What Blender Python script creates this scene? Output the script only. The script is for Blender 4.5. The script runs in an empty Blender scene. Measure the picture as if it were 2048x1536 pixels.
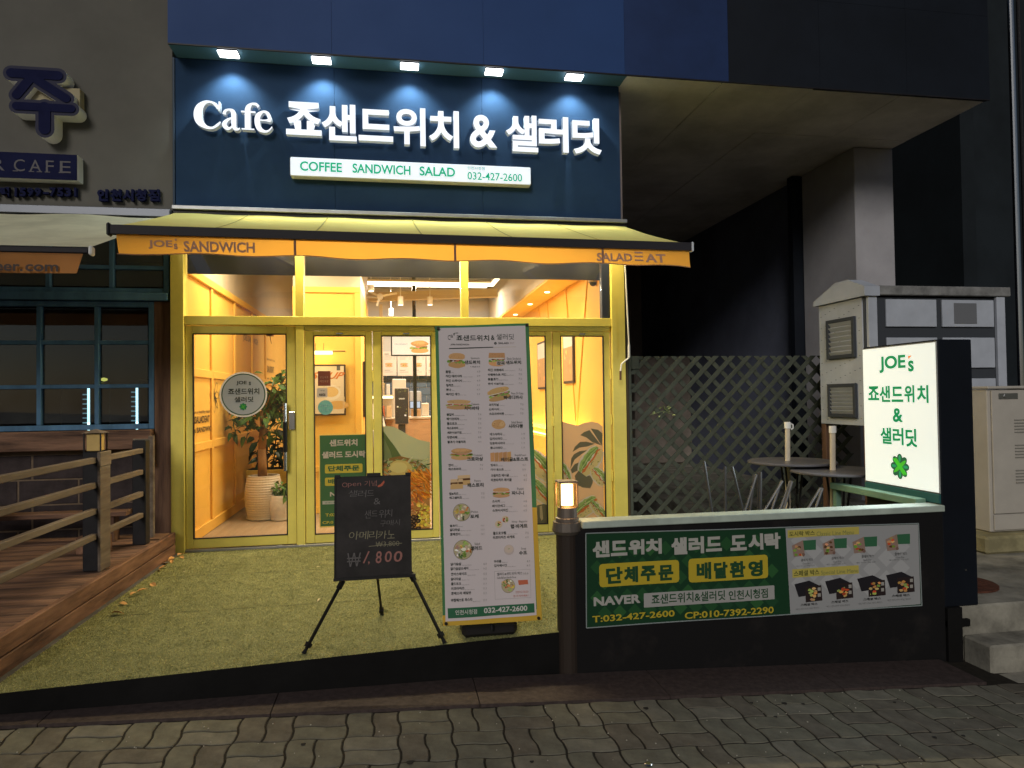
import bpy, math, random
import numpy as np
from mathutils import Vector, Matrix
random.seed(7)
SC = bpy.context.scene
COL = SC.collection
R = math.radians

# ---------------------------------------------------------------- camera
F_PX = 1361.0
def cam_axes(yaw, pitch, roll):
    cy, sy, cp, sp, cr, sr = math.cos(yaw), math.sin(yaw), math.cos(pitch), math.sin(pitch), math.cos(roll), math.sin(roll)
    fw = Vector((sy*cp, cy*cp, sp)); r = Vector((cy, -sy, 0)); u = r.cross(fw)
    return cr*r + sr*u, -sr*r + cr*u, fw
CR, CU, CF = cam_axes(R(9.69), R(1.157), R(-0.791))
CAM = Vector((0, -6.5, 1.33))
cd = bpy.data.cameras.new('camera'); cd.sensor_width = 36; cd.lens = F_PX/2048*36
cd.clip_start = 0.05; cd.clip_end = 400
co = bpy.data.objects.new('camera', cd); COL.objects.link(co)
M = Matrix((CR, CU, -CF)).transposed().to_4x4(); M.translation = CAM
co.matrix_world = M
SC.camera = co

# ---------------------------------------------------------------- night sky and street light
w = bpy.data.worlds.new('World'); SC.world = w; w.use_nodes = True
nt = w.node_tree; bg = nt.nodes['Background']
sky = nt.nodes.new('ShaderNodeTexSky'); sky.sky_type = 'NISHITA'; sky.sun_disc = False
sky.sun_elevation = R(38); sky.sun_rotation = R(200)
nt.links.new(sky.outputs[0], bg.inputs[0]); bg.inputs[1].default_value = 0.022
sd = bpy.data.lights.new('street_light_glow', 'SUN'); sd.energy = 1.45; sd.angle = R(20); sd.color = (1.0, .95, .86)
so = bpy.data.objects.new('street_light_glow', sd); COL.objects.link(so)
so.rotation_euler = (R(65), 0, R(-20))
SC.view_settings.view_transform = 'Standard'; SC.view_settings.look = 'None'
SC.view_settings.exposure = 0; SC.view_settings.gamma = 1; SC.view_settings.use_curve_mapping = False
SC.cycles.use_denoising = True
SC.cycles.max_bounces = 8; SC.cycles.diffuse_bounces = 4; SC.cycles.glossy_bounces = 3
SC.cycles.transparent_max_bounces = 16; SC.cycles.sample_clamp_indirect = 4
SC.cycles.caustics_reflective = False; SC.cycles.caustics_refractive = False

# ---------------------------------------------------------------- projection of a measured picture point on a real plane
def ray(x, y): return CF + CR*((x-1024)/F_PX) - CU*((y-768)/F_PX)
def PY(x, y, Y):
    d = ray(x, y); t = (Y-CAM.y)/d.y; return CAM + d*t
def PX(x, y, X):
    d = ray(x, y); t = (X-CAM.x)/d.x; return CAM + d*t
def PZ(x, y, Z):
    d = ray(x, y); t = (Z-CAM.z)/d.z; return CAM + d*t

# ---------------------------------------------------------------- materials
MATS = {}
def mat(name, col, rough=.6, metal=0.0, var=None, vscale=6, bump=0.0, bscale=60, col2=None, stretch=None, emis=None, estr=0, spec=.18, lo=.35, hi=.65, dist=.004, coat=0):
    if name in MATS: return MATS[name]
    m = bpy.data.materials.new(name); m.use_nodes = True; t = m.node_tree; b = t.nodes['Principled BSDF']
    b.inputs['Base Color'].default_value = (*col, 1); b.inputs['Roughness'].default_value = rough
    b.inputs['Metallic'].default_value = metal; b.inputs['Specular IOR Level'].default_value = spec
    if coat: b.inputs['Coat Weight'].default_value = coat
    tc = t.nodes.new('ShaderNodeTexCoord'); vec = tc.outputs['Object']
    if stretch:
        mp = t.nodes.new('ShaderNodeMapping'); mp.inputs['Scale'].default_value = stretch
        t.links.new(vec, mp.inputs[0]); vec = mp.outputs[0]
    if var or col2:
        n = t.nodes.new('ShaderNodeTexNoise'); n.inputs['Scale'].default_value = vscale; n.inputs['Detail'].default_value = 6; n.inputs['Roughness'].default_value = .65
        t.links.new(vec, n.inputs['Vector'])
        r = t.nodes.new('ShaderNodeValToRGB'); c2 = col2 or tuple(c*(1-var) for c in col)
        r.color_ramp.elements[0].position = lo; r.color_ramp.elements[1].position = hi
        r.color_ramp.elements[0].color = (*c2, 1); r.color_ramp.elements[1].color = (*col, 1)
        t.links.new(n.outputs['Fac'], r.inputs[0]); t.links.new(r.outputs[0], b.inputs['Base Color'])
        rr = t.nodes.new('ShaderNodeMapRange'); rr.inputs[3].default_value = min(1, rough*1.15); rr.inputs[4].default_value = rough*.85
        t.links.new(n.outputs['Fac'], rr.inputs[0]); t.links.new(rr.outputs[0], b.inputs['Roughness'])
    if bump:
        n2 = t.nodes.new('ShaderNodeTexNoise'); n2.inputs['Scale'].default_value = bscale; n2.inputs['Detail'].default_value = 4
        t.links.new(vec, n2.inputs['Vector'])
        bp = t.nodes.new('ShaderNodeBump'); bp.inputs['Strength'].default_value = bump; bp.inputs['Distance'].default_value = dist
        t.links.new(n2.outputs['Fac'], bp.inputs['Height']); t.links.new(bp.outputs[0], b.inputs['Normal'])
    if emis:
        b.inputs['Emission Color'].default_value = (*emis, 1); b.inputs['Emission Strength'].default_value = estr
    MATS[name] = m; return m
def glow(name, col, s):
    if name in MATS: return MATS[name]
    m = bpy.data.materials.new(name); m.use_nodes = True; t = m.node_tree; t.nodes.clear()
    e = t.nodes.new('ShaderNodeEmission'); e.inputs[0].default_value = (*col, 1); e.inputs[1].default_value = s
    o = t.nodes.new('ShaderNodeOutputMaterial'); t.links.new(e.outputs[0], o.inputs[0]); MATS[name] = m; return m
def glass(name, tint=(1, 1, 1), k=1.0, dirt=.0):
    m = bpy.data.materials.new(name); m.use_nodes = True; t = m.node_tree; t.nodes.clear()
    tr = t.nodes.new('ShaderNodeBsdfTransparent'); tr.inputs[0].default_value = (*tint, 1)
    g = t.nodes.new('ShaderNodeBsdfGlossy'); g.inputs['Roughness'].default_value = .02
    lw = t.nodes.new('ShaderNodeLayerWeight'); lw.inputs[0].default_value = .12
    ma = t.nodes.new('ShaderNodeMath'); ma.operation = 'MULTIPLY_ADD'; ma.inputs[1].default_value = .8*k; ma.inputs[2].default_value = .03*k
    t.links.new(lw.outputs['Facing'], ma.inputs[0])
    mx = t.nodes.new('ShaderNodeMixShader'); t.links.new(ma.outputs[0], mx.inputs[0]); t.links.new(tr.outputs[0], mx.inputs[1]); t.links.new(g.outputs[0], mx.inputs[2])
    last = mx
    if dirt:
        d = t.nodes.new('ShaderNodeBsdfDiffuse'); d.inputs[0].default_value = (.5, .5, .48, 1)
        tc = t.nodes.new('ShaderNodeTexCoord'); n = t.nodes.new('ShaderNodeTexNoise'); n.inputs['Scale'].default_value = 2.2; n.inputs['Detail'].default_value = 7
        t.links.new(tc.outputs['Object'], n.inputs['Vector'])
        mr = t.nodes.new('ShaderNodeMapRange'); mr.inputs[1].default_value = .4; mr.inputs[2].default_value = .8; mr.inputs[4].default_value = dirt
        t.links.new(n.outputs['Fac'], mr.inputs[0])
        m2 = t.nodes.new('ShaderNodeMixShader'); t.links.new(mr.outputs[0], m2.inputs[0]); t.links.new(mx.outputs[0], m2.inputs[1]); t.links.new(d.outputs[0], m2.inputs[2]); last = m2
    o = t.nodes.new('ShaderNodeOutputMaterial'); t.links.new(last.outputs[0], o.inputs[0]); MATS[name] = m; return m
def inkmat(name, rough=.45, emit=0, trans=0.0, coat=0):
    m = bpy.data.materials.new(name); m.use_nodes = True; t = m.node_tree; b = t.nodes['Principled BSDF']
    a = t.nodes.new('ShaderNodeAttribute'); a.attribute_name = 'ink'
    t.links.new(a.outputs['Color'], b.inputs['Base Color']); b.inputs['Roughness'].default_value = rough; b.inputs['Specular IOR Level'].default_value = .15
    if emit:
        t.links.new(a.outputs['Color'], b.inputs['Emission Color']); b.inputs['Emission Strength'].default_value = emit
    if trans:
        tl = t.nodes.new('ShaderNodeBsdfTranslucent'); t.links.new(a.outputs['Color'], tl.inputs[0])
        mx = t.nodes.new('ShaderNodeMixShader'); mx.inputs[0].default_value = trans
        o = t.nodes['Material Output']; t.links.new(b.outputs[0], mx.inputs[1]); t.links.new(tl.outputs[0], mx.inputs[2]); t.links.new(mx.outputs[0], o.inputs[0])
    MATS[name] = m; return m
def cloth(name, col, trans=.4, var=.12):
    m = mat(name, col, .85, var=var, vscale=3, bump=.3, bscale=400, dist=.001)
    t = m.node_tree; b = t.nodes['Principled BSDF']; o = t.nodes['Material Output']
    tl = t.nodes.new('ShaderNodeBsdfTranslucent'); tl.inputs[0].default_value = (*col, 1)
    mx = t.nodes.new('ShaderNodeMixShader'); mx.inputs[0].default_value = trans
    t.links.new(b.outputs[0], mx.inputs[1]); t.links.new(tl.outputs[0], mx.inputs[2]); t.links.new(mx.outputs[0], o.inputs[0])
    return m
INK = inkmat('printed_ink'); INKW = inkmat('window_film', .35, trans=.35); INKB = inkmat('backlit_print', .5, emit=.46)
INKC = inkmat('banner_print', .55, trans=.18)

# ---------------------------------------------------------------- text outlines
_tc = {}
def glyphs(body, bold=0.0, ext=False, res=3):
    k = (body, bold, ext, res)
    if k in _tc: return _tc[k]
    c = bpy.data.curves.new('t', 'FONT'); c.body = body; c.offset = bold; c.resolution_u = res; c.extrude = .1 if ext else 0
    o = bpy.data.objects.new('t', c)
    me = bpy.data.meshes.new_from_object(o)
    vs = np.array([v.co[:] for v in me.vertices]) if len(me.vertices) else np.zeros((1, 3))
    fs = [tuple(p.vertices) for p in me.polygons]; fr = [abs(p.normal.z) > .7 for p in me.polygons]
    bpy.data.objects.remove(o); bpy.data.curves.remove(c); bpy.data.meshes.remove(me)
    mn, mx = vs.min(0), vs.max(0); d = mx-mn; d[d == 0] = 1
    asp = d[0]/d[1]
    vs = (vs-mn)/d
    _tc[k] = (vs, fs, fr, asp); return _tc[k]

# ---------------------------------------------------------------- mesh builder
class B:
    def __init__(s): s.v = []; s.f = []; s.m = []; s.c = []; s.ink = False
    def poly(s, pts, mi=0, col=None):
        n = len(s.v); s.v += [tuple(p) for p in pts]; s.f.append(tuple(range(n, n+len(pts)))); s.m.append(mi)
        s.c.append(col or (1, 1, 1)); s.ink = s.ink or col is not None
    def add(s, vs, fs, mi=0, col=None):
        n = len(s.v); s.v += [tuple(p) for p in vs]
        for f in fs: s.f.append(tuple(n+i for i in f)); s.m.append(mi); s.c.append(col or (1, 1, 1))
        s.ink = s.ink or col is not None
    def box(s, x0, x1, y0, y1, z0, z1, c=0.0, mi=0, col=None):
        if x0 > x1: x0, x1 = x1, x0
        if y0 > y1: y0, y1 = y1, y0
        if z0 > z1: z0, z1 = z1, z0
        c = min(c, (x1-x0)*.45, (y1-y0)*.45, (z1-z0)*.45)
        if c <= 0:
            vs = [(x, y, z) for x in (x0, x1) for y in (y0, y1) for z in (z0, z1)]
            s.add(vs, [(0, 1, 3, 2), (4, 6, 7, 5), (0, 4, 5, 1), (2, 3, 7, 6), (0, 2, 6, 4), (1, 5, 7, 3)], mi, col); return s
        P = {}; vs = []
        lo = (x0, y0, z0); hi = (x1, y1, z1)
        for sx in (0, 1):
            for sy in (0, 1):
                for sz in (0, 1):
                    sg = (sx, sy, sz)
                    for a in range(3):
                        p = [(hi[k] if sg[k] else lo[k]) if k == a else ((hi[k]-c) if sg[k] else (lo[k]+c)) for k in range(3)]
                        P[(sg, a)] = len(vs); vs.append(tuple(p))
        fs = []
        for a in range(3):
            b_, c_ = (a+1) % 3, (a+2) % 3
            for q in (0, 1):
                l = []
                for (i, j) in ((0, 0), (1, 0), (1, 1), (0, 1)):
                    g = [0, 0, 0]; g[a] = q; g[b_] = i; g[c_] = j; l.append(P[(tuple(g), a)])
                fs.append(tuple(l if q else l[::-1]))
            for i in (0, 1):
                for j in (0, 1):
                    g0 = [0, 0, 0]; g0[b_] = i; g0[c_] = j; g1 = list(g0); g1[a] = 1
                    l = [P[(tuple(g0), b_)], P[(tuple(g1), b_)], P[(tuple(g1), c_)], P[(tuple(g0), c_)]]
                    fs.append(tuple(l[::-1] if (i ^ j) == 0 else l))
        for sx in (0, 1):
            for sy in (0, 1):
                for sz in (0, 1):
                    l = [P[((sx, sy, sz), a)] for a in range(3)]
                    fs.append(tuple(l if (sx+sy+sz) % 2 else l[::-1]))
        s.add(vs, fs, mi, col); return s
    def cyl(s, p0, p1, r0, r1=None, n=12, cap=True, mi=0, col=None):
        r1 = r0 if r1 is None else r1
        p0 = Vector(p0); p1 = Vector(p1); d = (p1-p0).normalized()
        a = d.cross(Vector((0, 0, 1)) if abs(d.z) < .9 else Vector((1, 0, 0))).normalized(); b = d.cross(a)
        vs = []
        for (p, r) in ((p0, r0), (p1, r1)):
            for i in range(n):
                t = 2*math.pi*i/n; vs.append(p + a*(r*math.cos(t)) + b*(r*math.sin(t)))
        fs = [(i, (i+1) % n, n+(i+1) % n, n+i) for i in range(n)]
        if cap: fs += [tuple(range(n))[::-1], tuple(range(n, 2*n))]
        s.add(vs, fs, mi, col); return s
    def bar(s, p0, p1, w, h, up=(0, 0, 1), mi=0, col=None):
        p0 = Vector(p0); p1 = Vector(p1); d = (p1-p0).normalized(); up = Vector(up)
        a = d.cross(up).normalized(); b = a.cross(d)
        vs = []
        for p in (p0, p1):
            for (i, j) in ((-1, -1), (1, -1), (1, 1), (-1, 1)): vs.append(p + a*(w/2*i) + b*(h/2*j))
        s.add(vs, [(0, 1, 2, 3)[::-1], (4, 5, 6, 7), (0, 1, 5, 4), (1, 2, 6, 5), (2, 3, 7, 6), (3, 0, 4, 7)], mi, col); return s
    def tube(s, path, r, n=8, mi=0, col=None):
        for a, b in zip(path[:-1], path[1:]): s.cyl(a, b, r, r, n, True, mi, col)
        return s
    def lathe(s, prof, o, n=24, mi=0, wob=None):
        vs = []
        for k, (r, z) in enumerate(prof):
            for i in range(n):
                t = 2*math.pi*i/n; rr = r + (wob(k, t) if wob else 0)
                vs.append((o[0]+rr*math.cos(t), o[1]+rr*math.sin(t), o[2]+z))
        fs = [(k*n+i, k*n+(i+1) % n, (k+1)*n+(i+1) % n, (k+1)*n+i) for k in range(len(prof)-1) for i in range(n)]
        fs += [tuple(range(n))[::-1], tuple(range((len(prof)-1)*n, len(prof)*n))]
        s.add(vs, fs, mi); return s
    def text(s, body, O, U, V, N=(0, -1, 0), bold=0, depth=0, mi=0, mside=None, col=None, res=3, lean=0):
        """O lower left corner, U full width vector (or unit direction * height when width is natural), V full height vector, N outward"""
        vs, fs, fr, asp = glyphs(body, bold, depth > 0, res)
        O = np.array(O[:], float); U = np.array(U[:], float); V = np.array(V[:], float); N = np.array(N[:], float)
        P = O + np.outer(vs[:, 0]+lean*vs[:, 1], U) + np.outer(vs[:, 1], V)
        if depth > 0: P = P + np.outer(vs[:, 2]*depth, N)
        n = len(s.v); s.v += [tuple(p) for p in P]
        for f, q in zip(fs, fr):
            s.f.append(tuple(n+i for i in f)); s.m.append(mi if q or mside is None else mside); s.c.append(col or (1, 1, 1))
        s.ink = s.ink or col is not None; return s
    def textn(s, body, O, Ud, Vd, h, N=(0, -1, 0), bold=0, col=None, wmax=None, align='l', res=2):
        asp = glyphs(body, bold, False, res)[3]; wd = h*asp
        if wmax and wd > wmax: wd = wmax
        O = Vector(O); Ud = Vector(Ud); Vd = Vector(Vd)
        if align == 'c': O = O - Ud*(wd/2)
        if align == 'r': O = O - Ud*wd
        s.text(body, O, Ud*wd, Vd*h, N, bold, col=col, res=res); return wd

ORIG = {}
def build(name, b, m, parent=None, kind=None, label=None, cat=None, group=None, origin=None, smooth=False):
    me = bpy.data.meshes.new(name)
    o0 = Vector(origin) if origin is not None else (ORIG.get(parent.name, Vector((0, 0, 0))) if parent else Vector((0, 0, 0)))
    vs = [(v[0]-o0.x, v[1]-o0.y, v[2]-o0.z) for v in b.v]
    me.from_pydata(vs, [], b.f)
    ms = m if isinstance(m, (list, tuple)) else [m]
    for q in ms: me.materials.append(q)
    if len(ms) > 1: me.polygons.foreach_set('material_index', b.m)
    if b.ink:
        at = me.color_attributes.new('ink', 'FLOAT_COLOR', 'CORNER')
        arr = np.concatenate([np.tile((*c, 1.0), (len(f), 1)) for c, f in zip(b.c, b.f)]).astype(np.float32)
        at.data.foreach_set('color', arr.ravel())
    if smooth: me.polygons.foreach_set('use_smooth', [True]*len(me.polygons))
    me.update()
    o = bpy.data.objects.new(name, me); COL.objects.link(o)
    if parent: o.parent = parent; ORIG[o.name] = ORIG.get(parent.name, Vector((0, 0, 0)))
    else:
        o.location = o0; ORIG[o.name] = o0
    if kind: o['kind'] = kind
    tag(o, label, cat, group); return o
def tag(o, label=None, cat=None, group=None):
    if label: o['label'] = label
    if cat: o['category'] = cat
    if group: o['group'] = group
    return o
def thing(name, label, cat, loc=(0, 0, 0), group=None, rz=0):
    o = bpy.data.objects.new(name, None); COL.objects.link(o); o.location = loc; o.rotation_euler = (0, 0, rz); o.empty_display_size = .1
    ORIG[o.name] = Vector(loc); return tag(o, label, cat, group)
def part(name, me, parent, loc=(0, 0, 0), rot=(0, 0, 0), scale=(1, 1, 1)):
    """another piece that shares mesh data; loc is in world axes"""
    o = bpy.data.objects.new(name, me); COL.objects.link(o); o.parent = parent
    p0 = ORIG.get(parent.name, Vector((0, 0, 0)))
    o.location = Vector(loc)-p0; o.rotation_euler = rot; o.scale = scale; ORIG[o.name] = p0; return o
def copy_tree(o, parent=None):
    c = o.copy(); COL.objects.link(c)
    if parent: c.parent = parent
    for ch in list(o.children): copy_tree(ch, c)
    return c
def meshof(name, b, m):
    me = bpy.data.meshes.new(name); me.from_pydata([tuple(v) for v in b.v], [], b.f)
    for q in (m if isinstance(m, (list, tuple)) else [m]): me.materials.append(q)
    return me
def lamp(name, kind, loc, energy, color, rot=None, size=.2, sizey=None, spot=None, blend=.5, target=None, soft=None, parent=None):
    l = bpy.data.lights.new(name, kind); l.energy = energy; l.color = color
    if kind == 'AREA':
        l.size = size
        if sizey: l.shape = 'RECTANGLE'; l.size_y = sizey
    elif kind == 'SPOT': l.spot_size = R(spot); l.spot_blend = blend; l.shadow_soft_size = soft or .03
    else: l.shadow_soft_size = soft or .05
    o = bpy.data.objects.new(name, l); COL.objects.link(o); o.location = loc
    if target is not None: o.rotation_euler = (Vector(target)-Vector(loc)).to_track_quat('-Z', 'Y').to_euler()
    elif rot: o.rotation_euler = rot
    if parent:
        o.parent = parent; o.location = Vector(loc)-ORIG.get(parent.name, Vector((0, 0, 0)))
    return o

def disc(cx, cz, rx, rz=None, n=20, a0=0, a1=360, rot=0):
    rz = rz or rx; pts = []
    full = abs(a1-a0) >= 360
    for i in range(n if full else n+1):
        t = R(a0+(a1-a0)*i/n); x, z = rx*math.cos(t), rz*math.sin(t)
        pts.append((cx+x*math.cos(rot)-z*math.sin(rot), cz+x*math.sin(rot)+z*math.cos(rot)))
    return pts
def rrect(x0, z0, x1, z1, r, n=4):
    pts = []
    for (cx, cz, a) in ((x1-r, z1-r, 0), (x0+r, z1-r, 90), (x0+r, z0+r, 180), (x1-r, z0+r, 270)):
        for i in range(n+1):
            t = R(a+90*i/n); pts.append((cx+r*math.cos(t), cz+r*math.sin(t)))
    return pts
class Sheet:
    """flat print: 2-D shapes put on a plane given by a corner, two unit directions and an outward normal; each layer a fraction of a millimetre above the last"""
    def __init__(s, O, U, V, N, step=.00003, base=.0015):
        s.b = B(); s.O = Vector(O); s.U = Vector(U); s.V = Vector(V); s.N = Vector(N); s.step = step; s.k = base
    def P(s, u, v): return s.O + s.U*u + s.V*v + s.N*s.k
    def shape(s, pts, col, up=True):
        s.b.poly([s.P(u, v) for u, v in pts], col=col)
        if up: s.k += s.step
    def rect(s, x0, y0, x1, y1, col): s.shape([(x0, y0), (x1, y0), (x1, y1), (x0, y1)], col)
    def rr(s, x0, y0, x1, y1, r, col): s.shape(rrect(x0, y0, x1, y1, r), col)
    def rrg(s, x0, y0, x1, y1, r, col, n=12, ny=3):
        xs = [x0, x0+r*.3, x0+r] + [x0+r+(x1-x0-2*r)*i/n for i in range(1, n)] + [x1-r, x1-r*.3, x1]
        def ins(x):
            d = min(x-x0, x1-x); return 0 if d >= r else r-math.sqrt(max(0, r*r-(r-d)**2))
        for a, b in zip(xs[:-1], xs[1:]):
            for j in range(ny):
                f = lambda x, v: y0+ins(x)+(y1-y0-2*ins(x))*v/ny
                s.b.poly([s.P(a, f(a, j)), s.P(b, f(b, j)), s.P(b, f(b, j+1)), s.P(a, f(a, j+1))], col=col)
        s.k += s.step
    def line(s, x0, y0, x1, y1, w, col):
        d = Vector((x1-x0, y1-y0)); L = d.length or 1; n = Vector((-d.y, d.x))/L*w/2
        s.shape([(x0+n.x, y0+n.y), (x1+n.x, y1+n.y), (x1-n.x, y1-n.y), (x0-n.x, y0-n.y)], col)
    def txt(s, body, x0, y0, x1, y1, col, bold=0.0, res=2, lean=0):
        k0 = s.k; s.k += .0015
        if bold > .024:
            e = (bold-.015)*abs(y1-y0)*.85; x0 += e; x1 -= e; y0 += e; y1 -= e
            for dx, dy in ((-e, -e), (e, -e), (e, e), (-e, e), (0, 0)):
                s.b.text(body, s.P(x0+dx, y0+dy), s.U*(x1-x0), s.V*(y1-y0), s.N, .015, col=col, res=res, lean=lean); s.k += .00003
        else: s.b.text(body, s.P(x0, y0), s.U*(x1-x0), s.V*(y1-y0), s.N, bold, col=col, res=res, lean=lean)
        s.k = k0
    def txth(s, body, x, y, h, col, bold=0.0, align='l', wmax=None, res=2):
        r = s.b.textn(body, s.P(x, y), s.U, s.V, h, s.N, bold, col, wmax, align, res); s.k += s.step; return r
    def clover(s, cx, cy, r, dark=(.01, .16, .06), light=(.05, .5, .04), mono=False):
        for k in range(8):
            a = k*math.pi/4; s.shape(disc(cx+.58*r*math.cos(a), cy+.58*r*math.sin(a), .42*r, .30*r, 14, rot=a), dark, up=False); s.k += s.step*.3
        if not mono:
            for a in (R(-55), R(38)):
                s.shape(disc(cx+.0*r, cy, .82*r, .17*r, 16, rot=a), light)
            for a in (0, math.pi/2, math.pi, 1.5*math.pi):
                s.shape(disc(cx+.62*r*math.cos(a), cy+.62*r*math.sin(a), .26*r, .12*r, 12, rot=a), (.02, .3, .12))
def jit(c, a=.15): 
    f = 1+random.uniform(-a, a); return tuple(max(0, min(1, x*f*(1+random.uniform(-a/2, a/2)))) for x in c)
def blob(sh, cx, cy, rx, ry, col, n=12, a=.15, rot=0):
    pts = []
    for i in range(n):
        t = 2*math.pi*i/n; q = 1+random.uniform(-a, a); x, y = rx*q*math.cos(t), ry*q*math.sin(t)
        pts.append((cx+x*math.cos(rot)-y*math.sin(rot), cy+x*math.sin(rot)+y*math.cos(rot)))
    sh.shape(pts, col)
BREAD = (.62, .36, .16); CRUST = (.38, .17, .06); LET = (.18, .32, .05); LET2 = (.35, .45, .12); TOM = (.55, .08, .03); HAM = (.6, .22, .2); WHT = (.7, .66, .55); DK = (.12, .05, .02)
def sandwich(sh, cx, cy, w, h, rot=0, seed=0, det=1.0, top='round'):
    k0 = sh.k; random.seed(seed); c, s_ = math.cos(rot), math.sin(rot)
    def T(x, y): return (cx+x*c-y*s_, cy+x*s_+y*c)
    def bl(x, y, rx, ry, col, n=10, a=.12): q = T(x, y); blob(sh, q[0], q[1], rx, ry, col, n, a, rot)
    bl(0, -h*.28, w*.47, h*.22, jit(BREAD), 14, .05)
    for i in range(int(9*det)): bl(random.uniform(-.42, .42)*w, -h*.08+random.uniform(-.05, .05)*h, w*.09, h*.09, jit(random.choice((LET, LET2, LET)), .3), 8, .4)
    for i in range(int(7*det)): bl(random.uniform(-.38, .38)*w, h*.0+random.uniform(-.04, .04)*h, w*.1, h*.06, jit(random.choice((TOM, HAM, HAM, DK)), .3), 8, .3)
    bl(0, h*.06, w*.45, h*.04, jit(WHT), 12, .1)
    if top == 'round': bl(0, h*.24, w*.46, h*.24, jit(BREAD), 16, .05); bl(-w*.03, h*.31, w*.38, h*.13, tuple(x*1.15 for x in BREAD), 14, .08)
    else:
        q = [T(-w*.45, h*.1), T(w*.45, h*.1), T(w*.42, h*.45), T(-w*.42, h*.45)]; sh.shape(q, jit(BREAD)); 
    for i in range(int(10*det)): bl(random.uniform(-.36, .36)*w, h*random.uniform(.12, .36), w*.018, h*.02, jit(CRUST, .3), 6, .3)
    sh.k = k0
def bowl(sh, cx, cy, r, seed=0, det=1.0):
    k0 = sh.k; random.seed(seed); sh.shape(disc(cx, cy, r*1.04, n=22), (.12, .1, .07)); sh.shape(disc(cx, cy, r, n=22), (.5, .42, .26))
    cols = (LET, (.6, .2, .06), (.75, .62, .45), LET2, (.7, .5, .1), (.45, .3, .2), (.75, .7, .6), (.1, .16, .06))
    for i in range(int(42*det)):
        a = random.uniform(0, 6.28); q = r*math.sqrt(random.random())*.86; k = int((a/6.28)*7.99)
        blob(sh, cx+q*math.cos(a), cy+q*math.sin(a), r*.17, r*.11, jit(cols[(k+seed) % 8], .35), 8, .35, random.uniform(0, 3))
    blob(sh, cx+r*.05, cy+r*.05, r*.3, r*.2, jit((.75, .3, .12) if seed % 2 else (.8, .76, .66)), 10, .2); sh.k = k0
# ---------------------------------------------------------------- material set
YEL = mat('yellow_painted_aluminium', (.74, .62, .14), .38, var=.18, vscale=2.5, bump=.08, bscale=90, dist=.002)
YELW = mat('yellow_wall_paint', (.81, .485, .095), .6, var=.06, vscale=1.5)
CREAM = mat('cream_wall_paint', (.52, .44, .32), .7, var=.08, vscale=1)
FLARE_NAVY = mat('green_fascia_flare_navy', (.017, .044, .100), .85, var=.25, vscale=1.2, bump=.05, bscale=30)  # dark green board with the lamp flare's blue mixed into its colour
FLARE_BLUE = mat('cladding_flare_blue', (.020, .055, .18), .6, var=.15, vscale=.7, bump=.05, bscale=12)  # lens flare blue put into the colour of dark cladding
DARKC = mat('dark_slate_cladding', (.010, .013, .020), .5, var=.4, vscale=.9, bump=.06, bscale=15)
FLARE_FADE = mat('cladding_flare_fade', (.018, .04, .13), .55, var=.35, vscale=.8, bump=.05, bscale=12)  # weaker flare blue, painted between the blue and the plain dark panels
SOFF = mat('soffit_grey_render', (.74, .70, .69), .85, var=.35, vscale=1.1, bump=.4, bscale=3, dist=.02)
PILL = mat('pillar_render', (.38, .37, .40), .85, var=.2, vscale=1.4, bump=.3, bscale=60)
TAN = mat('tan_stucco', (.118, .113, .102), .85, var=.22, vscale=.8, bump=.35, bscale=220, dist=.003)
BLACKF = mat('black_vinyl_face', (.005, .0045, .0045), .8, var=.4, vscale=5, bump=.3, bscale=40)
GREYM = mat('grey_anodised_rail', (.33, .33, .34), .4, .6, var=.2, vscale=8)
DKM = mat('dark_painted_metal', (.018, .017, .02), .45, var=.4, vscale=6, bump=.1, bscale=120)
BLUEF = mat('weathered_blue_frame', (.085, .19, .33), .6, var=.45, vscale=5, bump=.3, bscale=50, stretch=(1, 1, .3))
WOOD = mat('weathered_cedar', (.20, .110, .072), .75, col2=(.045, .026, .020), vscale=4.0, bump=.8, bscale=14, stretch=(.35, 3, 3), dist=.004)
WOODY = mat('weathered_fascia_wood', (.24, .125, .078), .75, col2=(.05, .025, .018), vscale=3.4, bump=.8, bscale=12, stretch=(3, .4, 2.5), dist=.004)
WOODZ = mat('weathered_upright_wood', (.17, .095, .06), .75, col2=(.06, .032, .022), vscale=3.0, bump=.5, bscale=12, stretch=(4, 4, .3), dist=.004)
WOODR = mat('grey_brown_rail_wood', (.17, .135, .105), .75, col2=(.09, .065, .05), vscale=4, bump=.4, bscale=20, stretch=(3, .3, 3))
BRICKM = mat('dark_brown_block', (.045, .033, .034), .8, var=.45, vscale=7, bump=.6, bscale=40)
MORT = mat('brown_mortar', (.16, .115, .08), .9, var=.3, vscale=10)
CONC = mat('worn_concrete', (.33, .31, .26), .9, var=.6, vscale=3.2, bump=.5, bscale=60)
CONC2 = mat('stained_yellow_concrete', (.34, .30, .17), .9, var=.45, vscale=4, bump=.6, bscale=40)
PAV = [mat('paver_grey_green', (.155, .146, .112), .88, var=.35, vscale=9, bump=.6, bscale=180), mat('paver_worn_grey', (.18, .168, .134), .86, var=.35, vscale=9, bump=.6, bscale=180), mat('paver_brown_grey', (.142, .126, .10), .9, var=.4, vscale=9, bump=.6, bscale=180)]
BED = mat('joint_sand', (.024, .020, .015), 1, var=.4, vscale=40, bump=.5, bscale=200)
KERB = mat('reddish_granite', (.062, .045, .042), .75, var=.4, vscale=30, bump=.3, bscale=150)
TURF = mat('artificial_turf_backing', (.32, .32, .14), .95, col2=(.15, .155, .065), vscale=55, bump=1, bscale=260, dist=.008)
BLADE = mat('artificial_turf_pile', (.64, .61, .32), .7, col2=(.29, .30, .14), vscale=9)
WHITEP = mat('white_plastic', (.72, .71, .69), .4)
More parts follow.
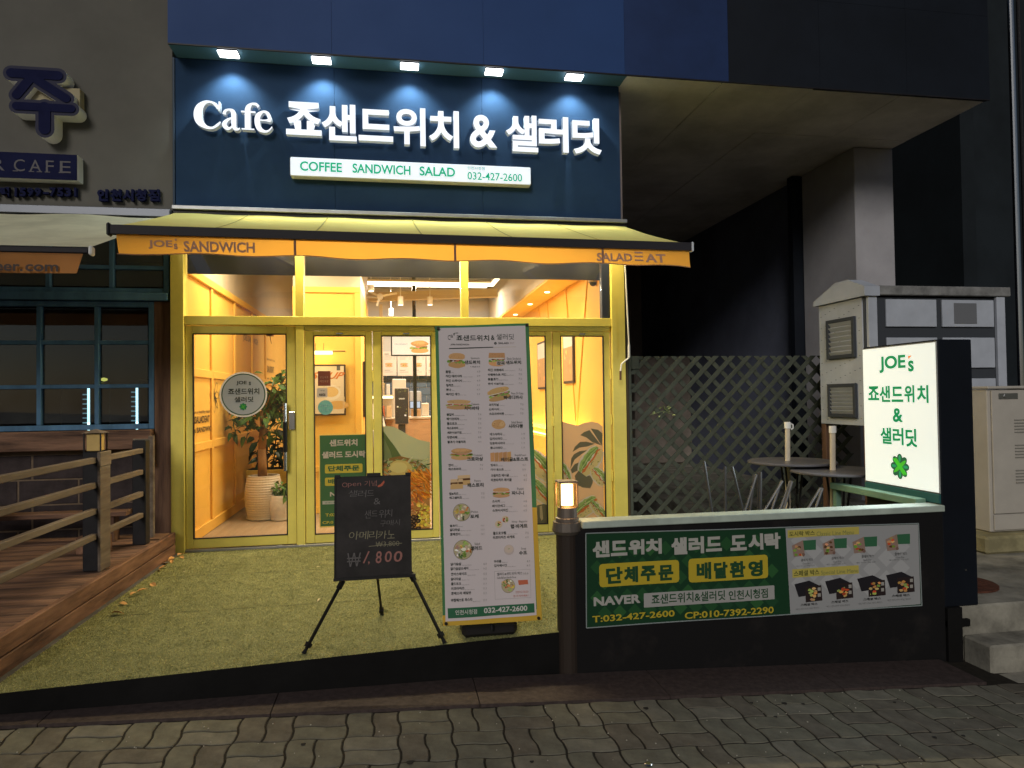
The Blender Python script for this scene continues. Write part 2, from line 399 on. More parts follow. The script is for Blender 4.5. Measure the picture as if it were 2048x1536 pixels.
STEEL = mat('brushed_steel', (.6, .6, .6), .22, 1.0)
BLK = mat('black_plastic', (.012, .012, .013), .35)
GLASS = glass('shop_window_glass', (.98, .98, .96), 1.2, dirt=.035)
GLASSD = glass('neighbour_window_glass', (.75, .8, .85), 1.3, dirt=.05)
AWN = cloth('yellow_cream_canvas', (.86, .78, .26), .2, .08)
AWN2 = cloth('old_cream_canvas', (.72, .70, .50), .2, .25)
VAL = cloth('amber_valance_cloth', (.66, .34, .06), .5, .12)
VAL2 = cloth('dull_amber_valance_cloth', (.30, .14, .05), .3, .2)

# ---------------------------------------------------------------- pavement and pavers
SL = -.045
def pz(x): return -.19 + SL*x
pv = B(); pv.poly([(-40, -40, -.0038), (60, -40, -.0038), (60, 30, -.0038), (-40, 30, -.0038)])
pave = build('pavement', pv, BED, kind='structure'); pave.location = (0, 0, -.19); pave.rotation_euler = (0, math.atan(-SL), 0)
CELL = .240; AW = .0066
def warp(x, y):
    k = 2*math.pi/CELL
    q = lambda t: max(-1, min(1, 1.5*math.sin(k*t)))
    return x + AW*q(y), y + AW*q(x)
def paver_mesh(vert, half):
    g = .0044; x0, x1, y0, y1 = (0, CELL, half*CELL/2, (half+1)*CELL/2)
    def ring(ins, z):
        a, b_, c_, d = x0+ins, x1-ins, y0+ins, y1-ins; pts = []
        nl, ns = 8, 4
        pts += [(a+(b_-a)*i/nl, c_) for i in range(nl)] + [(b_, c_+(d-c_)*i/ns) for i in range(ns)] + [(b_-(b_-a)*i/nl, d) for i in range(nl)] + [(a, d-(d-c_)*i/ns) for i in range(ns)]
        if vert: pts = [(y, x) for x, y in pts]
        return [(*warp(x, y), z) for x, y in pts]
    b = B(); r1 = ring(g+.0035, 0); r2 = ring(g+.0006, -.0032); r3 = ring(g, -.032); n = len(r1)
    fs = [tuple(range(n))] + [(i, (i+1) % n, n+(i+1) % n, n+i) for i in range(n)] + [(n+i, n+(i+1) % n, 2*n+(i+1) % n, 2*n+i) for i in range(n)]
    b.add(r1+r2+r3, fs); return b
random.seed(3)
PM = {(v, h, k): meshof('paver', paver_mesh(v, h), PAV[k]) for v in (0, 1) for h in (0, 1) for k in range(3)}
Y0P = -3.10
cnt = 0; far = B()
cells = []
for j in range(12):
    for i in range(-24, 34): cells.append((i, j))
cells.sort(key=lambda c: (c[1] > 3, max(0, -2.2-c[0]*CELL, c[0]*CELL-3.4) > 0, c[1], abs(c[0])))
for (i, j) in cells:
    ox, oy = i*CELL, Y0P-(j+1)*CELL
    v = (i+j) % 2
    for h in (0, 1):
        dz = random.uniform(-.001, .0014)
        if cnt < 290:
            o = bpy.data.objects.new('paver', PM[(v, h, random.choice((0, 0, 1, 2)))]); COL.objects.link(o); o.parent = pave
            o.location = (ox, oy, dz); o.rotation_euler = (random.uniform(-.003, .003), random.uniform(-.003, .003), 0)
            cnt += 1
        else:
            q = paver_mesh(v, h); far.add([(x+ox, y+oy, z+dz) for x, y, z in q.v], q.f)
fp = build('outer_pavers', far, PAV[0], kind='stuff'); fp.parent = pave

kb = thing('kerb', None, None); kb['kind'] = 'structure'
x = -4.6; random.seed(5)
while x < 3.25:
    L = 1.0; x1 = min(x+L-.005, 3.3)
    def fy(q): return -2.975 + .097*(q+1.77) if q < .95 else -2.75
    b = B(); f0, f1 = fy(x)-.002, fy(x1)-.002; z0, z1 = pz(x)+.012, pz(x1)+.012
    y_ = Y0P+.004
    vs = [(x, y_, z0-.09), (x1, y_, z1-.09), (x1, f1, z1-.09), (x, f0, z0-.09), (x, y_, z0), (x1, y_, z1), (x1, f1, z1), (x, f0, z0)]
    b.add(vs, [(0, 3, 2, 1), (4, 5, 6, 7), (0, 1, 5, 4), (1, 2, 6, 5), (2, 3, 7, 6), (3, 0, 4, 7)])
    build('kerb_stone', b, KERB, kb); x += L

# ---------------------------------------------------------------- turf terrace
def edge(x): return -2.975 + .097*(x+1.77)
tb = B()
outline = [(-1.9, edge(-1.9)), (.93, edge(.93)), (.93, -2.70), (3.42, -2.70), (3.42, .04), (-1.9, .04)]
n = len(outline)
tb.poly([(x, y, 0) for x, y in outline], 0)
for i in range(n):
    (xa, ya), (xb, yb) = outline[i], outline[(i+1) % n]
    tb.poly([(xa, ya, -.6), (xb, yb, -.6), (xb, yb, 0), (xa, ya, 0)], 1)
build('turf_terrace', tb, [TURF, BLACKF], kind='structure')
rng = np.random.default_rng(4)
N = 260000
bx = rng.uniform(-1.88, 3.3, N); by = rng.uniform(-2.995, -.02, N)
dens = np.where(by < edge(bx)-.005, 0, 1) * np.where((bx > .93) & (by < -2.66), 0, 1) * np.where((bx > 1.0) & (rng.random(N) < .72), 0, 1)
for sy in (-.93, -1.86): dens *= np.where(np.abs(by-sy-.012*np.sin(bx*1.7)) < .004, 0, 1)
k = dens > 0; bx, by = bx[k], by[k]; N = len(bx)
a = rng.uniform(0, 6.28, N); wd = rng.uniform(.0012, .0026, N); hh = rng.uniform(.004, .009, N); ln = rng.uniform(.002, .012, N); la = rng.uniform(0, 6.28, N)
V = np.zeros((N, 3, 3), np.float32)
V[:, 0] = np.stack([bx-np.cos(a)*wd, by-np.sin(a)*wd, np.zeros(N)], 1); V[:, 1] = np.stack([bx+np.cos(a)*wd, by+np.sin(a)*wd, np.zeros(N)], 1)
V[:, 2] = np.stack([bx+np.cos(la)*ln, by+np.sin(la)*ln, hh], 1)
me = bpy.data.meshes.new('turf_blades'); me.vertices.add(N*3); me.vertices.foreach_set('co', V.ravel()); me.loops.add(N*3)
me.loops.foreach_set('vertex_index', np.arange(N*3, dtype=np.int32)); me.polygons.add(N)
me.polygons.foreach_set('loop_start', np.arange(0, N*3, 3, dtype=np.int32)); me.polygons.foreach_set('loop_total', np.full(N, 3, np.int32)); me.update(); me.validate()
me.materials.append(BLADE)
SEAM = mat('turf_seam', (.035, .04, .02), 1)
for sy in (-.93, -1.86):
    b = B()
    for i in range(40):
        xa_, xb_ = -1.88+i*.07, -1.88+(i+1)*.07; f_ = lambda q: sy+.012*math.sin(q*1.7); g_ = .0035 if math.sin(i*1.3+sy) > -.3 else .001
        b.poly([(xa_, f_(xa_)-g_, .0035), (xb_, f_(xb_)-g_, .0035), (xb_, f_(xb_)+g_, .0035), (xa_, f_(xa_)+g_, .0035)])
    build('turf_seam', b, SEAM, kind='structure'); o = bpy.data.objects.new('turf_grass', me); COL.objects.link(o); o['kind'] = 'stuff'

# ---------------------------------------------------------------- concrete to the right
cb = B()
cb.box(3.45, 12, -2.74, 9, -.6, -.015, .012); build('raised_concrete_ground', cb, CONC, kind='structure')
cb = B(); cb.box(3.48, 12, -2.95, -2.743, -.7, -.19, .012); build('concrete_step', cb, CONC, kind='structure')
cb = B(); cb.box(3.32, 12, -3.10, -2.953, -.8, pz(3.6)+.0, .008); build('concrete_apron', cb, CONC, kind='structure')
mk = mat('worn_yellow_road_paint', (.42, .26, .07), .85, var=.6, vscale=30)
sh = Sheet((3.62, -3.08, pz(3.6)), (1, 0, 0), (0, 1, 0), (0, 0, 1), base=.004)
for p in ([(.02, .03), (.16, .06), (.15, .09), (.03, .07)], [(.1, .01), (.2, .03), (.22, .06), (.12, .045)]): sh.b.poly([sh.P(u, v) for u, v in p]); sh.k += .001
build('painted_arrow_marking', sh.b, mk, kind='structure')
mh = thing('manhole_cover', 'rusty round manhole cover on the raised concrete beside the lightbox pillar', 'manhole cover', (3.86, -2.30, -.013))
RUST = mat('rusty_iron', (.14, .055, .035), .8, .3, var=.5, vscale=14, bump=.7, bscale=60)
b = B(); b.lathe([(.24, 0), (.24, .012), (.225, .012)], (3.86, -2.30, -.013), 28); build('rim', b, RUST, mh)
b = B(); b.lathe([(.22, .0), (.22, .009), (.18, .011)], (3.86, -2.30, -.013), 28)
for i in range(-3, 4):
    L = math.sqrt(.17**2-(i*.05)**2); b.box(3.86-L, 3.86+L, -2.30+i*.05-.008, -2.30+i*.05+.008, -.004, .001)
build('lid', b, RUST, mh)

# ---------------------------------------------------------------- building above: fascia, soffit, pillar
bl = thing('office_building', 'tall dark building with blue cladding, grey overhanging soffit and a square pillar above the cafe', 'building', (2, 0, 0))
ZB = 4.45
xs = [-1.92, -.54, .84, 2.22, 3.30, 4.30, 5.30, 6.30]
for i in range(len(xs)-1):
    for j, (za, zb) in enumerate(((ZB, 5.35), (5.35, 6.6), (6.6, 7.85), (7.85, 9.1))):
        m = FLARE_BLUE if i < 3 else (FLARE_FADE if i == 3 else DARKC)
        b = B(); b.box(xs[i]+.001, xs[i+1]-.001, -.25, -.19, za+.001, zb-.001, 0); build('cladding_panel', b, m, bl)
b = B(); b.box(-1.92, 6.3, -.188, 0.1, ZB+.03, 9.1); b.box(2.25, 6.3, .1, 9, ZB+.03, 9.1); build('structure_core', b, DARKC, bl)
b = B(); b.box(-1.92, 6.3, -.25, -.235, ZB-.012, ZB+.003, .002); build('drip_edge', b, DKM, bl)
strip = B(); strip.box(-1.92, 2.246, -.232, -.003, ZB-.006, ZB+.02); build('sign_recess_soffit', strip, mat('teal_soffit_strip', (.05, .11, .15), .5), bl)
ys = [-.232, .95, 2.15, 3.4, 4.7, 6.0, 7.4, 9.0]
xs2 = [2.25, 3.25, 4.25, 5.27, 6.29]
random.seed(9)
for i in range(len(xs2)-1):
    for j in range(len(ys)-1):
        b = B(); dz = random.uniform(-.004, .004); b.box(xs2[i]+.003, xs2[i+1]-.003, ys[j]+.003, ys[j+1]-.003, ZB+dz, ZB+.028, .003)
        build('soffit_panel', b, SOFF, bl)
b = B(); b.box(5.74, 6.29, 1.19, 2.32, -.1, ZB-.006, .01); build('pillar', b, PILL, bl)
b = B(); b.box(5.78, 6.0, 2.33, 9, -.1, ZB-.006); build('side_wall', b, mat('dark_navy_wall', (.13, .145, .21), .8, var=.3, vscale=1), bl)
b = B(); b.box(5.60, 5.77, 2.34, 2.46, -.1, ZB-.008, .004); build('door_jamb', b, DARKC, bl)
b = B(); b.box(2.3, 5.78, 8.9, 9.1, -.1, ZB-.006); build('rear_wall', b, mat('brown_render', (.32, .26, .25), .85, var=.3, vscale=1.5), bl)
b = B(); b.box(2.252, 2.30, .12, 8.9, -.1, ZB-.006); build('shop_side_wall', b, mat('brown_render', (.32, .26, .25), .85), bl)
b = B(); b.box(4.6, 5.77, 6.2, 8.0, 0, 2.1, .02); tag(build('stone_stub_wall', b, mat('rough_stone', (.26, .22, .19), .9, var=.4, vscale=4, bump=.8, bscale=12), None), 'low rough stone wall in the dark recess behind the lattice fence', 'wall')
fb = thing('dark_building', 'unlit dark grey building with a metal downpipe at the far right behind the pillar', 'building', (10, 6, 0))
DKB = mat('dark_far_render', (.014, .019, .024), .8, var=.4, vscale=.6)
b = B(); b.box(6.5, 30, 9.2, 9.6, -.5, 26); build('wall', b, DKB, fb)
b = B(); b.box(9.0, 9.25, 3.0, 9.2, -.5, 26); build('side_wall', b, DKB, fb)
for i in range(5):
    p = PY(1912+28*i, 400, 9.18); 
q = PY(2026, 200, 2.6)
b = B(); b.cyl((q.x, 2.6, -.5), (q.x, 2.6, 14), .045, n=12); tag(build('downpipe', b, STEEL, fb), 'long metal downpipe')
b = B(); b.cyl((q.x+.25, 2.7, -.5), (q.x+.25, 2.7, 14), .03, n=10); build('cable_conduit', b, DKM, fb)

# ---------------------------------------------------------------- cafe shopfront
sf = thing('cafe_shopfront', 'yellow aluminium cafe shopfront with glass transoms, folding window panels and a glass door', 'shopfront', (0, 0, 0))
def bx(name, x0, x1, z0, z1, y0=-.05, y1=.05, m=YEL, par=None, c=.003):
    b = B(); b.box(x0, x1, y0, y1, z0, z1, c); return build(name, b, m, par or sf)
bx('post', -1.962, -1.852, 0, 3.0, -.07)
bx('post', -.898, -.826, 0, 2.018, -.055)
bx('post', 2.104, 2.24, 0, 3.0, -.07)
bx('mullion', -.898, -.826, 2.102, 3.0, -.055); bx('mullion', .62, .692, 2.102, 3.0, -.055)
bx('transom_bar', -1.850, 2.102, 2.02, 2.10, -.06)
bx('transom_lip', -.822, 2.102, 1.972, 2.018, -.035)
bx('dark_jamb', 2.02, 2.1, 2.102, 3.0, -.03, .05, mat('navy_jamb', (.02, .025, .045), .5))
bx('threshold', -1.85, 2.102, .0, .022, -.06, .08, GREYM)
bx('head_beam', -1.85, 2.102, 2.86, 3.0, -.04, .06)
for (x0, x1) in ((-1.848, -.9), (-.824, .618), (.694, 2.018)):
    b = B(); b.box(x0, x1, -.004, .004, 2.104, 2.858); build('transom_pane', b, GLASS, sf)
    b = B(); b.box(x0+.006, x1-.006, .012, .016, 2.487, 2.857); build('dark_blind', b, mat('navy_window_film', (.018, .02, .05), .6, var=.3, vscale=3), sf)
# entrance door
b = B(); X0, X1 = -1.846, -.902
for (a_, b_, c_, d_) in ((X0, -1.786, .03, 2.012), (-.980, X1, .03, 2.012), (-1.785, -.981, 1.943, 2.012), (-1.785, -.981, .03, .112)): b.box(a_, b_, -.04, .02, c_, d_, .003)
door = build('entrance_door', b, YEL, sf); door['label'] = 'yellow framed glass entrance door with round white sticker'
b = B(); b.box(-1.785, -.981, -.012, -.004, .113, 1.942); build('pane', b, GLASS, door)
b = B()
for (a_, b_, c_, d_) in ((-1.7855, -1.778, .112, 1.9435), (-.988, -.9805, .112, 1.9435), (-1.778, -.988, 1.935, 1.9435), (-1.778, -.988, .112, .119)): b.box(a_, b_, -.045, -.013, c_, d_)
build('glazing_seal', b, DKM, door)
hp = PY(570, 820, -.1)
b = B(); zt, zb_ = PY(570, 806, -.1).z, PY(570, 942, -.1).z
b.cyl((hp.x, -.1, zb_), (hp.x, -.1, zt), .017, n=14)
for z in (zb_+.06, zt-.06): b.cyl((hp.x, -.1, z), (hp.x, -.012, z), .009, n=8)
build('pull_handle', b, STEEL, door)
b = B(); b.cyl((hp.x, -.1, zb_+.17), (hp.x, -.1, zt-.17), .0195, n=14); build('handle_grip', b, BLK, door)
b = B(); l0 = PY(577, 860, -.05); l1 = PY(590, 823, -.05); b.box(l0.x, l1.x, -.062, -.041, l0.z, l1.z, .006); build('lock_case', b, STEEL, door)
q = PY(560, 1092, -.05); b = B(); b.cyl((q.x, -.05, q.z), (q.x, -.04, q.z), .016, n=14); build('floor_lock', b, STEEL, door)
b = B(); b.cyl((-1.14, .06, 1.99), (-1.14, .06, 1.93), .035, n=18); b.cyl((-1.14, .06, 1.93), (-1.13, .06, 1.86), .003, n=6); build('door_bell', b, mat('bronze_bell', (.2, .1, .06), .35, .8), door)
# folding panels
for i, (x0, x1) in enumerate(((-.820, -.216), (-.208, .392), (.398, .942), (.948, 1.502), (1.512, 2.088))):
    b = B(); l, r_ = x0+.078, x1-.062
    for (a_, b_, c_, d_) in ((x0, l-.001, .026, 1.968), (r_+.001, x1, .026, 1.968), (l, r_, 1.928, 1.968), (l, r_, .026, .102)): b.box(a_, b_, -.038, .022, c_, d_, .004)
    p = build('folding_panel', b, YEL, sf)
    b = B(); b.box(l, r_, -.012, -.004, .103, 1.927); build('pane', b, GLASS, p)
    b = B()
    for (a_, b_, c_, d_) in ((l, l+.007, .103, 1.927), (r_-.007, r_, .103, 1.927), (l+.007, r_-.007, 1.920, 1.927), (l+.007, r_-.007, .103, .110)): b.box(a_, b_, -.042, -.013, c_, d_)
    build('glazing_seal', b, DKM, p)
    b = B(); hx = x1+.003
    for z in (.55, 1.1, 1.55): b.cyl((hx, -.046, z-.05), (hx, -.046, z+.05), .007, n=8)
    build('hinge', b, YEL, p)
    b = B(); b.box((l+r_)/2-.03, (l+r_)/2+.03, -.05, -.039, 1.94, 1.952, .002); build('catch', b, STEEL, p)

# ---------------------------------------------------------------- cafe sign
sg = thing('cafe_sign_board', 'dark teal cafe sign board with white lit channel letters and a white slogan strip', 'sign', (0, 0, 3.03))
for i, (x0, x1) in enumerate(((-1.935, -.54), (-.54, .85), (.85, 2.242))):
    b = B(); b.box(x0+.001, x1-.001, 0, .06, 3.075, ZB-.008, .002); build('backing_panel', b, FLARE_NAVY, sg)
b = B(); b.box(-1.955, -1.937, -.01, .06, 3.0, ZB-.008, .002); build('edge_trim', b, mat('dark_navy_trim', (.02, .04, .07), .5), sg)
LW = glow('letter_white', (.88, .93, 1.0), 1.25)
LS = mat('letter_return', (.62, .66, .72), .5, emis=(.8, .88, 1), estr=.10)
YS = -.085
def letter(ch, x0, x1, y0, y1, bold):
    xm, ym = (x0+x1)/2, (y0+y1)/2
    L, Rr = PY(x0, ym, YS).x, PY(x1, ym, YS).x; zt, zb_ = PY(xm, y0, YS).z, PY(xm, y1, YS).z
    b = B(); b.text(ch, (L, YS+.06, zb_), (Rr-L, 0, 0), (0, 0, zt-zb_), (0, -1, 0), bold, .06, 0, 1, res=6)
    o = build('letter', b, [LW, LS], sg); return o
for ch, x0, x1, y0, y1, bo in (('죠', 572, 643, 204, 270, .03), ('샌', 643, 713, 208, 281, .03), ('드', 717, 786, 219, 282, .03), ('위', 787, 851, 215, 291, .025), ('치', 858, 918, 221, 295, .03),
                               ('&', 940, 994, 230, 295, .02), ('샐', 1012, 1076, 230, 303, .025), ('러', 1078, 1137, 233, 304, .03), ('딧', 1145, 1203, 236, 308, .03)): letter(ch, x0, x1, y0, y1, bo)
def ribbon(pts, n=6):
    """variable-width stroke: pts = (x, z, width); smooth through the points, returned as quads outline"""
    P = []
    for i in range(len(pts)-1):
        p0 = pts[max(i-1, 0)]; p1 = pts[i]; p2 = pts[i+1]; p3 = pts[min(i+2, len(pts)-1)]
        for k in range(n):
            t = k/n; P.append(tuple(.5*((2*b_)+(-a_+c_)*t+(2*a_-5*b_+4*c_-d_)*t*t+(-a_+3*b_-3*c_+d_)*t**3) for a_, b_, c_, d_ in zip(p0, p1, p2, p3)))
    P.append(pts[-1]); L = []; Rr = []
    for i, p in enumerate(P):
        a_ = P[max(i-1, 0)]; b_ = P[min(i+1, len(P)-1)]; d = Vector((b_[0]-a_[0], b_[1]-a_[1])).normalized(); nn = Vector((-d.y, d.x))
        L.append((p[0]+nn.x*p[2]/2, p[1]+nn.y*p[2]/2)); Rr.append((p[0]-nn.x*p[2]/2, p[1]-nn.y*p[2]/2))
    return L, Rr
def serif(strokes, x0, x1, y0, y1):
    xm, ym = (x0+x1)/2, (y0+y1)/2
    L0, R0 = PY(x0, ym, YS).x, PY(x1, ym, YS).x; zt, zb_ = PY(xm, y0, YS).z, PY(xm, y1, YS).z
    b = B(); W, H = R0-L0, zt-zb_
    for si, s_ in enumerate(strokes):
        L, Rr = ribbon(s_); e = .0006*si; n = len(L)
        f = [(L0+u*W, YS-e, zb_+v*H) for u, v in L] + [(L0+u*W, YS-e, zb_+v*H) for u, v in Rr]
        k = [(x, YS+.06-e, z) for x, y, z in f]
        b.add(f+k, [(i, i+1, n+i+1, n+i) for i in range(n-1)], 0)
        b.add(f+k, [(i, i+1, 2*n+i+1, 2*n+i) for i in range(n-1)] + [(n+i, n+i+1, 3*n+i+1, 3*n+i) for i in range(n-1)] + [(0, n, 3*n, 2*n), (n-1, 2*n-1, 4*n-1, 3*n-1)], 1)
    build('letter', b, [LW, LS], sg)
serif([[(.86, .72, .05), (.80, .86, .12), (.62, .955, .07), (.40, .93, .13), (.20, .74, .27), (.14, .5, .31), (.2, .26, .27), (.42, .08, .13), (.66, .05, .08), (.86, .17, .09), (.96, .28, .04)], [(.92, .99, .05), (.92, .8, .07), (.91, .66, .04)]], 388, 443, 201, 258)
serif([[(.14, .72, .20), (.2, .87, .14), (.42, .95, .09), (.62, .84, .25), (.66, .6, .27), (.66, .3, .27), (.72, .1, .2), (.88, .05, .1), (.99, .12, .05)], [(.6, .58, .07), (.32, .46, .14), (.15, .25, .25), (.3, .08, .18), (.48, .1, .1), (.62, .26, .07)]], 443, 480, 217, 260)
serif([[(.96, .86, .12), (.84, .95, .10), (.62, .95, .09), (.45, .8, .25), (.42, .6, .28), (.42, .04, .28)], [(.1, .66, .06), (.45, .66, .06), (.8, .66, .06)], [(.12, .03, .05), (.42, .03, .05), (.74, .03, .05)]], 478, 519, 205, 260)
serif([[(.28, .56, .06), (.6, .56, .07), (.82, .6, .2), (.72, .86, .18), (.48, .95, .1), (.2, .75, .26), (.15, .48, .3), (.24, .2, .26), (.5, .06, .13), (.75, .09, .08), (.95, .28, .05)]], 509, 546, 221, 265)
# slogan strip
b = B(); p0 = PY(580, 333, -.1); p1 = PY(1062, 354, -.1); zt = PY(820, 325, -.1).z; zb_ = PY(820, 361, -.1).z; zt, zb_ = 3.553, 3.378
xa, xb = p0.x, p1.x
b.box(xa, xb, -.1, -.002, zb_, zt, .008); strip_o = build('slogan_strip', b, mat('strip_case', (.6, .6, .64), .5), sg)
s = Sheet((0, -.1, 0), (1, 0, 0), (0, 0, 1), (0, -1, 0)); s.rr(xa+.006, zb_+.006, xb-.006, zt-.006, .012, (.80, .86, 1.0))
G = (.0, .36, .20)
def tpx(sh, body, x0, x1, yb, h, Y, col, bold=0.0):
    """text on a wall plane Y; yb = baseline of its left end, h = cap height, in picture pixels"""
    a_ = PY(x0, yb, Y); d = PY(x0, yb-h, Y); e = PY(x1, yb, Y); sh.txt(body, a_.x, a_.z, e.x, d.z, col, bold)
dz = .0
for body, x0, x1 in (('COFFEE', 600, 684), ('SANDWICH', 705, 821), ('SALAD', 839, 910)):
    a_, e = PY(x0, 340, -.1).x, PY(x1, 340, -.1).x; s.txt(body, a_, 3.427, e, 3.515, G, .022, 4)
a_, e = PY(935, 350, -.1).x, PY(1044, 350, -.1).x
s.txt('인천시청점', a_, 3.505, a_+.165, 3.535, (.1, .3, .25), .01, 2); s.txt('032-427-2600', a_, 3.408, e, 3.482, G, .008, 4)
build('slogan_print', s.b, INKB, strip_o)
# sign lamps
LENS = glow('lamp_lens', (.93, .96, 1.0), 9)
nm = ('above the word Cafe', 'above the gap between the first two large Hangul letters', 'above the middle of the sign', 'above the ampersand', 'at the right end, above the last letters')
nm = ('leftmost white sign lamp under the soffit, above the word Cafe', 'second sign lamp from the left, above the second Hangul letter', 'middle sign lamp, shining above the fourth Hangul letter', 'fourth sign lamp from the left, above the ampersand', 'rightmost sign lamp under the soffit, above the last sign letters')
for i, (x_, y_) in enumerate(((457, 103), (643, 119), (819, 131), (988, 144), (1148, 155))):
    xx = PY(x_, y_, -.17).x
    t = thing('sign_lamp', nm[i], 'lamp', (xx, -.17, 4.44), 'white flood lamps over the cafe sign')
    b = B(); b.box(xx-.085, xx+.085, -.228, -.112, 4.431, 4.4435, .003); build('housing', b, DKM, t)
    b = B(); b.box(xx-.083, xx+.083, -.226, -.114, 4.414, 4.4305, .003); build('lens', b, LENS, t)
    lamp('sign_lamp_light', 'SPOT', (xx, -.165, 4.385), 34, (.80, 1.0, .98), target=(xx, -.03, 3.9), spot=112, blend=.75, soft=.035, parent=t)

# ---------------------------------------------------------------- cafe awning
aw = thing('cafe_awning', 'yellow retractable awning with amber valance reading SANDWICH and SALADEAT over the cafe front', 'awning', (0, -.7, 2.5))
XA, XB = -1.93, 2.262; XL, XR, YF = -1.895, 2.30, -1.45
b = B(); b.box(XA, XB, -.13, -.004, 3.035, 3.07, .004); build('cassette_cover', b, GREYM, aw)
b = B(); b.box(XA, XB, -.10, -.004, 2.93, 3.033, .004); build('cassette', b, DKM, aw)
random.seed(2)
def sag(u, v): return -.010*math.sin(math.pi*v) + .004*math.sin(u*23+2*v) * v*(1-v)*4 + .003*math.sin(u*41)*(1-v)
b = B(); NU, NV = 60, 12
vs = []
for j in range(NV+1):
    v = j/NV
    for i in range(NU+1):
        u = i/NU; xa_ = XA+.02 + (XL-XA)*v; xb_ = XB-.02+(XR-XB)*v
        vs.append((xa_+(xb_-xa_)*u, -.10+(YF+.1)*v, 3.005+(2.553-.012*u*2-3.005)*v + sag(u, v)))
b.add(vs, [(j*(NU+1)+i, j*(NU+1)+i+1, (j+1)*(NU+1)+i+1, (j+1)*(NU+1)+i) for j in range(NV) for i in range(NU)])
build('canopy', b, AWN, aw, smooth=True)
STI = mat('canvas_seam_stitch', (.45, .40, .13), .9)
for q_ in (.16, .33, .5, .67, .84):
    s_ = B()
    for j in range(NV):
        i = int(q_*NU); A_, B_ = vs[j*(NU+1)+i], vs[(j+1)*(NU+1)+i]; s_.poly([(A_[0]-.006, A_[1], A_[2]+.003), (A_[0]+.006, A_[1], A_[2]+.003), (B_[0]+.006, B_[1], B_[2]+.003), (B_[0]-.006, B_[1], B_[2]+.003)])
    build('seam', s_, STI, aw)
b = B(); b.bar((XL-.02, YF, 2.523), (XR+.01, YF, 2.503), .05, .062); build('front_bar', b, mat('dark_bronze_bar', (.018, .016, .02), .6), aw)
b = B(); b.box(XR+.01, XR+.028, YF-.03, YF+.03, 2.465, 2.54, .006); build('end_cap', b, mat('light_grey_cap', (.5, .52, .56), .4), aw)
b = B(); b.box(XL-.045, XL-.021, YF-.034, YF+.03, 2.478, 2.568, .01); build('end_cap', b, DKM, aw)
zl, zr = 2.492, 2.472
seams = [XL, PY(590, 490, YF).x, PY(910, 500, YF).x, PY(1205, 510, YF).x, XR]
b = B(); NU, NV = 120, 5; vs = []
def vy(u, v): return YF-.004 + .014*math.sin(u*19)*v*v + .02*v*v*math.sin(u*3.3+1)
def vz(u, v): return zl+(zr-zl)*u - v*(.125+.008*math.sin(u*37)+.018*max(0, (u-.93)/.07)+.01*max(0, (.05-u)/.05))
for j in range(NV+1):
    for i in range(NU+1):
        u, v = i/NU, j/NV; vs.append((XL+.01+(XR-XL-.012)*u + .012*v*(1 if u < .02 else 0), vy(u, v), vz(u, v)))
b.add(vs, [(j*(NU+1)+i, j*(NU+1)+i+1, (j+1)*(NU+1)+i+1, (j+1)*(NU+1)+i) for j in range(NV) for i in range(NU)])
val = build('valance', b, VAL, aw, smooth=True)
b = B()
for sx in seams[1:4]:
    for j in range(NV):
        u = (sx-XL)/(XR-XL); v0, v1 = j/NV, (j+1)/NV
        b.poly([(sx-.009, vy(u, v0)-.003, vz(u, v0)), (sx+.009, vy(u, v0)-.003, vz(u, v0)), (sx+.009, vy(u, v1)-.003, vz(u, v1)), (sx-.009, vy(u, v1)-.003, vz(u, v1))])
for i in range(NU): 
    u, u1 = i/NU, (i+1)/NU; X_ = XL+.01+(XR-XL-.012)*u; X1_ = XL+.01+(XR-XL-.012)*u1
    b.poly([(X_, vy(u, .95)-.003, vz(u, .95)), (X1_, vy(u1, .95)-.003, vz(u1, .95)), (X1_, vy(u1, 1)-.003, vz(u1, 1.0)), (X_, vy(u, 1)-.003, vz(u, 1.0))])
build('hem', b, mat('brown_hem', (.22, .11, .07), .8), val)
def drape(b):
    out = []
    for (x, y, z) in b.v:
        u = (x-XL)/(XR-XL); v = max(0, min(1, (zl+(zr-zl)*u - z)/.125)); out.append((x, vy(u, v)-.0035, z))
    b.v = out; return b
b = B()
def vt(body, x0, x1, y0, y1, bold=.03):
    a_ = PY(x0, y1, YF); e = PY(x1, (y0+y1)/2, YF); t_ = PY(x0, y0, YF); b.text(body, a_, (e.x-a_.x, 0, 0), (0, 0, t_.z-a_.z), bold=bold)
vt('JOE', 296, 345, 480, 497); vt('s', 347, 355, 487, 498); vt("'", 350, 354, 478, 482); vt('SANDWICH', 367, 510, 482, 503)
build('valance_lettering', drape(b), mat('faded_violet_print', (.34, .19, .13), .8), val); b = B()
vt('SALAD', 1193, 1263, 506, 523)
for k in range(3):
    a_ = PY(1268, 523-8*k, YF); e = PY(1285, 523, YF); b.poly([(a_.x, 0, a_.z), (e.x, 0, a_.z-.001), (e.x, 0, a_.z+.012), (a_.x, 0, a_.z+.013)])
vt('AT', 1289, 1330, 508, 526)
build('valance_lettering', drape(b), mat('faded_violet_print', (.34, .19, .13), .8), val)
for sx in (XL+.35, XR-.35):
    b = B(); b.bar((sx, -.12, 2.93), (sx+(.55 if sx < 0 else -.55), -.8, 2.72), .04, .05); b.bar((sx+(.55 if sx < 0 else -.55), -.8, 2.72), (sx, YF+.03, 2.51), .035, .045); build('folding_arm', b, WHITEP, aw)
b = B(); b.box(-1.3, 2.15, -.17, -.135, 2.945, 2.97, .003); led = build('led_batten', b, glow('warm_led_batten', (1, .80, .50), 2.2), aw)  # batten added for the light inferred under the awning; fitting unseen
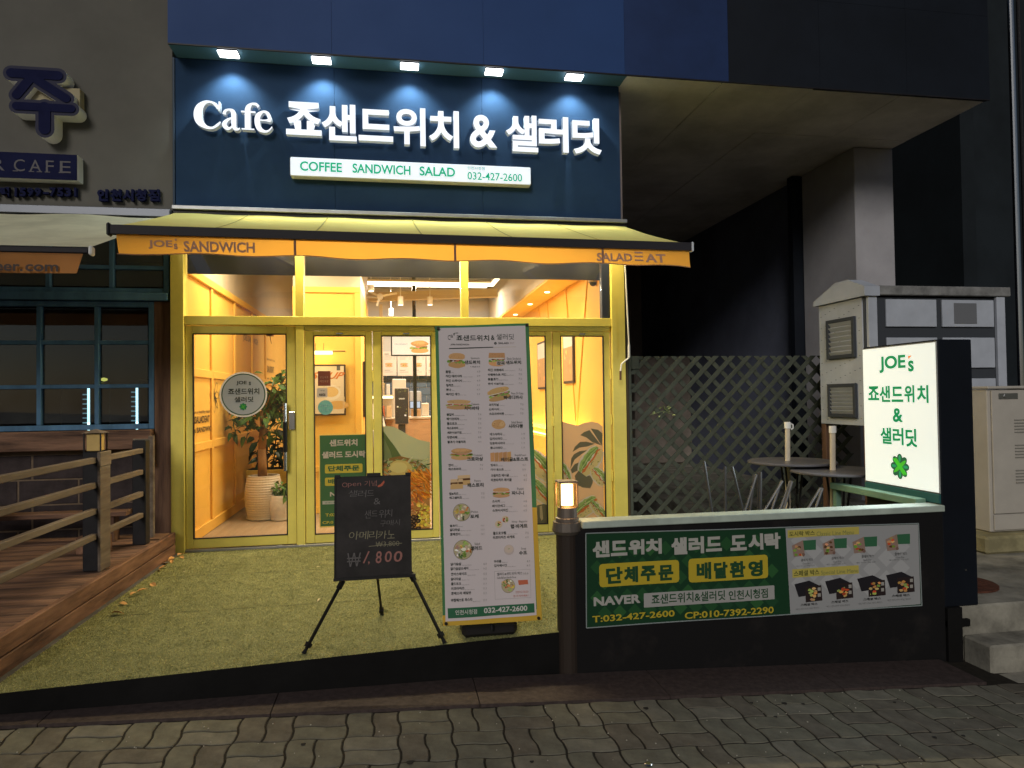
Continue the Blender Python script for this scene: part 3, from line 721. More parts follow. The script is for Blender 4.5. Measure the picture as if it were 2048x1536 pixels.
lamp('awning_batten_light', 'AREA', (.42, -.16, 2.92), 120, (1, .82, .48), target=(.42, -1.2, 1.2), size=3.4, sizey=.04, parent=aw)
rod = thing('awning_crank', 'thin white crank rod hanging at the right end of the cafe awning', 'crank', (2.22, -.16, 1.9))
b = B(); p = [PY(1250, 525, -.2), PY(1258, 690, -.2)]; b.tube(p, .0075, 8); build('rod', b, WHITEP, rod)
b = B(); b.tube([PY(1258, 690, -.2), PY(1258, 715, -.2)], .012, 8); b.tube([PY(1258, 715, -.2), PY(1243, 728, -.2), PY(1241, 742, -.2)], .0075, 8); build('crank_handle', b, WHITEP, rod)
b = B(); b.tube([PY(1241, 742, -.2), PY(1241, 760, -.2)], .011, 8); build('grip', b, mat('brown_grip', (.1, .05, .03), .5), rod)

# ---------------------------------------------------------------- neighbour on the left
nb = thing('neighbour_shop', 'tan rendered neighbour shop with weathered blue windows, wooden column and dark block base', 'building', (-3.5, 0, 0))
b = B(); b.box(-7, -1.958, 0, .3, 3.055, 9.1); build('upper_wall', b, TAN, nb)
b = B(); b.box(-7, -1.965, -.06, .0-.002, 2.98, 3.05, .004); build('awning_rail', b, mat('slate_rail', (.16, .17, .2), .4, .4), nb)
def wframe(x0, x1, z0, z1, xs, zs, t=.045, y0=-.03, y1=.03, name='window'):
    b = B(); b.box(x0, x0+t, y0, y1, z0, z1, .003); b.box(x1-t, x1, y0, y1, z0, z1, .003); b.box(x0+t+.001, x1-t-.001, y0, y1, z0, z0+t, .003); b.box(x0+t+.001, x1-t-.001, y0, y1, z1-t, z1, .003)
    wo = build(name, b, BLUEF, nb)
    for x in xs:
        b = B(); b.box(x-.018, x+.018, y0+.006, y1-.004, z0+t+.001, z1-t-.001, .003); build('glazing_bar', b, BLUEF, wo)
    for z in zs:
        b = B(); b.box(x0+t+.001, x1-t-.001, y0+.009, y1-.007, z-.017, z+.017, .003); build('glazing_bar', b, BLUEF, wo)
    for xa_, xb_ in zip([x0+t]+list(xs), list(xs)+[x1-t]):
        for za, zb2 in zip([z0+t]+list(zs), list(zs)+[z1-t]):
            b = B(); b.box(xa_+.02, xb_-.02, .010, .015, za+.019, zb2-.019); build('pane', b, GLASSD, wo)
    return wo
wframe(-5.3, -1.985, 2.30, 2.93, [-4.4, -3.95, -3.45, -2.97, -2.46], [2.53])
wframe(-5.3, -2.11, 1.10, 2.225, [-4.9, -4.45, -4.0, -3.52, -3.04, -2.58], [1.48, 1.865])
bx('window_sill', -6, -1.985, 2.232, 2.298, -.07, .05, BLUEF, nb)
b = B(); b.box(-2.108, -1.968, -.03, .05, .17, 2.230, .004); build('column', b, WOODZ, nb)
b = B(); b.box(-6, -2.112, -.12, .05, .93, 1.095, .005); build('sill_beam', b, WOOD, nb)
b = B(); b.box(-2.25, -2.112, -.14, -.121, .80, 1.02, .005); build('beam_end', b, WOODR, nb)
b = B(); b.box(-6, -2.112, .004, .25, 0, .929); build('mortar_bed', b, MORT, nb)
random.seed(11); bm = B(); bm.box(0, .462, 0, .03, 0, .205, .005); BM = meshof('brick', bm, BRICKM)
for r_ in range(4):
    for c_ in range(9):
        if -5.95+c_*.476+(r_ % 2)*.235-(.235 if r_ % 2 else 0)+(.0 if r_ % 2 else -.11) > -2.55: continue
        part('brick', BM, nb, (-5.95+c_*.476+(r_ % 2)*.235-(.235 if r_ % 2 else 0)+(.0 if r_ % 2 else -.11), -.001+random.uniform(-.002, .002), .03+r_*.217))
b = B(); b.box(-2.23, -2.14, -.10, -.03, .17, .93, .004); build('door_post', b, WOODZ, nb)
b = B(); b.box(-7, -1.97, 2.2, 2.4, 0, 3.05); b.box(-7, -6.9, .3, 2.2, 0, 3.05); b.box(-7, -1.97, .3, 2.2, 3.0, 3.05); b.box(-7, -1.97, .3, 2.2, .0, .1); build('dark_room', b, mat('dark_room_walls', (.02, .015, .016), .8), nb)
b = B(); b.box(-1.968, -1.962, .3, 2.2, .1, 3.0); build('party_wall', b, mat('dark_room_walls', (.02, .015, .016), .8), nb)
for i, (xc, y0_, y1_, lab) in enumerate(((176, 775, 855, 'dim drinks fridge with a lit edge strip behind the left window panes'), (273, 770, 852, 'dim drinks fridge with a lit edge strip behind the window panes nearest the cafe'))):
    q = PY(xc, y0_, 1.2); q2 = PY(xc, y1_, 1.2)
    t = thing('display_fridge', lab, 'fridge', (q.x, 1.4, .1), 'fridges in the neighbour shop')
    b = B(); b.box(q.x-.28, q.x+.02, 1.24, 1.8, .1, q.z+.06, .01); build('cabinet', b, BLK, t)
    b = B(); b.box(q.x-.012, q.x+.004, 1.21, 1.235, q2.z-.25, q.z, .002); build('light_strip', b, glow('fridge_led', (.55, .95, 1.0), 3.0), t)
    for k in range(12):
        z = q2.z-.2+(q.z-q2.z+.17)*k/12; b = B(); b.box(q.x-.018-.04, q.x-.014, 1.215, 1.235, z, z+.012); build('shelf_edge', b, mat('shelf_edge', (.3, .5, .55), .4, emis=(.4, .8, .9), estr=.35), t)
q = PY(208, 759, 1.6); b = B(); b.lathe([(.005, -.02), (.03, -.012), (.036, 0), (.03, .012), (.005, .02)], q, 14); tag(build('pendant_bulb', b, glow('yellow_bulb', (.8, .75, .15), 1.2)), 'small yellow glowing bulb seen through the neighbour window', 'lamp')
# neighbour sign letters
NV_ = mat('navy_letter_face', (.014, .016, .05), .9, var=.2, spec=.02); NE = mat('grey_letter_edge', (.045, .045, .07), .9, spec=.02); NS = mat('white_letter_return', (.75, .74, .7), .5)
def boxfit(x0, x1, y0, y1, Y): 
    xm, ym = (x0+x1)/2, (y0+y1)/2; return PY(x0, ym, Y).x, PY(x1, ym, Y).x, PY(xm, y1, Y).z, PY(xm, y0, Y).z
t = thing('hangul_sign_letter', 'large navy Hangul letter with white sides on the tan wall at the upper left', 'sign letter', (-3.1, 0, 3.9))
x0, x1, z0, z1 = boxfit(8, 142, 132, 268, -.16)

def jbars(Y, th, grow, m_, nm_):
    b = B(); W, H = x1-x0, z1-z0
    L = [((.10, .88), (.80, .88), .17), ((.42, .86), (.18, .56), .16), ((.48, .80), (.92, .55), .16), ((.18, .40), (1.0, .40), .15), ((.60, .40), (.60, .08), .20)]
    for i, (p, q, wd) in enumerate(L):
        pa, pb = Vector((x0+p[0]*W, z0+p[1]*H)), Vector((x0+q[0]*W, z0+q[1]*H)); d = (pb-pa).normalized(); n_ = Vector((-d.y, d.x)); r_ = wd*H/2*.82+grow
        pts = []
        for k in range(9): a = math.pi/2+math.pi*k/8; pts.append(pa + d*(math.cos(a)*r_) + n_*(math.sin(a)*r_))
        for k in range(9): a = -math.pi/2+math.pi*k/8; pts.append(pb + d*(math.cos(a)*r_) + n_*(math.sin(a)*r_))
        n0 = len(pts); f = [(u.x, Y-.0006*i, u.y) for u in pts]; g = [(u.x, Y+th, u.y) for u in pts]
        b.add(f, [tuple(range(n0))], 0); b.add(f+g, [(k, (k+1) % n0, n0+(k+1) % n0, n0+k) for k in range(n0)], 1 if isinstance(m_, list) else 0)
    return build(nm_, b, m_, t)
jbars(-.15, .145, .026, [NE, NS], 'letter_body')
jbars(-.158, .004, -.002, NV_, 'letter_face')
x0, x1, z0, z1 = boxfit(60, 160, 174, 225, -.09); b = B(); b.box(x0, x1, -.09, -.003, z0, z1, .003); build('mounting_box', b, mat('tan_mount', (.3, .26, .17), .7), t)
x0, x1, z0, z1 = boxfit(-160, 154, 303, 355, -.12)
t = thing('neighbour_sign_box', 'dark navy sign box reading CAFE with white side, under the large Hangul letter', 'sign', (-3.2, -.06, 3.4))
b = B(); b.box(x0, x1, -.12, -.115, z0, z1, .002); bx_o = build('face', b, NV_, t)
b = B(); b.box(x0, x1+.002, -.1145, -.003, z0, z1, .002); build('case', b, NS, t)
s = Sheet((0, -.12, 0), (1, 0, 0), (0, 0, 1), (0, -1, 0))
for ch, a_, c_ in (('R', -18, 10), ('C', 28, 50), ('A', 59, 83), ('F', 92, 108), ('E', 120, 142), ('E', -48, -28), ('E', -78, -58), ('B', -110, -90)):
    xa_, xb_, _, _ = boxfit(a_, c_, 312, 345, -.12); s.txt(ch, xa_, z0+.06, xb_, z1-.06, (.07, .065, .08), .0, 4)
    if ch in 'AFECR':
        for e_ in (xa_, xb_-.03) if ch == 'A' else (xa_-.004,): s.rect(e_-.006, z0+.058, e_+.036, z0+.066, (.07, .065, .08))
build('lettering', s.b, INK, t)
t = thing('phone_lettering', 'small dark raised phone number lettering on the tan wall above the left awning', 'sign letter', (-2.8, -.03, 3.16))
def dl(body, x0, x1, y0, y1, bold):
    xa_, xb_, za, zb2 = boxfit(x0, x1, y0, y1, -.05); b = B(); b.text(body, (xa_, -.012, za), (xb_-xa_, 0, 0), (0, 0, zb2-za), bold=bold, depth=.04, res=2); build('letter', b, NV_, t)
for ch, x0 in zip('1599-7531', (24, 39, 54, 69, 84, 99, 114, 129, 143)):
    if ch == '-': dl('-', 86, 98, 384, 388, .02)
    elif ch == '1': dl('1', x0+5, x0+9.5, 375, 393, .0)
    else: dl(ch, x0, x0+13, 375, 393, .05)
for ch, x0 in zip('인천시청점', (194, 220, 245, 270, 296)): dl(ch, x0, x0+22, 378, 402, .05)
dl('택', 0, 18, 374, 394, .05); dl('문', -28, -6, 373, 393, .05)

# left awning
la = thing('neighbour_awning', 'faded cream awning with dull amber valance over the left deck', 'awning', (-3.2, -.8, 2.5))
YL = -1.6; q = PY(182, 500, YL); XR2 = q.x; 
b = B(); NU, NV = 40, 12; vs = []
for j in range(NV+1):
    v = j/NV
    for i in range(NU+1):
        u = i/NU; xb_ = -1.985+(XR2+1.985)*v; vs.append((-6+(xb_+6)*u, -.05+(YL+.05)*v, 2.975+(PY(182, 494, YL).z-2.975)*v - .03*math.sin(math.pi*v)*(1-.7*u) + .008*math.sin(u*40)*v*(1-v)*2+.01*math.sin(u*25)*(1-v)))
b.add(vs, [(j*(NU+1)+i, j*(NU+1)+i+1, (j+1)*(NU+1)+i+1, (j+1)*(NU+1)+i) for j in range(NV) for i in range(NU)]); build('canopy', b, AWN2, la, smooth=True)
zt = PY(180, 496, YL).z; zb2 = PY(180, 508, YL).z
b = B(); b.box(-6, XR2-.01, YL-.02, YL+.03, zb2, zt, .006); build('front_bar', b, mat('dark_bronze_bar', (.018, .016, .02), .6), la)
b = B(); b.box(XR2-.008, XR2+.014, YL-.03, YL+.035, zb2-.012, zt+.012, .012); build('end_cap', b, WHITEP, la)
zv = PY(160, 548, YL).z; xv = PY(168, 520, YL).x
b = B(); vs = []
for j in range(4):
    for i in range(41): u = i/40; vs.append((-6+(xv+6)*u-(.012*j if i == 40 else 0), YL-.01+.012*math.sin(u*30)*j/3, zb2+(zv-zb2)*j/3))
b.add(vs, [(j*41+i, j*41+i+1, (j+1)*41+i+1, (j+1)*41+i) for j in range(3) for i in range(40)]); v2 = build('valance', b, VAL2, la, smooth=True)
s = Sheet((0, YL-.026, 0), (1, 0, 0), (0, 0, 1), (0, -1, 0))
xa_, xb_, za, zb3 = boxfit(-2, 117, 524, 544, YL-.026); 
for body, a_, c_, y0_, y1_ in (('eer.', -10, 46, 528, 542), ('com', 51, 117, 529, 543)):
    xa_, xb_, za, zb3 = boxfit(a_, c_, y0_, y1_, YL-.026); s.txt(body, xa_, za, xb_, zb3, (.03, .02, .02), .03, 4)
build('valance_lettering', s.b, INK, v2)

# deck
dk = thing('wooden_deck', 'weathered reddish timber deck with two stacked fascia boards left of the turf', 'deck', (-3, -1.5, 0))
random.seed(21); ZD = .19
y = -2.94; meshes = []
while y < -.14:
    b = B(); b.box(-6, -1.955, y+.003, y+.139, ZD-.03, ZD+random.uniform(-.0015, .0015), .004); build('deck_plank', b, WOOD, dk); y += .142
b = B(); b.box(-1.953, -1.915, -2.98, -.10, .095, ZD+.004, .005); build('fascia_board', b, WOODY, dk)
b = B(); b.box(-1.951, -1.915, -2.98, -.10, -.04, .089, .005); build('fascia_board', b, WOODY, dk)
b = B(); b.box(-6, -1.96, -2.975, -2.945, -.08, ZD, .005); build('front_board', b, WOOD, dk)
b = B(); b.box(-6, -1.956, -2.92, -.02, -.4, .155); build('joists', b, mat('dark_timber', (.02, .013, .01), .9), dk)
b = B(); b.box(-1.9145, -1.88, -2.97, -.05, -.03, .004, .003); build('grey_edge_flashing', b, mat('dull_grey_flashing', (.09, .085, .08), .8, var=.4, vscale=8), dk)
rl = thing('deck_railing', 'grey brown timber railing with four square rails between dark posts on the deck', 'railing', (-2.02, -1.5, ZD))
for z in (.945, .775, .60, .43):
    b = B(); b.box(-2.045, -2.005, -4.2, -1.445, z-.02, z+.02, .004); build('rail', b, WOODR, rl)
    b = B(); b.box(-2.045, -2.005, -1.322, -.60, z-.02, z+.02, .004); build('rail', b, WOODR, rl)
b = B(); b.box(-2.105, -1.985, -1.443, -1.323, ZD, 1.0, .006); build('post', b, DKM, rl)
b = B(); b.box(-2.0, -1.982, -1.47, -1.30, ZD, .92, .004); b.box(-2.0, -1.978, -1.475, -1.295, .90, 1.0, .004); build('post_cladding', b, WOODR, rl)
b = B(); b.box(-2.09, -1.99, -.60, -.50, ZD, 1.03, .006); build('post', b, DKM, rl)
b = B(); b.box(-2.07, -2.03, -.30, -.26, ZD, 1.05, .004); build('post', b, WOODR, rl)
lt = thing('post_lantern', 'unlit amber box lantern with pyramid cap on top of the deck railing post', 'lantern', (-2.045, -1.383, 1.0))
b = B(); b.box(-2.087, -2.003, -1.425, -1.341, 1.004, 1.125, .004); build('shade', b, mat('amber_acrylic', (.55, .38, .14), .4, var=.2, vscale=6), lt)
b = B()
for dx in (-.052, .052):
    for dy in (-.052, .052): b.box(-2.045+dx-.004, -2.045+dx+.004, -1.383+dy-.004, -1.383+dy+.004, 1.002, 1.128)
build('frame', b, DKM, lt)
b = B(); b.add([(-2.11, -1.448, 1.128), (-1.98, -1.448, 1.128), (-1.98, -1.318, 1.128), (-2.11, -1.318, 1.128), (-2.045, -1.383, 1.155)], [(0, 3, 2, 1), (0, 1, 4), (1, 2, 4), (2, 3, 4), (3, 0, 4)]); build('cap', b, WOODR, lt)
bn = thing('wooden_bench', 'low brown plank bench against the dark block base behind the railing', 'bench', (-2.9, -.4, ZD))
b = B(); b.box(-3.4, -2.2, -.42, -.26, .40, .44, .005); build('seat', b, WOOD, bn)
for x in (-3.3, -2.35):
    b = B(); b.box(x, x+.05, -.40, -.28, ZD, .398, .004); build('leg', b, WOODZ, bn)
pl = thing('planter_block', 'short brown timber block standing on the deck behind the lantern post', 'block', (-2.5, -.9, ZD))
b = B(); q = PZ(160, 1110, ZD); b.box(q.x-.03, q.x+.18, q.y, q.y+.12, ZD, ZD+.13, .006); build('timber', b, WOODY, pl)
tt = thing('folded_table', 'folded metal table legs at the left edge of the deck', 'table', (-3.3, -.7, ZD))
b = B(); b.box(-3.75, -3.12, -1.0, -.5, .60, .625, .005); build('tabletop', b, mat('dark_grey_top', (.08, .07, .07), .4), tt)
for (a_, c_) in (((-3.6, -.95, .6), (-3.15, -.95, ZD+.01)), ((-3.15, -.55, .6), (-3.6, -.55, ZD+.01)), ((-3.15, -.95, .5), (-3.5, -.95, ZD+.01))):
    b = B(); b.cyl(a_, c_, .009, n=8); build('leg', b, STEEL, tt)
# ================================================================ right terrace
PALE = mat('pale_green_capping', (.38, .44, .39), .6, var=.25, vscale=7, bump=.2, bscale=50)
GRN = mat('dark_green_paint', (.035, .10, .06), .6, var=.3, vscale=6)
lw = thing('terrace_wall', 'low black terrace wall with pale green capping and a menu banner on its front', 'low wall', (2.1, -2.7, -.3))
YW = -2.75
b = B(); b.box(.925, 3.355, YW, -2.68, -.55, .582, .003); build('front_panel', b, mat('black_brown_panel', (.006, .0055, .006), .75, col2=(.014, .012, .0115), vscale=5, lo=.28, hi=.46, bump=.15, bscale=25), lw)
b = B(); b.box(1.03, 3.36, YW-.015, -2.64, .584, .624, .004); build('capping', b, PALE, lw)
b = B(); b.cyl((.955, -2.70, -.5), (.955, -2.70, .57), .062, n=18); build('end_post', b, mat('brown_post', (.03, .022, .018), .5), lw)
b = B(); b.cyl((.955, -2.70, .571), (.955, -2.70, .62), .085, .078, n=22); b.cyl((.955, -2.70, .55), (.955, -2.70, .5705), .07, .085, n=22); build('post_cap', b, mat('bronze_cap', (.12, .10, .085), .45, .3), lw)
b = B(); b.box(3.27, 3.345, -2.63, -1.75, .60, .648, .004); b.box(3.29, 3.33, -1.80, -1.76, 0, .598); build('return_rail', b, mat('green_rail', (.15, .26, .19), .55, var=.2), lw)
b = B(); b.box(3.28, 3.34, -2.62, -1.8, .0, .40); build('return_panel', b, GRN, lw)
b = B(); b.box(3.357, 3.46, -2.77, -2.66, -.6, -.012, .004); b.box(3.357, 3.52, -2.765, -2.66, -.135, -.09, .004); build('corner_foot', b, BLACKF, lw)
wl = thing('bollard_lamp', 'lit amber glass lantern on the rounded end post of the low black wall', 'lamp', (.955, -2.70, .621))
cx, cy = .958, -2.70
b = B(); b.lathe([(.066, .0), (.066, .02), (.058, .024), (.055, .08)], (cx, cy, .621), 24); build('base', b, mat('grey_bronze', (.16, .13, .11), .45, .5), wl)
b = B(); b.box(cx-.048, cx+.048, cy-.048, cy+.048, .702, .838, .004); build('glass_shade', b, glass('amber_glass', (1, .9, .7), .8), wl)
b = B(); b.cyl((cx, cy, .712), (cx, cy, .83), .036, n=20); build('glowing_tube', b, glow('warm_lantern', (1, .74, .38), 5.5), wl)
b = B()
for dx in (-.05, .05):
    for dy in (-.05, .05): b.box(cx+dx-.0035, cx+dx+.0035, cy+dy-.0035, cy+dy+.0035, .70, .84)
build('frame', b, mat('copper_frame', (.35, .2, .12), .4, .6), wl)
b = B(); b.box(cx-.056, cx+.056, cy-.056, cy+.056, .841, .853, .003); build('cap', b, mat('grey_bronze', (.16, .13, .11), .45, .5), wl)
lamp('bollard_light', 'POINT', (cx, cy-.02, .78), 7, (1, .62, .28), soft=.045, parent=wl)

# banner on the wall
YBN = YW-.012
def z4(x, y): return 1140+x/2.7676, 1020+y/2.7676
bw = thing('wall_banner', 'wide green and white vinyl banner with lunch box offers tied to the low black wall', 'banner', (2.1, YBN, .27))
def bwave(x, z): return .006*math.sin(x*5.1+z*3) + .004*math.sin(x*11+1+z*9) 
def wavy(b):
    b.v = [(x, y+bwave(x, z), z) for x, y, z in b.v]; return b
def uv4(x, y): p = PY(*z4(x, y), YBN); return p.x, p.z
def quad_grid(b, A, Bq, C_, D, nx, nz, Y, col):
    for j in range(nz):
        for i in range(nx):
            pts = []
            for (u, v) in ((i, j), (i+1, j), (i+1, j+1), (i, j+1)):
                u, v = u/nx, v/nz; pts.append(((D[0]*(1-u)+C_[0]*u)*(1-v)+(A[0]*(1-u)+Bq[0]*u)*v, Y, (D[1]*(1-u)+C_[1]*u)*(1-v)+(A[1]*(1-u)+Bq[1]*u)*v))
            b.poly(pts, col=col)
def bwave(x, z): return .004*math.sin(x*5.1+z*3)
A0, B0, C0, D0 = uv4(88, 130), uv4(1925, 74), uv4(1945, 528), uv4(90, 652)
b = B(); quad_grid(b, A0, B0, C0, D0, 40, 8, YBN, (.012, .05, .022)); build('vinyl_sheet', wavy(b), INKC, bw)
s = Sheet((0, YBN, 0), (1, 0, 0), (0, 0, 1), (0, -1, 0), base=.0012)
random.seed(31)
for r_ in range(-1, 7):
    for c_ in range(14):
        x_, y_ = 150+c_*84+(42 if r_ % 2 else 0), 150+r_*84-(c_*6)
        if x_ > 1150 or y_ > 590-.07*x_ or y_ < 185-.033*x_: continue
        g = random.choice(((.022, .085, .03), (.03, .11, .035), (.018, .07, .03)))
        s.shape([uv4(x_, y_-40), uv4(x_+38, y_), uv4(x_, y_+40), uv4(x_-38, y_)], g, up=False)
s.k += .0004
x0, z0 = uv4(1195, 580); 

def gq(sh, a_, b_, c_, d_, nx, nz, col):
    for j in range(nz):
        for i in range(nx):
            L = []
            for (u, v) in ((i, j), (i+1, j), (i+1, j+1), (i, j+1)):
                u, v = u/nx, v/nz; L.append(sh.P((d_[0]*(1-u)+c_[0]*u)*(1-v)+(a_[0]*(1-u)+b_[0]*u)*v, (d_[1]*(1-u)+c_[1]*u)*(1-v)+(a_[1]*(1-u)+b_[1]*u)*v))
            sh.b.poly(L, col=col)
    sh.k += sh.step
gq(s, uv4(1193, 102), uv4(1922, 79), uv4(1938, 520), uv4(1218, 580), 14, 3, (.34, .34, .35)); s.k += .0003
for c_ in range(9):
    for r_ in range(4):
        x_, y_ = 1270+c_*80, 170+r_*118-c_*4+(59 if c_ % 2 else 0)
        if y_ > 485-(x_-1200)*.08 or y_ < 160 or x_ > 1860: continue
        s.shape([uv4(x_, y_-50), uv4(x_+48, y_), uv4(x_, y_+50), uv4(x_-48, y_)], (.41, .41, .42), up=False)
s.k += .0004
def t4(body, x0, x1, yt, yb, col, bold=.0, res=3):
    a_ = uv4(x0, yb); t_ = uv4(x0, yt); e = uv4(x1, yb); s.txt(body, a_[0], a_[1], e[0], t_[1], col, bold, res)
GW = (.42, .41, .38); YL_ = (.52, .39, .035); DG = (.02, .07, .03)
for ch, x0, x1, yt, yb in (('샌', 125, 220, 172, 264), ('드', 226, 318, 172, 256), ('위', 325, 412, 165, 250), ('치', 420, 508, 160, 246), ('샐', 560, 648, 153, 248), ('러', 655, 740, 148, 242), ('드', 750, 838, 148, 230), ('도', 885, 975, 140, 225), ('시', 985, 1068, 132, 222), ('락', 1075, 1165, 128, 218)): t4(ch, x0, x1, yt, yb, GW, .06)
for (x0, yt, x1, yb) in ((163, 300, 605, 428), (657, 270, 1095, 402)):
    a_ = uv4(x0, yb); t_ = uv4(x0, yt); e = uv4(x1, yb-8); s.rrg(a_[0], a_[1], e[0], t_[1], .018, YL_)
for ch, x0, x1, yt, yb in (('단', 200, 292, 318, 410), ('체', 300, 378, 314, 404), ('주', 392, 475, 310, 396), ('문', 490, 572, 306, 392), ('배', 700, 780, 290, 385), ('달', 795, 870, 288, 380), ('환', 882, 968, 284, 374), ('영', 985, 1065, 280, 368)): t4(ch, x0, x1, yt, yb, DG, .055)
t4('NAVER', 130, 390, 482, 532, GW, .06)
a_ = uv4(410, 541); t_ = uv4(410, 462); e = uv4(1130, 500); s.rrg(a_[0], a_[1], e[0], t_[1], .004, (.38, .37, .36))
t4('죠샌드위치&샐러딧', 452, 858, 468, 524, DG, .018); t4('인천시청점', 876, 1092, 445, 498, DG, .018)
t4('T:032-427-2600', 122, 580, 585, 622, YL_, .022); t4('CP:010-7392-2290', 635, 1125, 566, 604, YL_, .022)
for (x0, x1, yt, yb, ko, en) in ((1205, 1600, 112, 155, '도시락 박스', 'Classic Line Menu'), (1230, 1600, 328, 375, '스페셜 박스', 'Special Line Menu')):
    a_ = uv4(x0, yb); t_ = uv4(x0, yt); e = uv4(x1, yb); s.rrg(a_[0], a_[1], e[0], t_[1], .002, (.50, .42, .10))
    t4(ko, x0+8, x0+150, yt+8, yb-8, (.09, .1, .03), .02); t4(en, x0+160, x0+365, yt+8, yb-10, (.2, .22, .09), 0, 2)
for i, (x_, y_) in enumerate(((1300, 215), (1470, 205), (1635, 195), (1815, 180))):
    sh_ = lambda dx, dy: uv4(x_+dx, y_+dy)
    s.shape([sh_(-18, -45), sh_(62, -50), sh_(62, 5), sh_(-10, 8)], (.04, .14, .07)); s.shape([sh_(-72, -18), sh_(-10, -48), sh_(0, 38), sh_(-62, 45)], (.3, .2, .16))
    for k in range(9): q = sh_(random.uniform(-58, -12), random.uniform(-28, 34)); blob(s, q[0], q[1], .012, .008, jit(random.choice((TOM, LET, BREAD, DK)), .3), 7, .3)
    q = sh_(-8, 32); s.shape(disc(q[0], q[1], .010, n=12), (.2, .12, .1))
    t4('클래식 박스', x_-22, x_+45, y_+54, y_+70, (.08, .08, .08), .0, 1); t4('Classic Box', x_-15, x_+30, y_+76, y_+86, (.2, .2, .2), 0, 1); t4('메인 사이드 과일 음료', x_-50, x_+55, y_+92, y_+101, (.25, .25, .25), 0, 1)
for i, (x_, y_) in enumerate(((1318, 455), (1490, 440), (1668, 425), (1825, 405))):
    sh_ = lambda dx, dy: uv4(x_+dx, y_+dy)
    s.shape([sh_(-78, -45), sh_(5, -65), sh_(60, -38), sh_(-20, 20), sh_(-55, 25)], (.02, .018, .022)); s.shape([sh_(-18, -30), sh_(72, -40), sh_(78, 45), sh_(-15, 55)], (.03, .02, .02))
    for k in range(12): q = sh_(random.uniform(-5, 45), random.uniform(-22, 42)); blob(s, q[0], q[1], .013, .008, jit(random.choice((TOM, LET2, BREAD, (.7, .35, .1))), .3), 7, .3)
    q = sh_(52, -8); s.rect(q[0], q[1], q[0]+.02, q[1]+.02, (.35, .33, .3)); q = sh_(52, 25); s.rect(q[0], q[1], q[0]+.02, q[1]+.02, (.35, .33, .3))
    t4('스페셜 박스', x_-45, x_+50, y_+62, y_+76, (.05, .05, .05), .02, 1); t4('메인 샌드위치 과일 샐러드', x_-70, x_+60, y_+88, y_+98, (.25, .25, .25), 0, 1)
build('banner_print', wavy(s.b), INKC, bw)
b = B()
for c1, c2 in ((A0, B0), (B0, C0), (C0, D0), (D0, A0)):
    n_ = 24
    for i in range(n_):
        p = (c1[0]+(c2[0]-c1[0])*i/n_, c1[1]+(c2[1]-c1[1])*i/n_); q = (c1[0]+(c2[0]-c1[0])*(i+1)/n_, c1[1]+(c2[1]-c1[1])*(i+1)/n_)
        b.cyl((p[0], YBN-.001, p[1]), (q[0], YBN-.001, q[1]), .0035, n=6)
build('rope_hem', wavy(b), mat('clear_hem', (.22, .25, .25), .35), bw)

# light box pillar sign
lb = thing('lightbox_sign', 'tall black pillar sign with a glowing white side panel and green lettering', 'sign', (3.48, -2.4, -.02))
XLb = 3.35
b = B(); b.box(XLb+.006, 3.60, -2.745, -2.05, -.014, 1.66, .006); build('cabinet', b, mat('black_cabinet', (.006, .008, .013), .5, var=.3, vscale=2), lb)
zt, zb_, ya, yb = 1.648, .692, -2.742, -2.055
b = B(); b.box(XLb-.004, XLb+.004, ya, yb, zb_, zt, .002); fpn = build('lit_panel', b, mat('panel_edge', (.3, .31, .31), .5), lb)
s = Sheet((XLb-.004, yb, 0), (0, -1, 0), (0, 0, 1), (-1, 0, 0), base=.0006)
W_ = yb-ya
def lbx(x, y): p = PX(x, y, XLb); return yb-p.y, p.z
s.rect(.006, zb_+.006, W_-.006, zt-.006, (.84, .92, .93))
def zl_(x, y): return lbx(1600+x/2.897, 520+y/2.897)
GL = (.0, .25, .09)
def tl(body, x0, x1, yt, yb_, col=GL, bold=.03):
    a_, e, t_ = zl_(x0, yb_), zl_(x1, yb_), zl_(x0, yt); s.txt(body, a_[0], a_[1], e[0], t_[1], col, bold, 5)
tl('JOE', 465, 617, 560, 655, GL, .035); tl('s', 632, 664, 583, 647, GL, .035)
p_ = [zl_(629, 556), zl_(652, 552), zl_(632, 575)]; s.shape(p_, (.8, .25, .06))
for ch, x0, x1, yt, yb_ in (('죠', 400, 464, 732, 812), ('샌', 467, 528, 730, 822), ('드', 536, 603, 734, 822), ('위', 610, 668, 726, 825), ('치', 684, 750, 726, 828), ('&', 543, 600, 858, 938), ('샐', 472, 536, 968, 1062), ('러', 543, 605, 970, 1068), ('딧', 618, 684, 975, 1080)): tl(ch, x0, x1, yt, yb_)
q = zl_(582, 1196); r2 = abs(zl_(582, 1122)[1]-q[1]); s.clover(q[0], q[1], r2, (.02, .10, .05), (.06, .45, .03))
for a__ in (R(-40),): s.shape(disc(q[0], q[1], .95*r2, .16*r2, 16, rot=a__), (.05, .5, .03))
build('panel_print', s.b, INKB, fpn)
lamp('lightbox_light', 'AREA', (XLb-.03, (ya+yb)/2, (zt+zb_)/2), 24, (.85, .97, 1.0), target=(XLb-2, (ya+yb)/2, 1.0), size=.62, sizey=.9, parent=lb)
b = B(); b.box(XLb-.01, XLb+.004, ya, yb, .63, .688, .002); build('lower_trim', b, mat('teal_trim', (.02, .09, .09), .5), lb)
q = PY(1932, 1140, -2.75); b = B(); b.cyl((q.x, -2.75, q.z), (q.x, -2.742, q.z), .006, n=8); build('rivet', b, STEEL, lb)

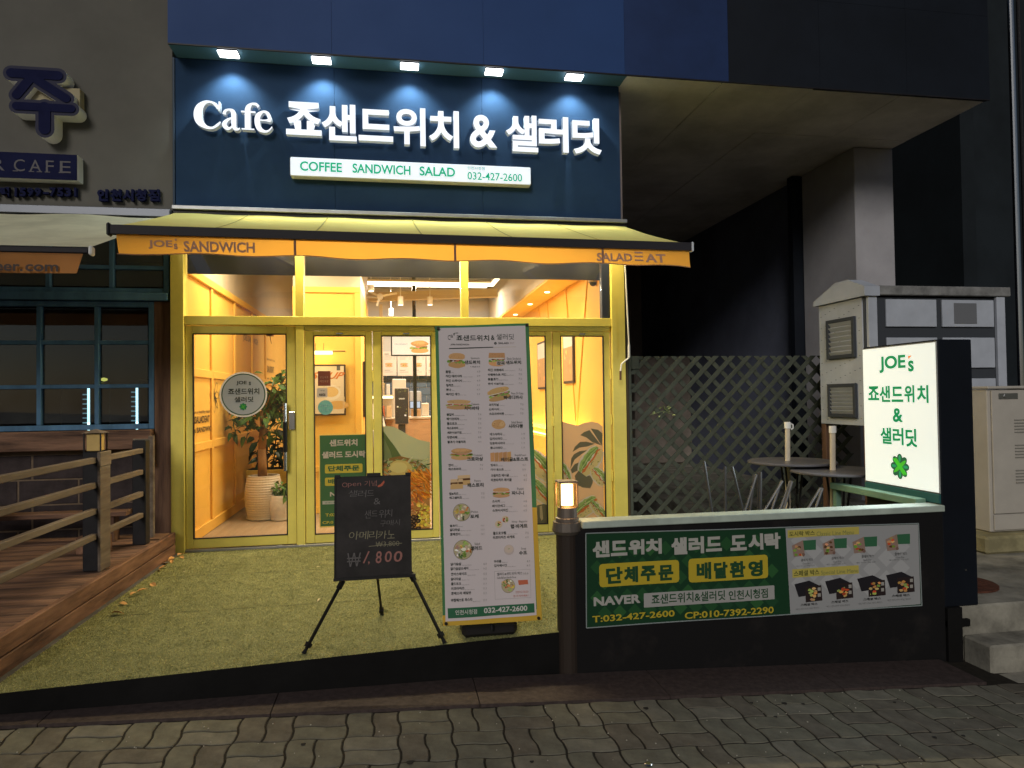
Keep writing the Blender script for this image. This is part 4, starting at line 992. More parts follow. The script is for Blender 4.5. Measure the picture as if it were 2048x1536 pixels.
# lattice fence
lf = thing('lattice_fence', 'grey green wooden lattice fence with diagonal laths behind the terrace tables', 'fence', (3.2, 0, 0))
LAT = mat('grey_green_lath', (.075, .085, .068), .7, var=.3, vscale=6, bump=.3, bscale=30)
XA0, XA1, ZA0, ZA1 = 2.33, 4.75, .0, 1.73
def clip(x, dirn):
    pts = []  # line x + dirn*t, z=t
    t0, t1 = ZA0, ZA1
    if dirn > 0: t0 = max(t0, XA0-x); t1 = min(t1, XA1-x)
    else: t0 = max(t0, x-XA1); t1 = min(t1, x-XA0)
    return (t0, t1)
for dirn, yy in ((1, .02), (-1, .046)):
    x = XA0-1.73 if dirn > 0 else XA0
    while x < (XA1 if dirn > 0 else XA1+1.73):
        t0, t1 = clip(x, dirn)
        if t1-t0 > .05:
            b = B(); w2 = .031
            p = [(x+dirn*t0, t0), (x+dirn*t1, t1)]
            vs = []
            for y_ in (yy-.005, yy+.005):
                vs += [(p[0][0]-w2, y_, p[0][1]), (p[0][0]+w2, y_, p[0][1]), (p[1][0]+w2, y_, p[1][1]), (p[1][0]-w2, y_, p[1][1])]
            b.add(vs, [(0, 1, 2, 3), (7, 6, 5, 4), (0, 4, 5, 1), (1, 5, 6, 2), (2, 6, 7, 3), (3, 7, 4, 0)]); build('lath', b, LAT, lf)
        x += .182
b = B(); b.box(2.285, 2.315, -.02, .06, 0, 1.735, .003); build('post', b, LAT, lf)
b = B(); b.box(2.318, 2.40, -.012, .012, 1.60, 1.73, .003); build('corner_block', b, LAT, lf)
b = B(); b.box(2.262, 2.282, -.02, .02, 0, 2.6, .002); build('edge_strip', b, mat('brown_strip', (.07, .05, .03), .6), lf)
# tables and upturned stools
TT = mat('dark_grey_tabletop', (.10, .095, .105), .35, var=.2, vscale=6)
PO = mat('cream_pole', (.55, .48, .38), .5, var=.2, vscale=8)
for i, (cx_, cy_, r_, pxx, lab) in enumerate(((3.30, -1.2, .355, 1575, 'round dark patio table nearer the lattice fence with a capped cream parasol pole'), (3.44, -1.62, .36, 1665, 'round dark patio table nearer the glowing pillar sign with a cream parasol pole'))):
    t = thing('patio_table', lab, 'table', (cx_, cy_, 0), 'round patio tables on the terrace')
    zt_ = .755 if i == 0 else .715
    b = B(); b.lathe([(r_-.01, -.012), (r_, -.006), (r_, .004), (r_-.008, .01)], (cx_, cy_, zt_), 40); build('tabletop', b, TT, t)
    for k in range(4):
        a_ = k*math.pi/2+.5; b = B(); b.tube([(cx_+.1*math.cos(a_), cy_+.1*math.sin(a_), zt_-.014), (cx_+.06*math.cos(a_), cy_+.06*math.sin(a_), .4), (cx_+.27*math.cos(a_), cy_+.27*math.sin(a_), .01)], .009, 8); build('leg', b, DKM, t)
    ptop = PY(pxx, 845 if i == 0 else 853, cy_)
    tp = thing('parasol_pole', ('cream parasol pole with hook cap through the table nearer the lattice' if i == 0 else 'cream parasol pole through the table beside the glowing sign'), 'pole', (cx_, cy_, 0), 'parasol poles without canopies')
    b = B(); b.cyl((ptop.x-.02, cy_, .0), (ptop.x, cy_, ptop.z), .021, n=14); build('tube', b, PO, tp)
    b = B(); b.cyl((ptop.x, cy_, ptop.z-.05), (ptop.x, cy_, ptop.z+.004), .027, n=14); build('cap', b, WHITEP, tp)
    if i == 0:
        b = B(); b.tube([(ptop.x+.027, cy_, ptop.z-.01), (ptop.x+.05, cy_, ptop.z-.02), (ptop.x+.05, cy_, ptop.z-.05), (ptop.x+.03, cy_, ptop.z-.06)], .006, 6); build('hook', b, WHITEP, tp)
LEGS = [((1408, 922, 1424, 1025), (1450, 933, 1451, 1025), (1464, 933, 1486, 1022)), ((1513, 949, 1490, 1022), (1509, 948, 1500, 1022), (1517, 944, 1517, 1022), (1521, 944, 1521, 1022)),
        ((1565, 962, 1531, 1018), (1563, 962, 1544, 1018), (1581, 962, 1561, 1016), (1584, 962, 1568, 1016)), ((1641, 976, 1618, 1014), (1645, 976, 1632, 1014))]
LT = mat('grey_tube_steel', (.10, .10, .105), .35, .6)
for i, (grp, lab) in enumerate(zip(LEGS, ('upturned metal stool with three tall legs nearest the cafe end of the low wall', 'upturned metal stool with near vertical legs, second from the cafe', 'upturned metal stool with slanted legs below the first patio table', 'upturned metal stool half hidden beside the return rail'))):
    yy = -2.1
    q = PY(sum(g[2] for g in grp)/len(grp), 1025, yy)
    t = thing('upturned_stool', lab, 'stool', (q.x, yy, 0), 'metal stools stacked upside down')
    b = B(); b.lathe([(.15, 0), (.165, .01), (.165, .03), (.15, .035)], (q.x, yy, .20), 24); build('seat', b, DKM, t)
    for k, g in enumerate(grp):
        dy = (-.05, .05, .02, -.02)[k]; p0 = PY(g[0], g[1], yy+dy); p1 = PY(g[2], g[3], yy+dy)
        d = (p1-p0); p2 = p0+d*((p0.z-.236)/(p0.z-p1.z)); b = B(); b.cyl(p0, p2, .0095, n=8); build('leg', b, LT, t)
# small trailing plant behind lattice
random.seed(6)
cp = thing('climbing_plant', 'sprig of small pale leaves caught in the left part of the lattice fence', 'plant', (2.65, .06, 1.2))
LEAFP = mat('pale_leaf', (.25, .3, .15), .6)
def leafmesh(L=1, W=.4, fold=.12, droop=.15):
    b = B(); pts = [(0, 0, 0), (.3*L, W*.46, fold*.6), (.65*L, W*.42, fold*.6-droop*.4), (L, 0, -droop), (.65*L, -W*.42, fold*.6-droop*.4), (.3*L, -W*.46, fold*.6), (.33*L, 0, 0), (.66*L, 0, -droop*.3)]
    b.add(pts, [(0, 6, 1), (1, 6, 7, 2), (2, 7, 3), (0, 5, 6), (5, 4, 7, 6), (4, 3, 7)]); return b
LMP = meshof('leaf', leafmesh(), LEAFP)
for k in range(16):
    q = PY(random.uniform(1305, 1345), random.uniform(815, 832), .0); part('leaf', LMP, cp, (q.x, random.uniform(-.01, .0), q.z), (random.uniform(-1, 1), random.uniform(-1, 1), random.uniform(0, 6)), (.05,)*3)
b = B(); b.tube([PY(1300, 830, 0.003), PY(1325, 822, .003), PY(1345, 828, .003)], .002, 5); build('stem', b, LEAFP, cp)

# ventilation unit
vu = thing('ventilation_housing', 'large grey white louvred ventilation housing on timber legs behind the glowing sign', 'ventilation housing', (4.9, -.6, 0))
VW = mat('grey_white_sheet', (.42, .45, .52), .55, var=.18, vscale=3, bump=.15, bscale=20)
VD = mat('dark_grey_frame', (.045, .05, .06), .6)
XV0, XV1, YV0, YV1 = 4.19, 5.66, -1.0, -.30
b = B(); b.box(XV0+.01, XV1-.01, YV0+.03, YV1, 1.03, 2.2, .004); build('body', b, VD, vu)
b = B(); b.box(XV0, XV0+.03, YV0+.055, YV1-.003, 1.03, 2.20, .003); endp = build('end_panel', b, VW, vu)
for k in range(14):
    b = B(); z = 1.10+k*.078
# perforation lines
b = B()
for k in range(12):
    z0 = 1.02+k*.115
    for j in range(9):
        y_ = YV0+.09+j*.07; z = z0+(y_-YV0)*.28*-1+.1
        if 1.06 < z < 2.16: b.box(XV0-.0015, XV0+.0, y_, y_+.018, z, z+.004)
build('perforated_rows', b, VD, endp, kind='stuff')
for (y0_, y1_, z0_, z1_) in ((-.86, -.45, 1.66, 2.04), (-.86, -.45, 1.10, 1.42)):
    q0 = PX(1657, 592, XV0); 
    b = B(); 
    for (a_, c_, d_, e_) in ((y0_, y0_+.035, z0_, z1_), (y1_-.035, y1_, z0_, z1_), (y0_+.036, y1_-.036, z0_, z0_+.035), (y0_+.036, y1_-.036, z1_-.035, z1_)): b.box(XV0-.03, XV0-.002, a_, c_, d_, e_, .003)
    lv = build('louvre', b, VD, vu)
    n_ = 7
    for k in range(n_):
        z = z0_+.05+(z1_-z0_-.1)*k/(n_-1); b = B(); b.bar((XV0-.014, y0_+.037, z), (XV0-.014, y1_-.037, z), .004, .038, up=(-.7, 0, 1)); build('slat', b, VW, lv)
b = B(); vs = []
gp = [(YV0-.03, 2.205), (YV0-.03, 2.29), (YV0+.20, 2.385), (YV0+.38, 2.385), (YV1+.03, 2.25), (YV1+.03, 2.205)]
m_ = len(gp); vs = [(XV0-.035, y, z) for y, z in gp]+[(XV0+.12, y, z) for y, z in gp]
b.add(vs, [tuple(range(m_))[::-1], tuple(range(m_, 2*m_))]+[(i, (i+1) % m_, m_+(i+1) % m_, m_+i) for i in range(m_)]); build('gable_hood', b, VW, vu)
b = B(); b.box(XV0+.125, XV1+.03, YV0-.02, YV1, 2.215, 2.30, .006); build('roof_edge', b, mat('mossy_grey_trim', (.24, .24, .24), .8, var=.5, vscale=8, bump=.5, bscale=20), vu)
for x in (XV0+.02, XV1-.11):
    b = B(); b.box(x, x+.09, YV0-.004, YV0+.028, 1.03, 2.21, .003); build('corner_post', b, VW, vu)
for (x0_, x1_) in ((4.40, 4.92), (4.98, 5.53)):
    for (z0_, z1_) in ((1.93, 2.18), (1.55, 1.83), (1.05, 1.45)):
        b = B(); b.box(x0_, x1_, YV0+.008, YV0+.027, z0_, z1_, .003); build('side_panel', b, VW, vu)
b = B(); b.box(5.10, 5.34, YV0+.002, YV0+.007, 1.96, 2.15, .002); build('access_hatch', b, mat('mid_grey', (.14, .145, .16), .5), vu)
for (x, y_) in ((4.2, -.98), (4.2, -.36), (5.55, -.98), (5.55, -.36)):
    b = B(); b.box(x, x+.07, y_, y_+.07, -.014, 1.028, .003); build('leg', b, WOODZ, vu)
b = B(); b.box(4.2, 5.63, -.995, -.93, .93, 1.025, .003); build('support_beam', b, WOODZ, vu)
# utility cabinet
uc = thing('utility_cabinet', 'beige steel utility cabinet with vent slots on a yellowed concrete block at the right edge', 'cabinet', (5.3, -1.3, .1))
BG = mat('beige_enamel', (.42, .39, .35), .5, var=.12, vscale=3)
b = B(); b.box(4.955, 5.75, -1.47, -1.1, .135, 1.345, .006); build('case', b, BG, uc)
b = B(); b.box(4.94, 5.77, -1.50, -1.08, 1.348, 1.372, .006); build('top', b, BG, uc)
b = B(); b.box(4.985, 5.735, -1.488, -1.472, .29, 1.335, .003); dr = build('door', b, BG, uc)
b = B(); b.box(4.985, 5.735, -1.484, -1.472, .15, .28, .003); build('lower_panel', b, BG, uc)
for g in range(3):
    for k in range(5):
        z = 1.08-g*.215-k*.026; b = B(); b.bar((5.20, -1.490, z), (5.32, -1.490, z), .006, .010); build('vent_slot', b, mat('dark_beige_slot', (.2, .19, .17), .6), dr)  # slots drawn as bars darker than the door
b = B(); b.box(5.05, 5.24, -1.494, -1.489, 1.26, 1.31, .003); b.cyl((5.12, -1.50, 1.285), (5.12, -1.489, 1.285), .02, n=14); build('handle_plate', b, STEEL, dr)
b = B(); b.box(5.36, 5.5, -1.491, -1.489, 1.13, 1.335); st = build('warning_sticker', b, mat('yellow_sticker', (.6, .42, .03), .5), dr)
s = Sheet((0, -1.491, 0), (1, 0, 0), (0, 0, 1), (0, -1, 0), base=.001); s.txt('주의', 5.375, 1.27, 5.43, 1.32, (.05, .04, .02), .02); s.txt('위험', 5.375, 1.20, 5.43, 1.25, (.05, .04, .02), .02); build('sticker_print', s.b, INK, st)
b = B(); b.box(4.77, 5.95, -1.62, -.95, -.016, .13, .02); tag(build('concrete_plinth', b, CONC2), 'yellow stained concrete block under the beige utility cabinet', 'plinth')

# ================================================================ generic tilted print plane
class PSheet(Sheet):
    def __init__(s, O, U, V, step=.00003, base=.001):
        U = Vector(U).normalized(); V = Vector(V); V = (V-U*V.dot(U)).normalized(); N = U.cross(V)
        if N.y > 0: N = -N
        super().__init__(O, U, V, N, step, base)
    def px(s, x, y):
        d = ray(x, y); t = (s.O-CAM).dot(s.N)/d.dot(s.N); p = CAM+d*t-s.O; return p.dot(s.U), p.dot(s.V)
    def tp(s, body, x0, y0, x1, y1, col, bold=0, res=2, conv=None, slope=0):
        c = conv or (lambda a, b_: (a, b_))
        a_ = s.px(*c(x0, y1)); t_ = s.px(*c(x0, y0)); e = s.px(*c(x1, y1+slope)); s.txt(body, a_[0], a_[1], e[0], t_[1], col, bold, res)

# ---------------------------------------------------------------- standing menu banner
TLp, TRp, BRp, BLp = PY(870, 652, -2.58), PY(1057, 647, -2.58), PY(1084, 1240, -2.80), PY(886, 1252, -2.80)
mb = thing('menu_banner', 'tall white menu banner with green and yellow border standing before the folding windows', 'banner', ((BLp.x+BRp.x)/2, -2.72, 0))
s = PSheet(BLp, BRp-BLp, TLp-BLp)
def q4(*pp): return [s.px(x, y) for x, y in pp]
def z1(x, y): return 860+x/4.8, 630+y/4.8
def z2(x, y): return 860+x/4.517, 930+y/4.517
def grid(sh, pts, nx, nz, col):
    a_, b_, c_, d_ = pts  # TL TR BR BL
    for j in range(nz):
        for i in range(nx):
            L = []
            for (u, v) in ((i, j), (i+1, j), (i+1, j+1), (i, j+1)):
                u, v = u/nx, v/nz
                x = (d_[0]*(1-u)+c_[0]*u)*(1-v)+(a_[0]*(1-u)+b_[0]*u)*v; z = (d_[1]*(1-u)+c_[1]*u)*(1-v)+(a_[1]*(1-u)+b_[1]*u)*v; L.append(sh.P(x, z))
            sh.b.poly(L, col=col)
    sh.k += sh.step*2
WPR = (.66, .58, .60)
sheet_b = PSheet(BLp, BRp-BLp, TLp-BLp, base=0)
grid(sheet_b, q4((870, 652), (1057, 647), (1084, 1240), (886, 1252)), 8, 30, (.05, .16, .07))
def ripple(b):
    N_, U_, V_ = s.N, s.U, s.V; out = []
    for v in b.v:
        d = Vector(v)-BLp; u_, v_ = d.dot(U_), d.dot(V_); out.append(Vector(v)+N_*(.004*math.sin(u_*9+v_*2.2)+.005*math.sin(v_*3.4+u_*3)-.003*math.cos(u_*22)*max(0, 1-v_)))
    b.v = out; return b
build('banner_sheet', ripple(sheet_b.b), INKC, mb)
YB2 = (.62, .38, .05)
grid(s, q4((1064, 1015), (1073.5, 1015), (1084, 1240), (1075, 1240)), 1, 12, YB2)
grid(s, q4((885, 1231), (1075, 1218), (1084, 1240), (886, 1252)), 8, 1, YB2)
s.k += .0006
grid(s, q4(z1(80, 124), z1(912, 106), (1073, 1230), (891, 1243)), 8, 30, WPR); s.k += .0003
K = (.035, .045, .04); GR = (.16, .155, .15); GN = (.03, .13, .06)
def t1(body, x0, y0, x1, y1, col=K, bold=.012, res=2): s.tp(body, x0, y0, x1, y1, col, bold, res, z1, -(x1-x0)*.012)
def t2(body, x0, y0, x1, y1, col=K, bold=.012, res=2): s.tp(body, x0, y0, x1, y1, col, bold, res, z2, -(x1-x0)*.045)
for i, ch in enumerate('Cafe'): t1(ch, 172+i*25, 192-i*11+(0 if ch in 'Cf' else 8), 196+i*25, 236-i*20, K, .0, 3)
t1('죠샌드위치', 253, 190, 567, 246, K, .02, 4); t1('&', 585, 196, 620, 241, K, .02); t1('샐러딧', 637, 182, 803, 238, K, .0, 4)
t1('JOEs SANDWICH', 198, 274, 375, 292, K, .02); t1('SALAD', 655, 262, 753, 280, K, .03); t1('EAT', 765, 262, 808, 278, (.5, .42, .42), .02)
q = s.px(*z1(627, 273)); s.clover(q[0], q[1], .0085, K, K, True)
s.shape(q4(z1(183, 316), z1(608, 305), z1(606, 313), z1(183, 325)), K); s.shape(q4(z1(610, 309), z1(825, 305), z1(825, 310), z1(610, 314)), (.55, .47, .4))
U1 = .00087
def img(kind, x0, y0, x1, y1, c, seed, **k):
    a_ = s.px(*c(x0, y1)); e = s.px(*c(x1, y0)); cx_, cz_, w_, h_ = (a_[0]+e[0])/2, (a_[1]+e[1])/2, abs(e[0]-a_[0]), abs(e[1]-a_[1])
    if kind == 's': sandwich(s, cx_, cz_, w_, h_, seed=seed, **k)
    elif kind == 'b': bowl(s, cx_, cz_, w_/2, seed)
    s.k += .0001
img('s', 170, 360, 345, 508, z1, 1); img('s', 555, 358, 728, 492, z1, 2, top='flat'); img('s', 150, 808, 402, 908, z1, 3); img('s', 545, 692, 775, 824, z1, 4, rot=.25)
img('s', 190, 1275, 412, 1395, z1, 5)
a_ = s.px(*z1(660, 1050)); blob(s, a_[0], a_[1], .040, .028, BREAD, 18, .04); blob(s, a_[0], a_[1]+.004, .034, .020, (.7, .45, .22), 16, .05); random.seed(8)
for k in range(10): blob(s, a_[0]+random.uniform(-.028, .028), a_[1]+random.uniform(-.016, .018), .0022, .0014, CRUST, 6)
for k in range(5): s.shape(q4(z1(580+k*40, 1325-k*2), z1(618+k*40, 1318-k*2), z1(620+k*40, 1405), z1(583+k*40, 1408)), jit((.62, .33, .14), .15))
def sec(c, en, ex0, ey0, ex1, ey1, ko, kx0, ky0, kx1, ky1, rows, price, px0):
    f = t1 if c is z1 else t2
    f(en, ex0, ey0, ex1, ey1, GR, .0); f(ko, kx0, ky0, kx1, ky1, K, .028, 3)
    for (name, x0, y0, x1, y1, e_), pr in zip(rows, price):
        f(name, x0, y0, x1, y1, K, .022, 1)
        if e_: L = min(len(e_)*6.2, px0-x1-16); f(e_, x1+6, y1-(9), x1+6+L, y1-1, (.28, .26, .26), 0, 1)
        f(pr, px0, y0+1, px0+30, y1-6, (.30, .28, .28), 0, 1)
sec(z1, 'Sandwich', 393, 404, 475, 421, '샌드위치', 333, 434, 480, 470, [('클럽', 150, 531, 197, 556, 'Club'), ('치킨 데리야끼', 150, 573, 305, 598, 'Chicken Teriyaki'), ('치킨 스파이시', 153, 617, 307, 642, 'Chicken Spicy'), ('햄치즈', 155, 661, 225, 686, 'Ham Cheese'), ('튜나', 155, 705, 203, 728, 'Tuna'), ('베이컨 에그', 155, 747, 285, 772, 'Bacon Egg')], ('6.9', '6.9', '6.9', '6.9', '6.9', '6.9'), 452)
t1('+ Half 3.9', 385, 487, 478, 502, GR, 0, 1)
sec(z1, 'Ciabatta', 398, 845, 473, 863, '치아바타', 330, 876, 475, 912, [('불갈비', 160, 943, 228, 968, 'Grilled Beef Rib'), ('베이컨피자', 160, 985, 280, 1010, 'Bacon Pizza'), ('풀드포크', 162, 1030, 258, 1055, 'Pulled Pork'), ('파스트라미', 163, 1074, 268, 1098, 'Pastrami'), ('새우아보카도', 165, 1117, 305, 1142, 'Shrimp Avocado'), ('당근라페', 165, 1162, 260, 1188, 'Carrot Rapee'), ('불고기 더블치즈', 167, 1207, 343, 1232, '')], ('7.9', '7.9', '7.5', '7.9', '7.9', '8.5', '10.9'), 463)
sec(z1, 'Croissant', 418, 1335, 503, 1355, '크로와상', 355, 1364, 510, 1402, [('연어', 175, 1430, 222, 1455, 'Salmon'), ('파스트라미', 175, 1468, 295, 1492, 'Pastrami')], ('7.5', '7.5'), 478)
sec(z1, 'Grain Sandwich', 735, 409, 870, 430, '샌드위치', 728, 438, 872, 473, [('치킨 크랜베리', 557, 515, 705, 540, 'Chicken Cranberry'), ('바질페스토 치킨', 557, 560, 730, 583, 'Basil Pesto'), ('숯불고기', 557, 603, 653, 628, 'Smoke Barbecue'), ('연어 아보카도', 557, 648, 710, 670, 'Salmon Avocado')], ('7.2', '7.2', '7.2', '7.2'), 850)
s.shape(q4(z1(638, 442), z1(722, 441), z1(722, 482), z1(638, 483)), (.5, .42, .38)); t1('잡곡', 643, 446, 716, 478, K, .02)
sec(z1, 'Pane Di Casa', 780, 742, 893, 762, '빠네디까사', 708, 773, 890, 809, [('오리지널', 567, 848, 660, 873, 'Original'), ('스파이시', 567, 892, 663, 916, 'Spicy'), ('스모크바비큐', 570, 935, 712, 960, 'Smoke Barbecue')], ('7.2', '7.2', '7.5'), 866)
sec(z1, 'Salad Bread', 780, 1018, 885, 1040, '사라다빵', 755, 1048, 893, 1086, [('에그사라다', 573, 1131, 695, 1156, 'Egg'), ('감자사라다', 575, 1175, 697, 1200, 'Potato'), ('단호박사라다', 577, 1219, 722, 1243, 'Sweet Pumpkin'), ('튜나사라다', 580, 1263, 698, 1288, 'Tuna')], ('1.9', '1.9', '1.9', '1.9'), 880)
sec(z1, 'Bagel&Toast', 815, 1337, 922, 1358, '베이글&토스트', 682, 1368, 943, 1406, [('햄에그', 583, 1430, 650, 1453, 'Ham Egg'), ('카야 토스트', 583, 1473, 708, 1497, 'KAYA TOAST')], ('4.7', '5.3'), 888)
random.seed(12)
for dx, dy in ((60, -25), (-5, 10)):
    for (y0_, y1_, cc) in ((155, 210, (.66, .42, .18)), (148, 168, DK), (120, 150, (.72, .5, .28))): s.shape(q4(z2(190+dx, y0_+dy), z2(300+dx, y0_-6+dy), z2(303+dx, y1_-8+dy), z2(188+dx, y1_+dy)), cc)
sec(z2, 'Pastry', 400, 133, 458, 157, '패스트리', 335, 164, 483, 201, [('햄&치즈', 172, 248, 255, 272, 'Ham Cheese'), ('에그샐러드', 172, 285, 288, 308, 'Egg Salad')], ('7.5', '7.5'), 462)
a_ = s.px(*z2(285, 427)); bowl(s, a_[0], a_[1], .0465, 1); a_ = s.px(*z2(297, 764)); bowl(s, a_[0], a_[1], .051, 2)
sec(z2, 'Poke', 372, 413, 430, 432, '포케', 362, 447, 437, 481, [('불고기', 178, 538, 243, 560, 'Bulgogi'), ('닭다리살', 180, 573, 267, 598, 'Chicken Leg Meat'), ('훈제연어', 180, 613, 270, 638, 'Smoked Salmon')], ('10.9', '11.9', '13.9'), 460)
sec(z2, 'Salad', 400, 700, 448, 722, '샐러드', 362, 733, 470, 770, [('닭가슴살', 185, 882, 280, 908, 'Chicken Breast'), ('닭가슴살소세지', 185, 923, 343, 950, 'Chicken Sausage'), ('연어스테이크', 187, 971, 328, 998, 'Salmon Steak'), ('닭다리살', 188, 1016, 277, 1042, 'Chicken Leg'), ('풀드포크', 189, 1060, 278, 1085, 'Pulled Pork'), ('리코타치즈', 190, 1102, 308, 1128, 'Ricotta Cheese'), ('훈제오리 메밀면', 190, 1145, 367, 1172, ''), ('바질페스토 파스타', 190, 1206, 380, 1235, 'Basil Pesto')], ('8.9', '9.5', '13.5', '12.9', '11.9', '11.5', '11.9', '11.9'), 480)
sec(z2, 'Panini', 788, 204, 845, 226, '파니니', 738, 236, 848, 271, [('크림치즈 베이글', 552, 83, 713, 108, 'Cream Cheese'), ('리코타치즈 베이글', 552, 123, 737, 150, ''), ('소시지', 562, 316, 630, 340, 'Sausage'), ('베이컨에그', 563, 358, 680, 383, 'Bacon Egg'), ('스파이시치킨', 565, 399, 705, 425, 'Spicy Chicken')], ('4.2', '4.5', '6.5', '6.5', '6.5'), 845)
img('s', 562, 200, 728, 298, z2, 9)
for (x, y, r_) in ((620, 535, .020), (680, 490, .019)):
    a_ = s.px(*z2(x, y)); s.shape(disc(a_[0], a_[1], r_*1.05, r_, 14), (.66, .52, .36)); 
    for k in range(9): blob(s, a_[0]+random.uniform(-.6, .6)*r_, a_[1]+random.uniform(-.6, .6)*r_, r_*.3, r_*.22, jit(random.choice((TOM, LET, DK, BREAD)), .3), 7, .3)
sec(z2, 'Wrap · Baguette', 738, 503, 878, 525, '랩·바게트', 728, 535, 880, 573, [('풀드포크랩', 568, 603, 685, 630, 'Pulled Pork Wrap'), ('리코타치즈 바게트', 568, 642, 765, 668, '')], ('7.5', '6.0'), 860)
a_ = s.px(*z2(712, 765)); s.shape(disc(a_[0], a_[1], .029, .028, 20), (.55, .46, .44)); s.shape(disc(a_[0], a_[1]+.004, .024, .021, 18), (.62, .50, .42)); blob(s, a_[0], a_[1]+.005, .004, .003, LET, 6)
sec(z2, 'Soup', 822, 744, 866, 768, '수프', 803, 776, 875, 812, [('머쉬룸', 577, 858, 642, 883, 'Mushroom'), ('감자베이컨', 577, 897, 692, 921, 'Potato Bacon')], ('4.9', '4.9'), 872)
c4 = [z2(580, 960), z2(903, 940), z2(910, 1195), z2(587, 1212)]
for i in range(4):
    (xa_, ya_), (xb_, yb_) = c4[i], c4[(i+1) % 4]; p_ = s.px(xa_, ya_); q_ = s.px(xb_, yb_); s.line(p_[0], p_[1], q_[0], q_[1], .0012, (.35, .33, .32))
t2('샐러드&샌드위치 박스', 603, 972, 832, 998, K, .0, 1); t2('10.0', 845, 970, 887, 990, GR, 0, 1); t2('Salad&Sandwich Box', 603, 1008, 775, 1027, GR, 0, 1)
a_ = s.px(*z2(705, 1090)); bowl(s, a_[0], a_[1], .036, 5); img('s', 640, 1040, 730, 1100, z2, 14)
s.shape(q4(z2(792, 1040), z2(880, 1035), z2(886, 1075), z2(800, 1082)), (.55, .15, .08)); t2('신선하고 맛있는', 770, 1136, 888, 1156, (.5, .12, .08), 0, 1); t2('한 끼 식사세요 !', 750, 1172, 890, 1192, (.5, .12, .08), 0, 1)
grid(s, q4(z2(158, 1293), z2(940, 1247), z2(944, 1331), z2(163, 1385)), 8, 2, (.035, .14, .07))
t2('인천시청점', 228, 1308, 422, 1352, (.62, .6, .57), .012, 3); t2('032-427-2600', 485, 1288, 877, 1336, (.62, .6, .57), .03, 3)
build('menu_print', ripple(s.b), INKC, mb)
Nn = s.N
b = B()
for (x, y) in ((876, 657), (1053, 651), (1077, 1236), (892, 1247)):
    d = ray(x, y); t_ = (s.O-CAM).dot(Nn)/d.dot(Nn); p = CAM+d*t_; b.cyl(p+Nn*.001, p+Nn*.012, .009, n=12)
build('eyelet', b, mat('dark_eyelet', (.03, .025, .02), .4, .7), mb)
cen = (TLp+TRp)/2-Nn*.03
b = B(); b.cyl((BLp*.5+BRp*.5).xy.to_3d()+Vector((0, .05, .05)), cen-Nn*.0+Vector((0, 0, -.01)), .010, n=10); build('upright_pole', b, DKM, mb)
mid = (TLp+TRp+BLp+BRp)/4-Nn*.035
for p in (TLp, TRp, BLp, BRp):
    b = B(); b.cyl(mid+Vector((0, 0, -.25)), p-Nn*.012, .005, n=8); build('cross_arm', b, DKM, mb)
q0, q1 = PZ(925, 1279, 0), PZ(1040, 1279, 0)
b = B(); b.box(q0.x, q1.x, q0.y, q0.y+.26, .0, .085, .022); build('water_base', b, mat('black_plastic_base', (.016, .014, .015), .5), mb)

# ---------------------------------------------------------------- chalkboard easel
ez = thing('chalkboard_easel', 'black chalkboard easel with handwritten opening offer 1,800 on three splayed legs', 'easel', (-.1, -2.6, 0))
T1, T2, B2, B1 = PY(672, 954, -2.52), PY(820, 946.5, -2.52), PY(824, 1149, -2.60), PY(669, 1158, -2.60)
s = PSheet(B1, B2-B1, T1-B1, base=.0008)
CB = mat('chalkboard_black', (.012, .010, .010), .6, col2=(.03, .026, .026), vscale=5)
wv = (B2-B1).length; hv = s.px(672, 954)[1]
def slab(sh, u0, v0, u1, v1, d0, d1, m_, name, par):
    b = B(); P_ = [sh.O+sh.U*u+sh.V*v+sh.N*d for d in (d0, d1) for (u, v) in ((u0, v0), (u1, v0), (u1, v1), (u0, v1))]
    b.add(P_, [(3, 2, 1, 0), (4, 5, 6, 7), (0, 1, 5, 4), (1, 2, 6, 5), (2, 3, 7, 6), (3, 0, 4, 7)]); return build(name, b, m_, par)
brd = slab(s, 0, 0, wv, hv, -.010, 0, CB, 'board', ez)
def z3(x, y): return 580+x/3.658, 920+y/3.658
def tc_(body, x0, y0, x1, y1, col, bold=-.006, lean=.0): 
    a_ = s.px(*z3(x0, y1)); t_ = s.px(*z3(x0, y0)); e = s.px(*z3(x1, y1-(x1-x0)*.05)); s.txt(body, a_[0], a_[1], e[0], t_[1], col, bold, 3, lean)
CH = (.11, .10, .10); CR_ = (.26, .115, .10); CY = (.20, .18, .12)
tc_('O', 382, 166, 420, 200, CR_, -.01); tc_('pen', 424, 170, 520, 203, CR_, -.01); tc_('기념', 545, 152, 635, 193, CR_, -.008)
s.shape([s.px(*z3(*p)) for p in ((645, 200), (640, 190), (665, 175), (688, 150), (692, 165), (675, 190))], (.4, .09, .05))
tc_('샐', 425, 222, 490, 270, CH, -.006, .1); tc_('러', 495, 222, 555, 275, CH, -.006, .1); tc_('드', 562, 222, 612, 262, CH, -.006, .1)
tc_('&', 613, 280, 662, 326, CH, -.006); 
for ch, x0, y0, x1, y1 in (('샌', 545, 368, 590, 428), ('드', 596, 372, 638, 412), ('위', 648, 365, 698, 425), ('치', 700, 362, 746, 415), ('구', 660, 445, 700, 488), ('매', 705, 440, 755, 480), ('시', 762, 435, 802, 478)): tc_(ch, x0, y0, x1, y1, CH, -.006, .08)
for ch, x0, y0, x1, y1 in (('아', 428, 525, 500, 585), ('메', 505, 522, 570, 582), ('리', 575, 520, 635, 580), ('카', 640, 520, 705, 578), ('노', 712, 515, 765, 575)): tc_(ch, x0, y0, x1, y1, CY, -.006, .1)
build('chalk_words', s.b, INK, brd); s.b = B()
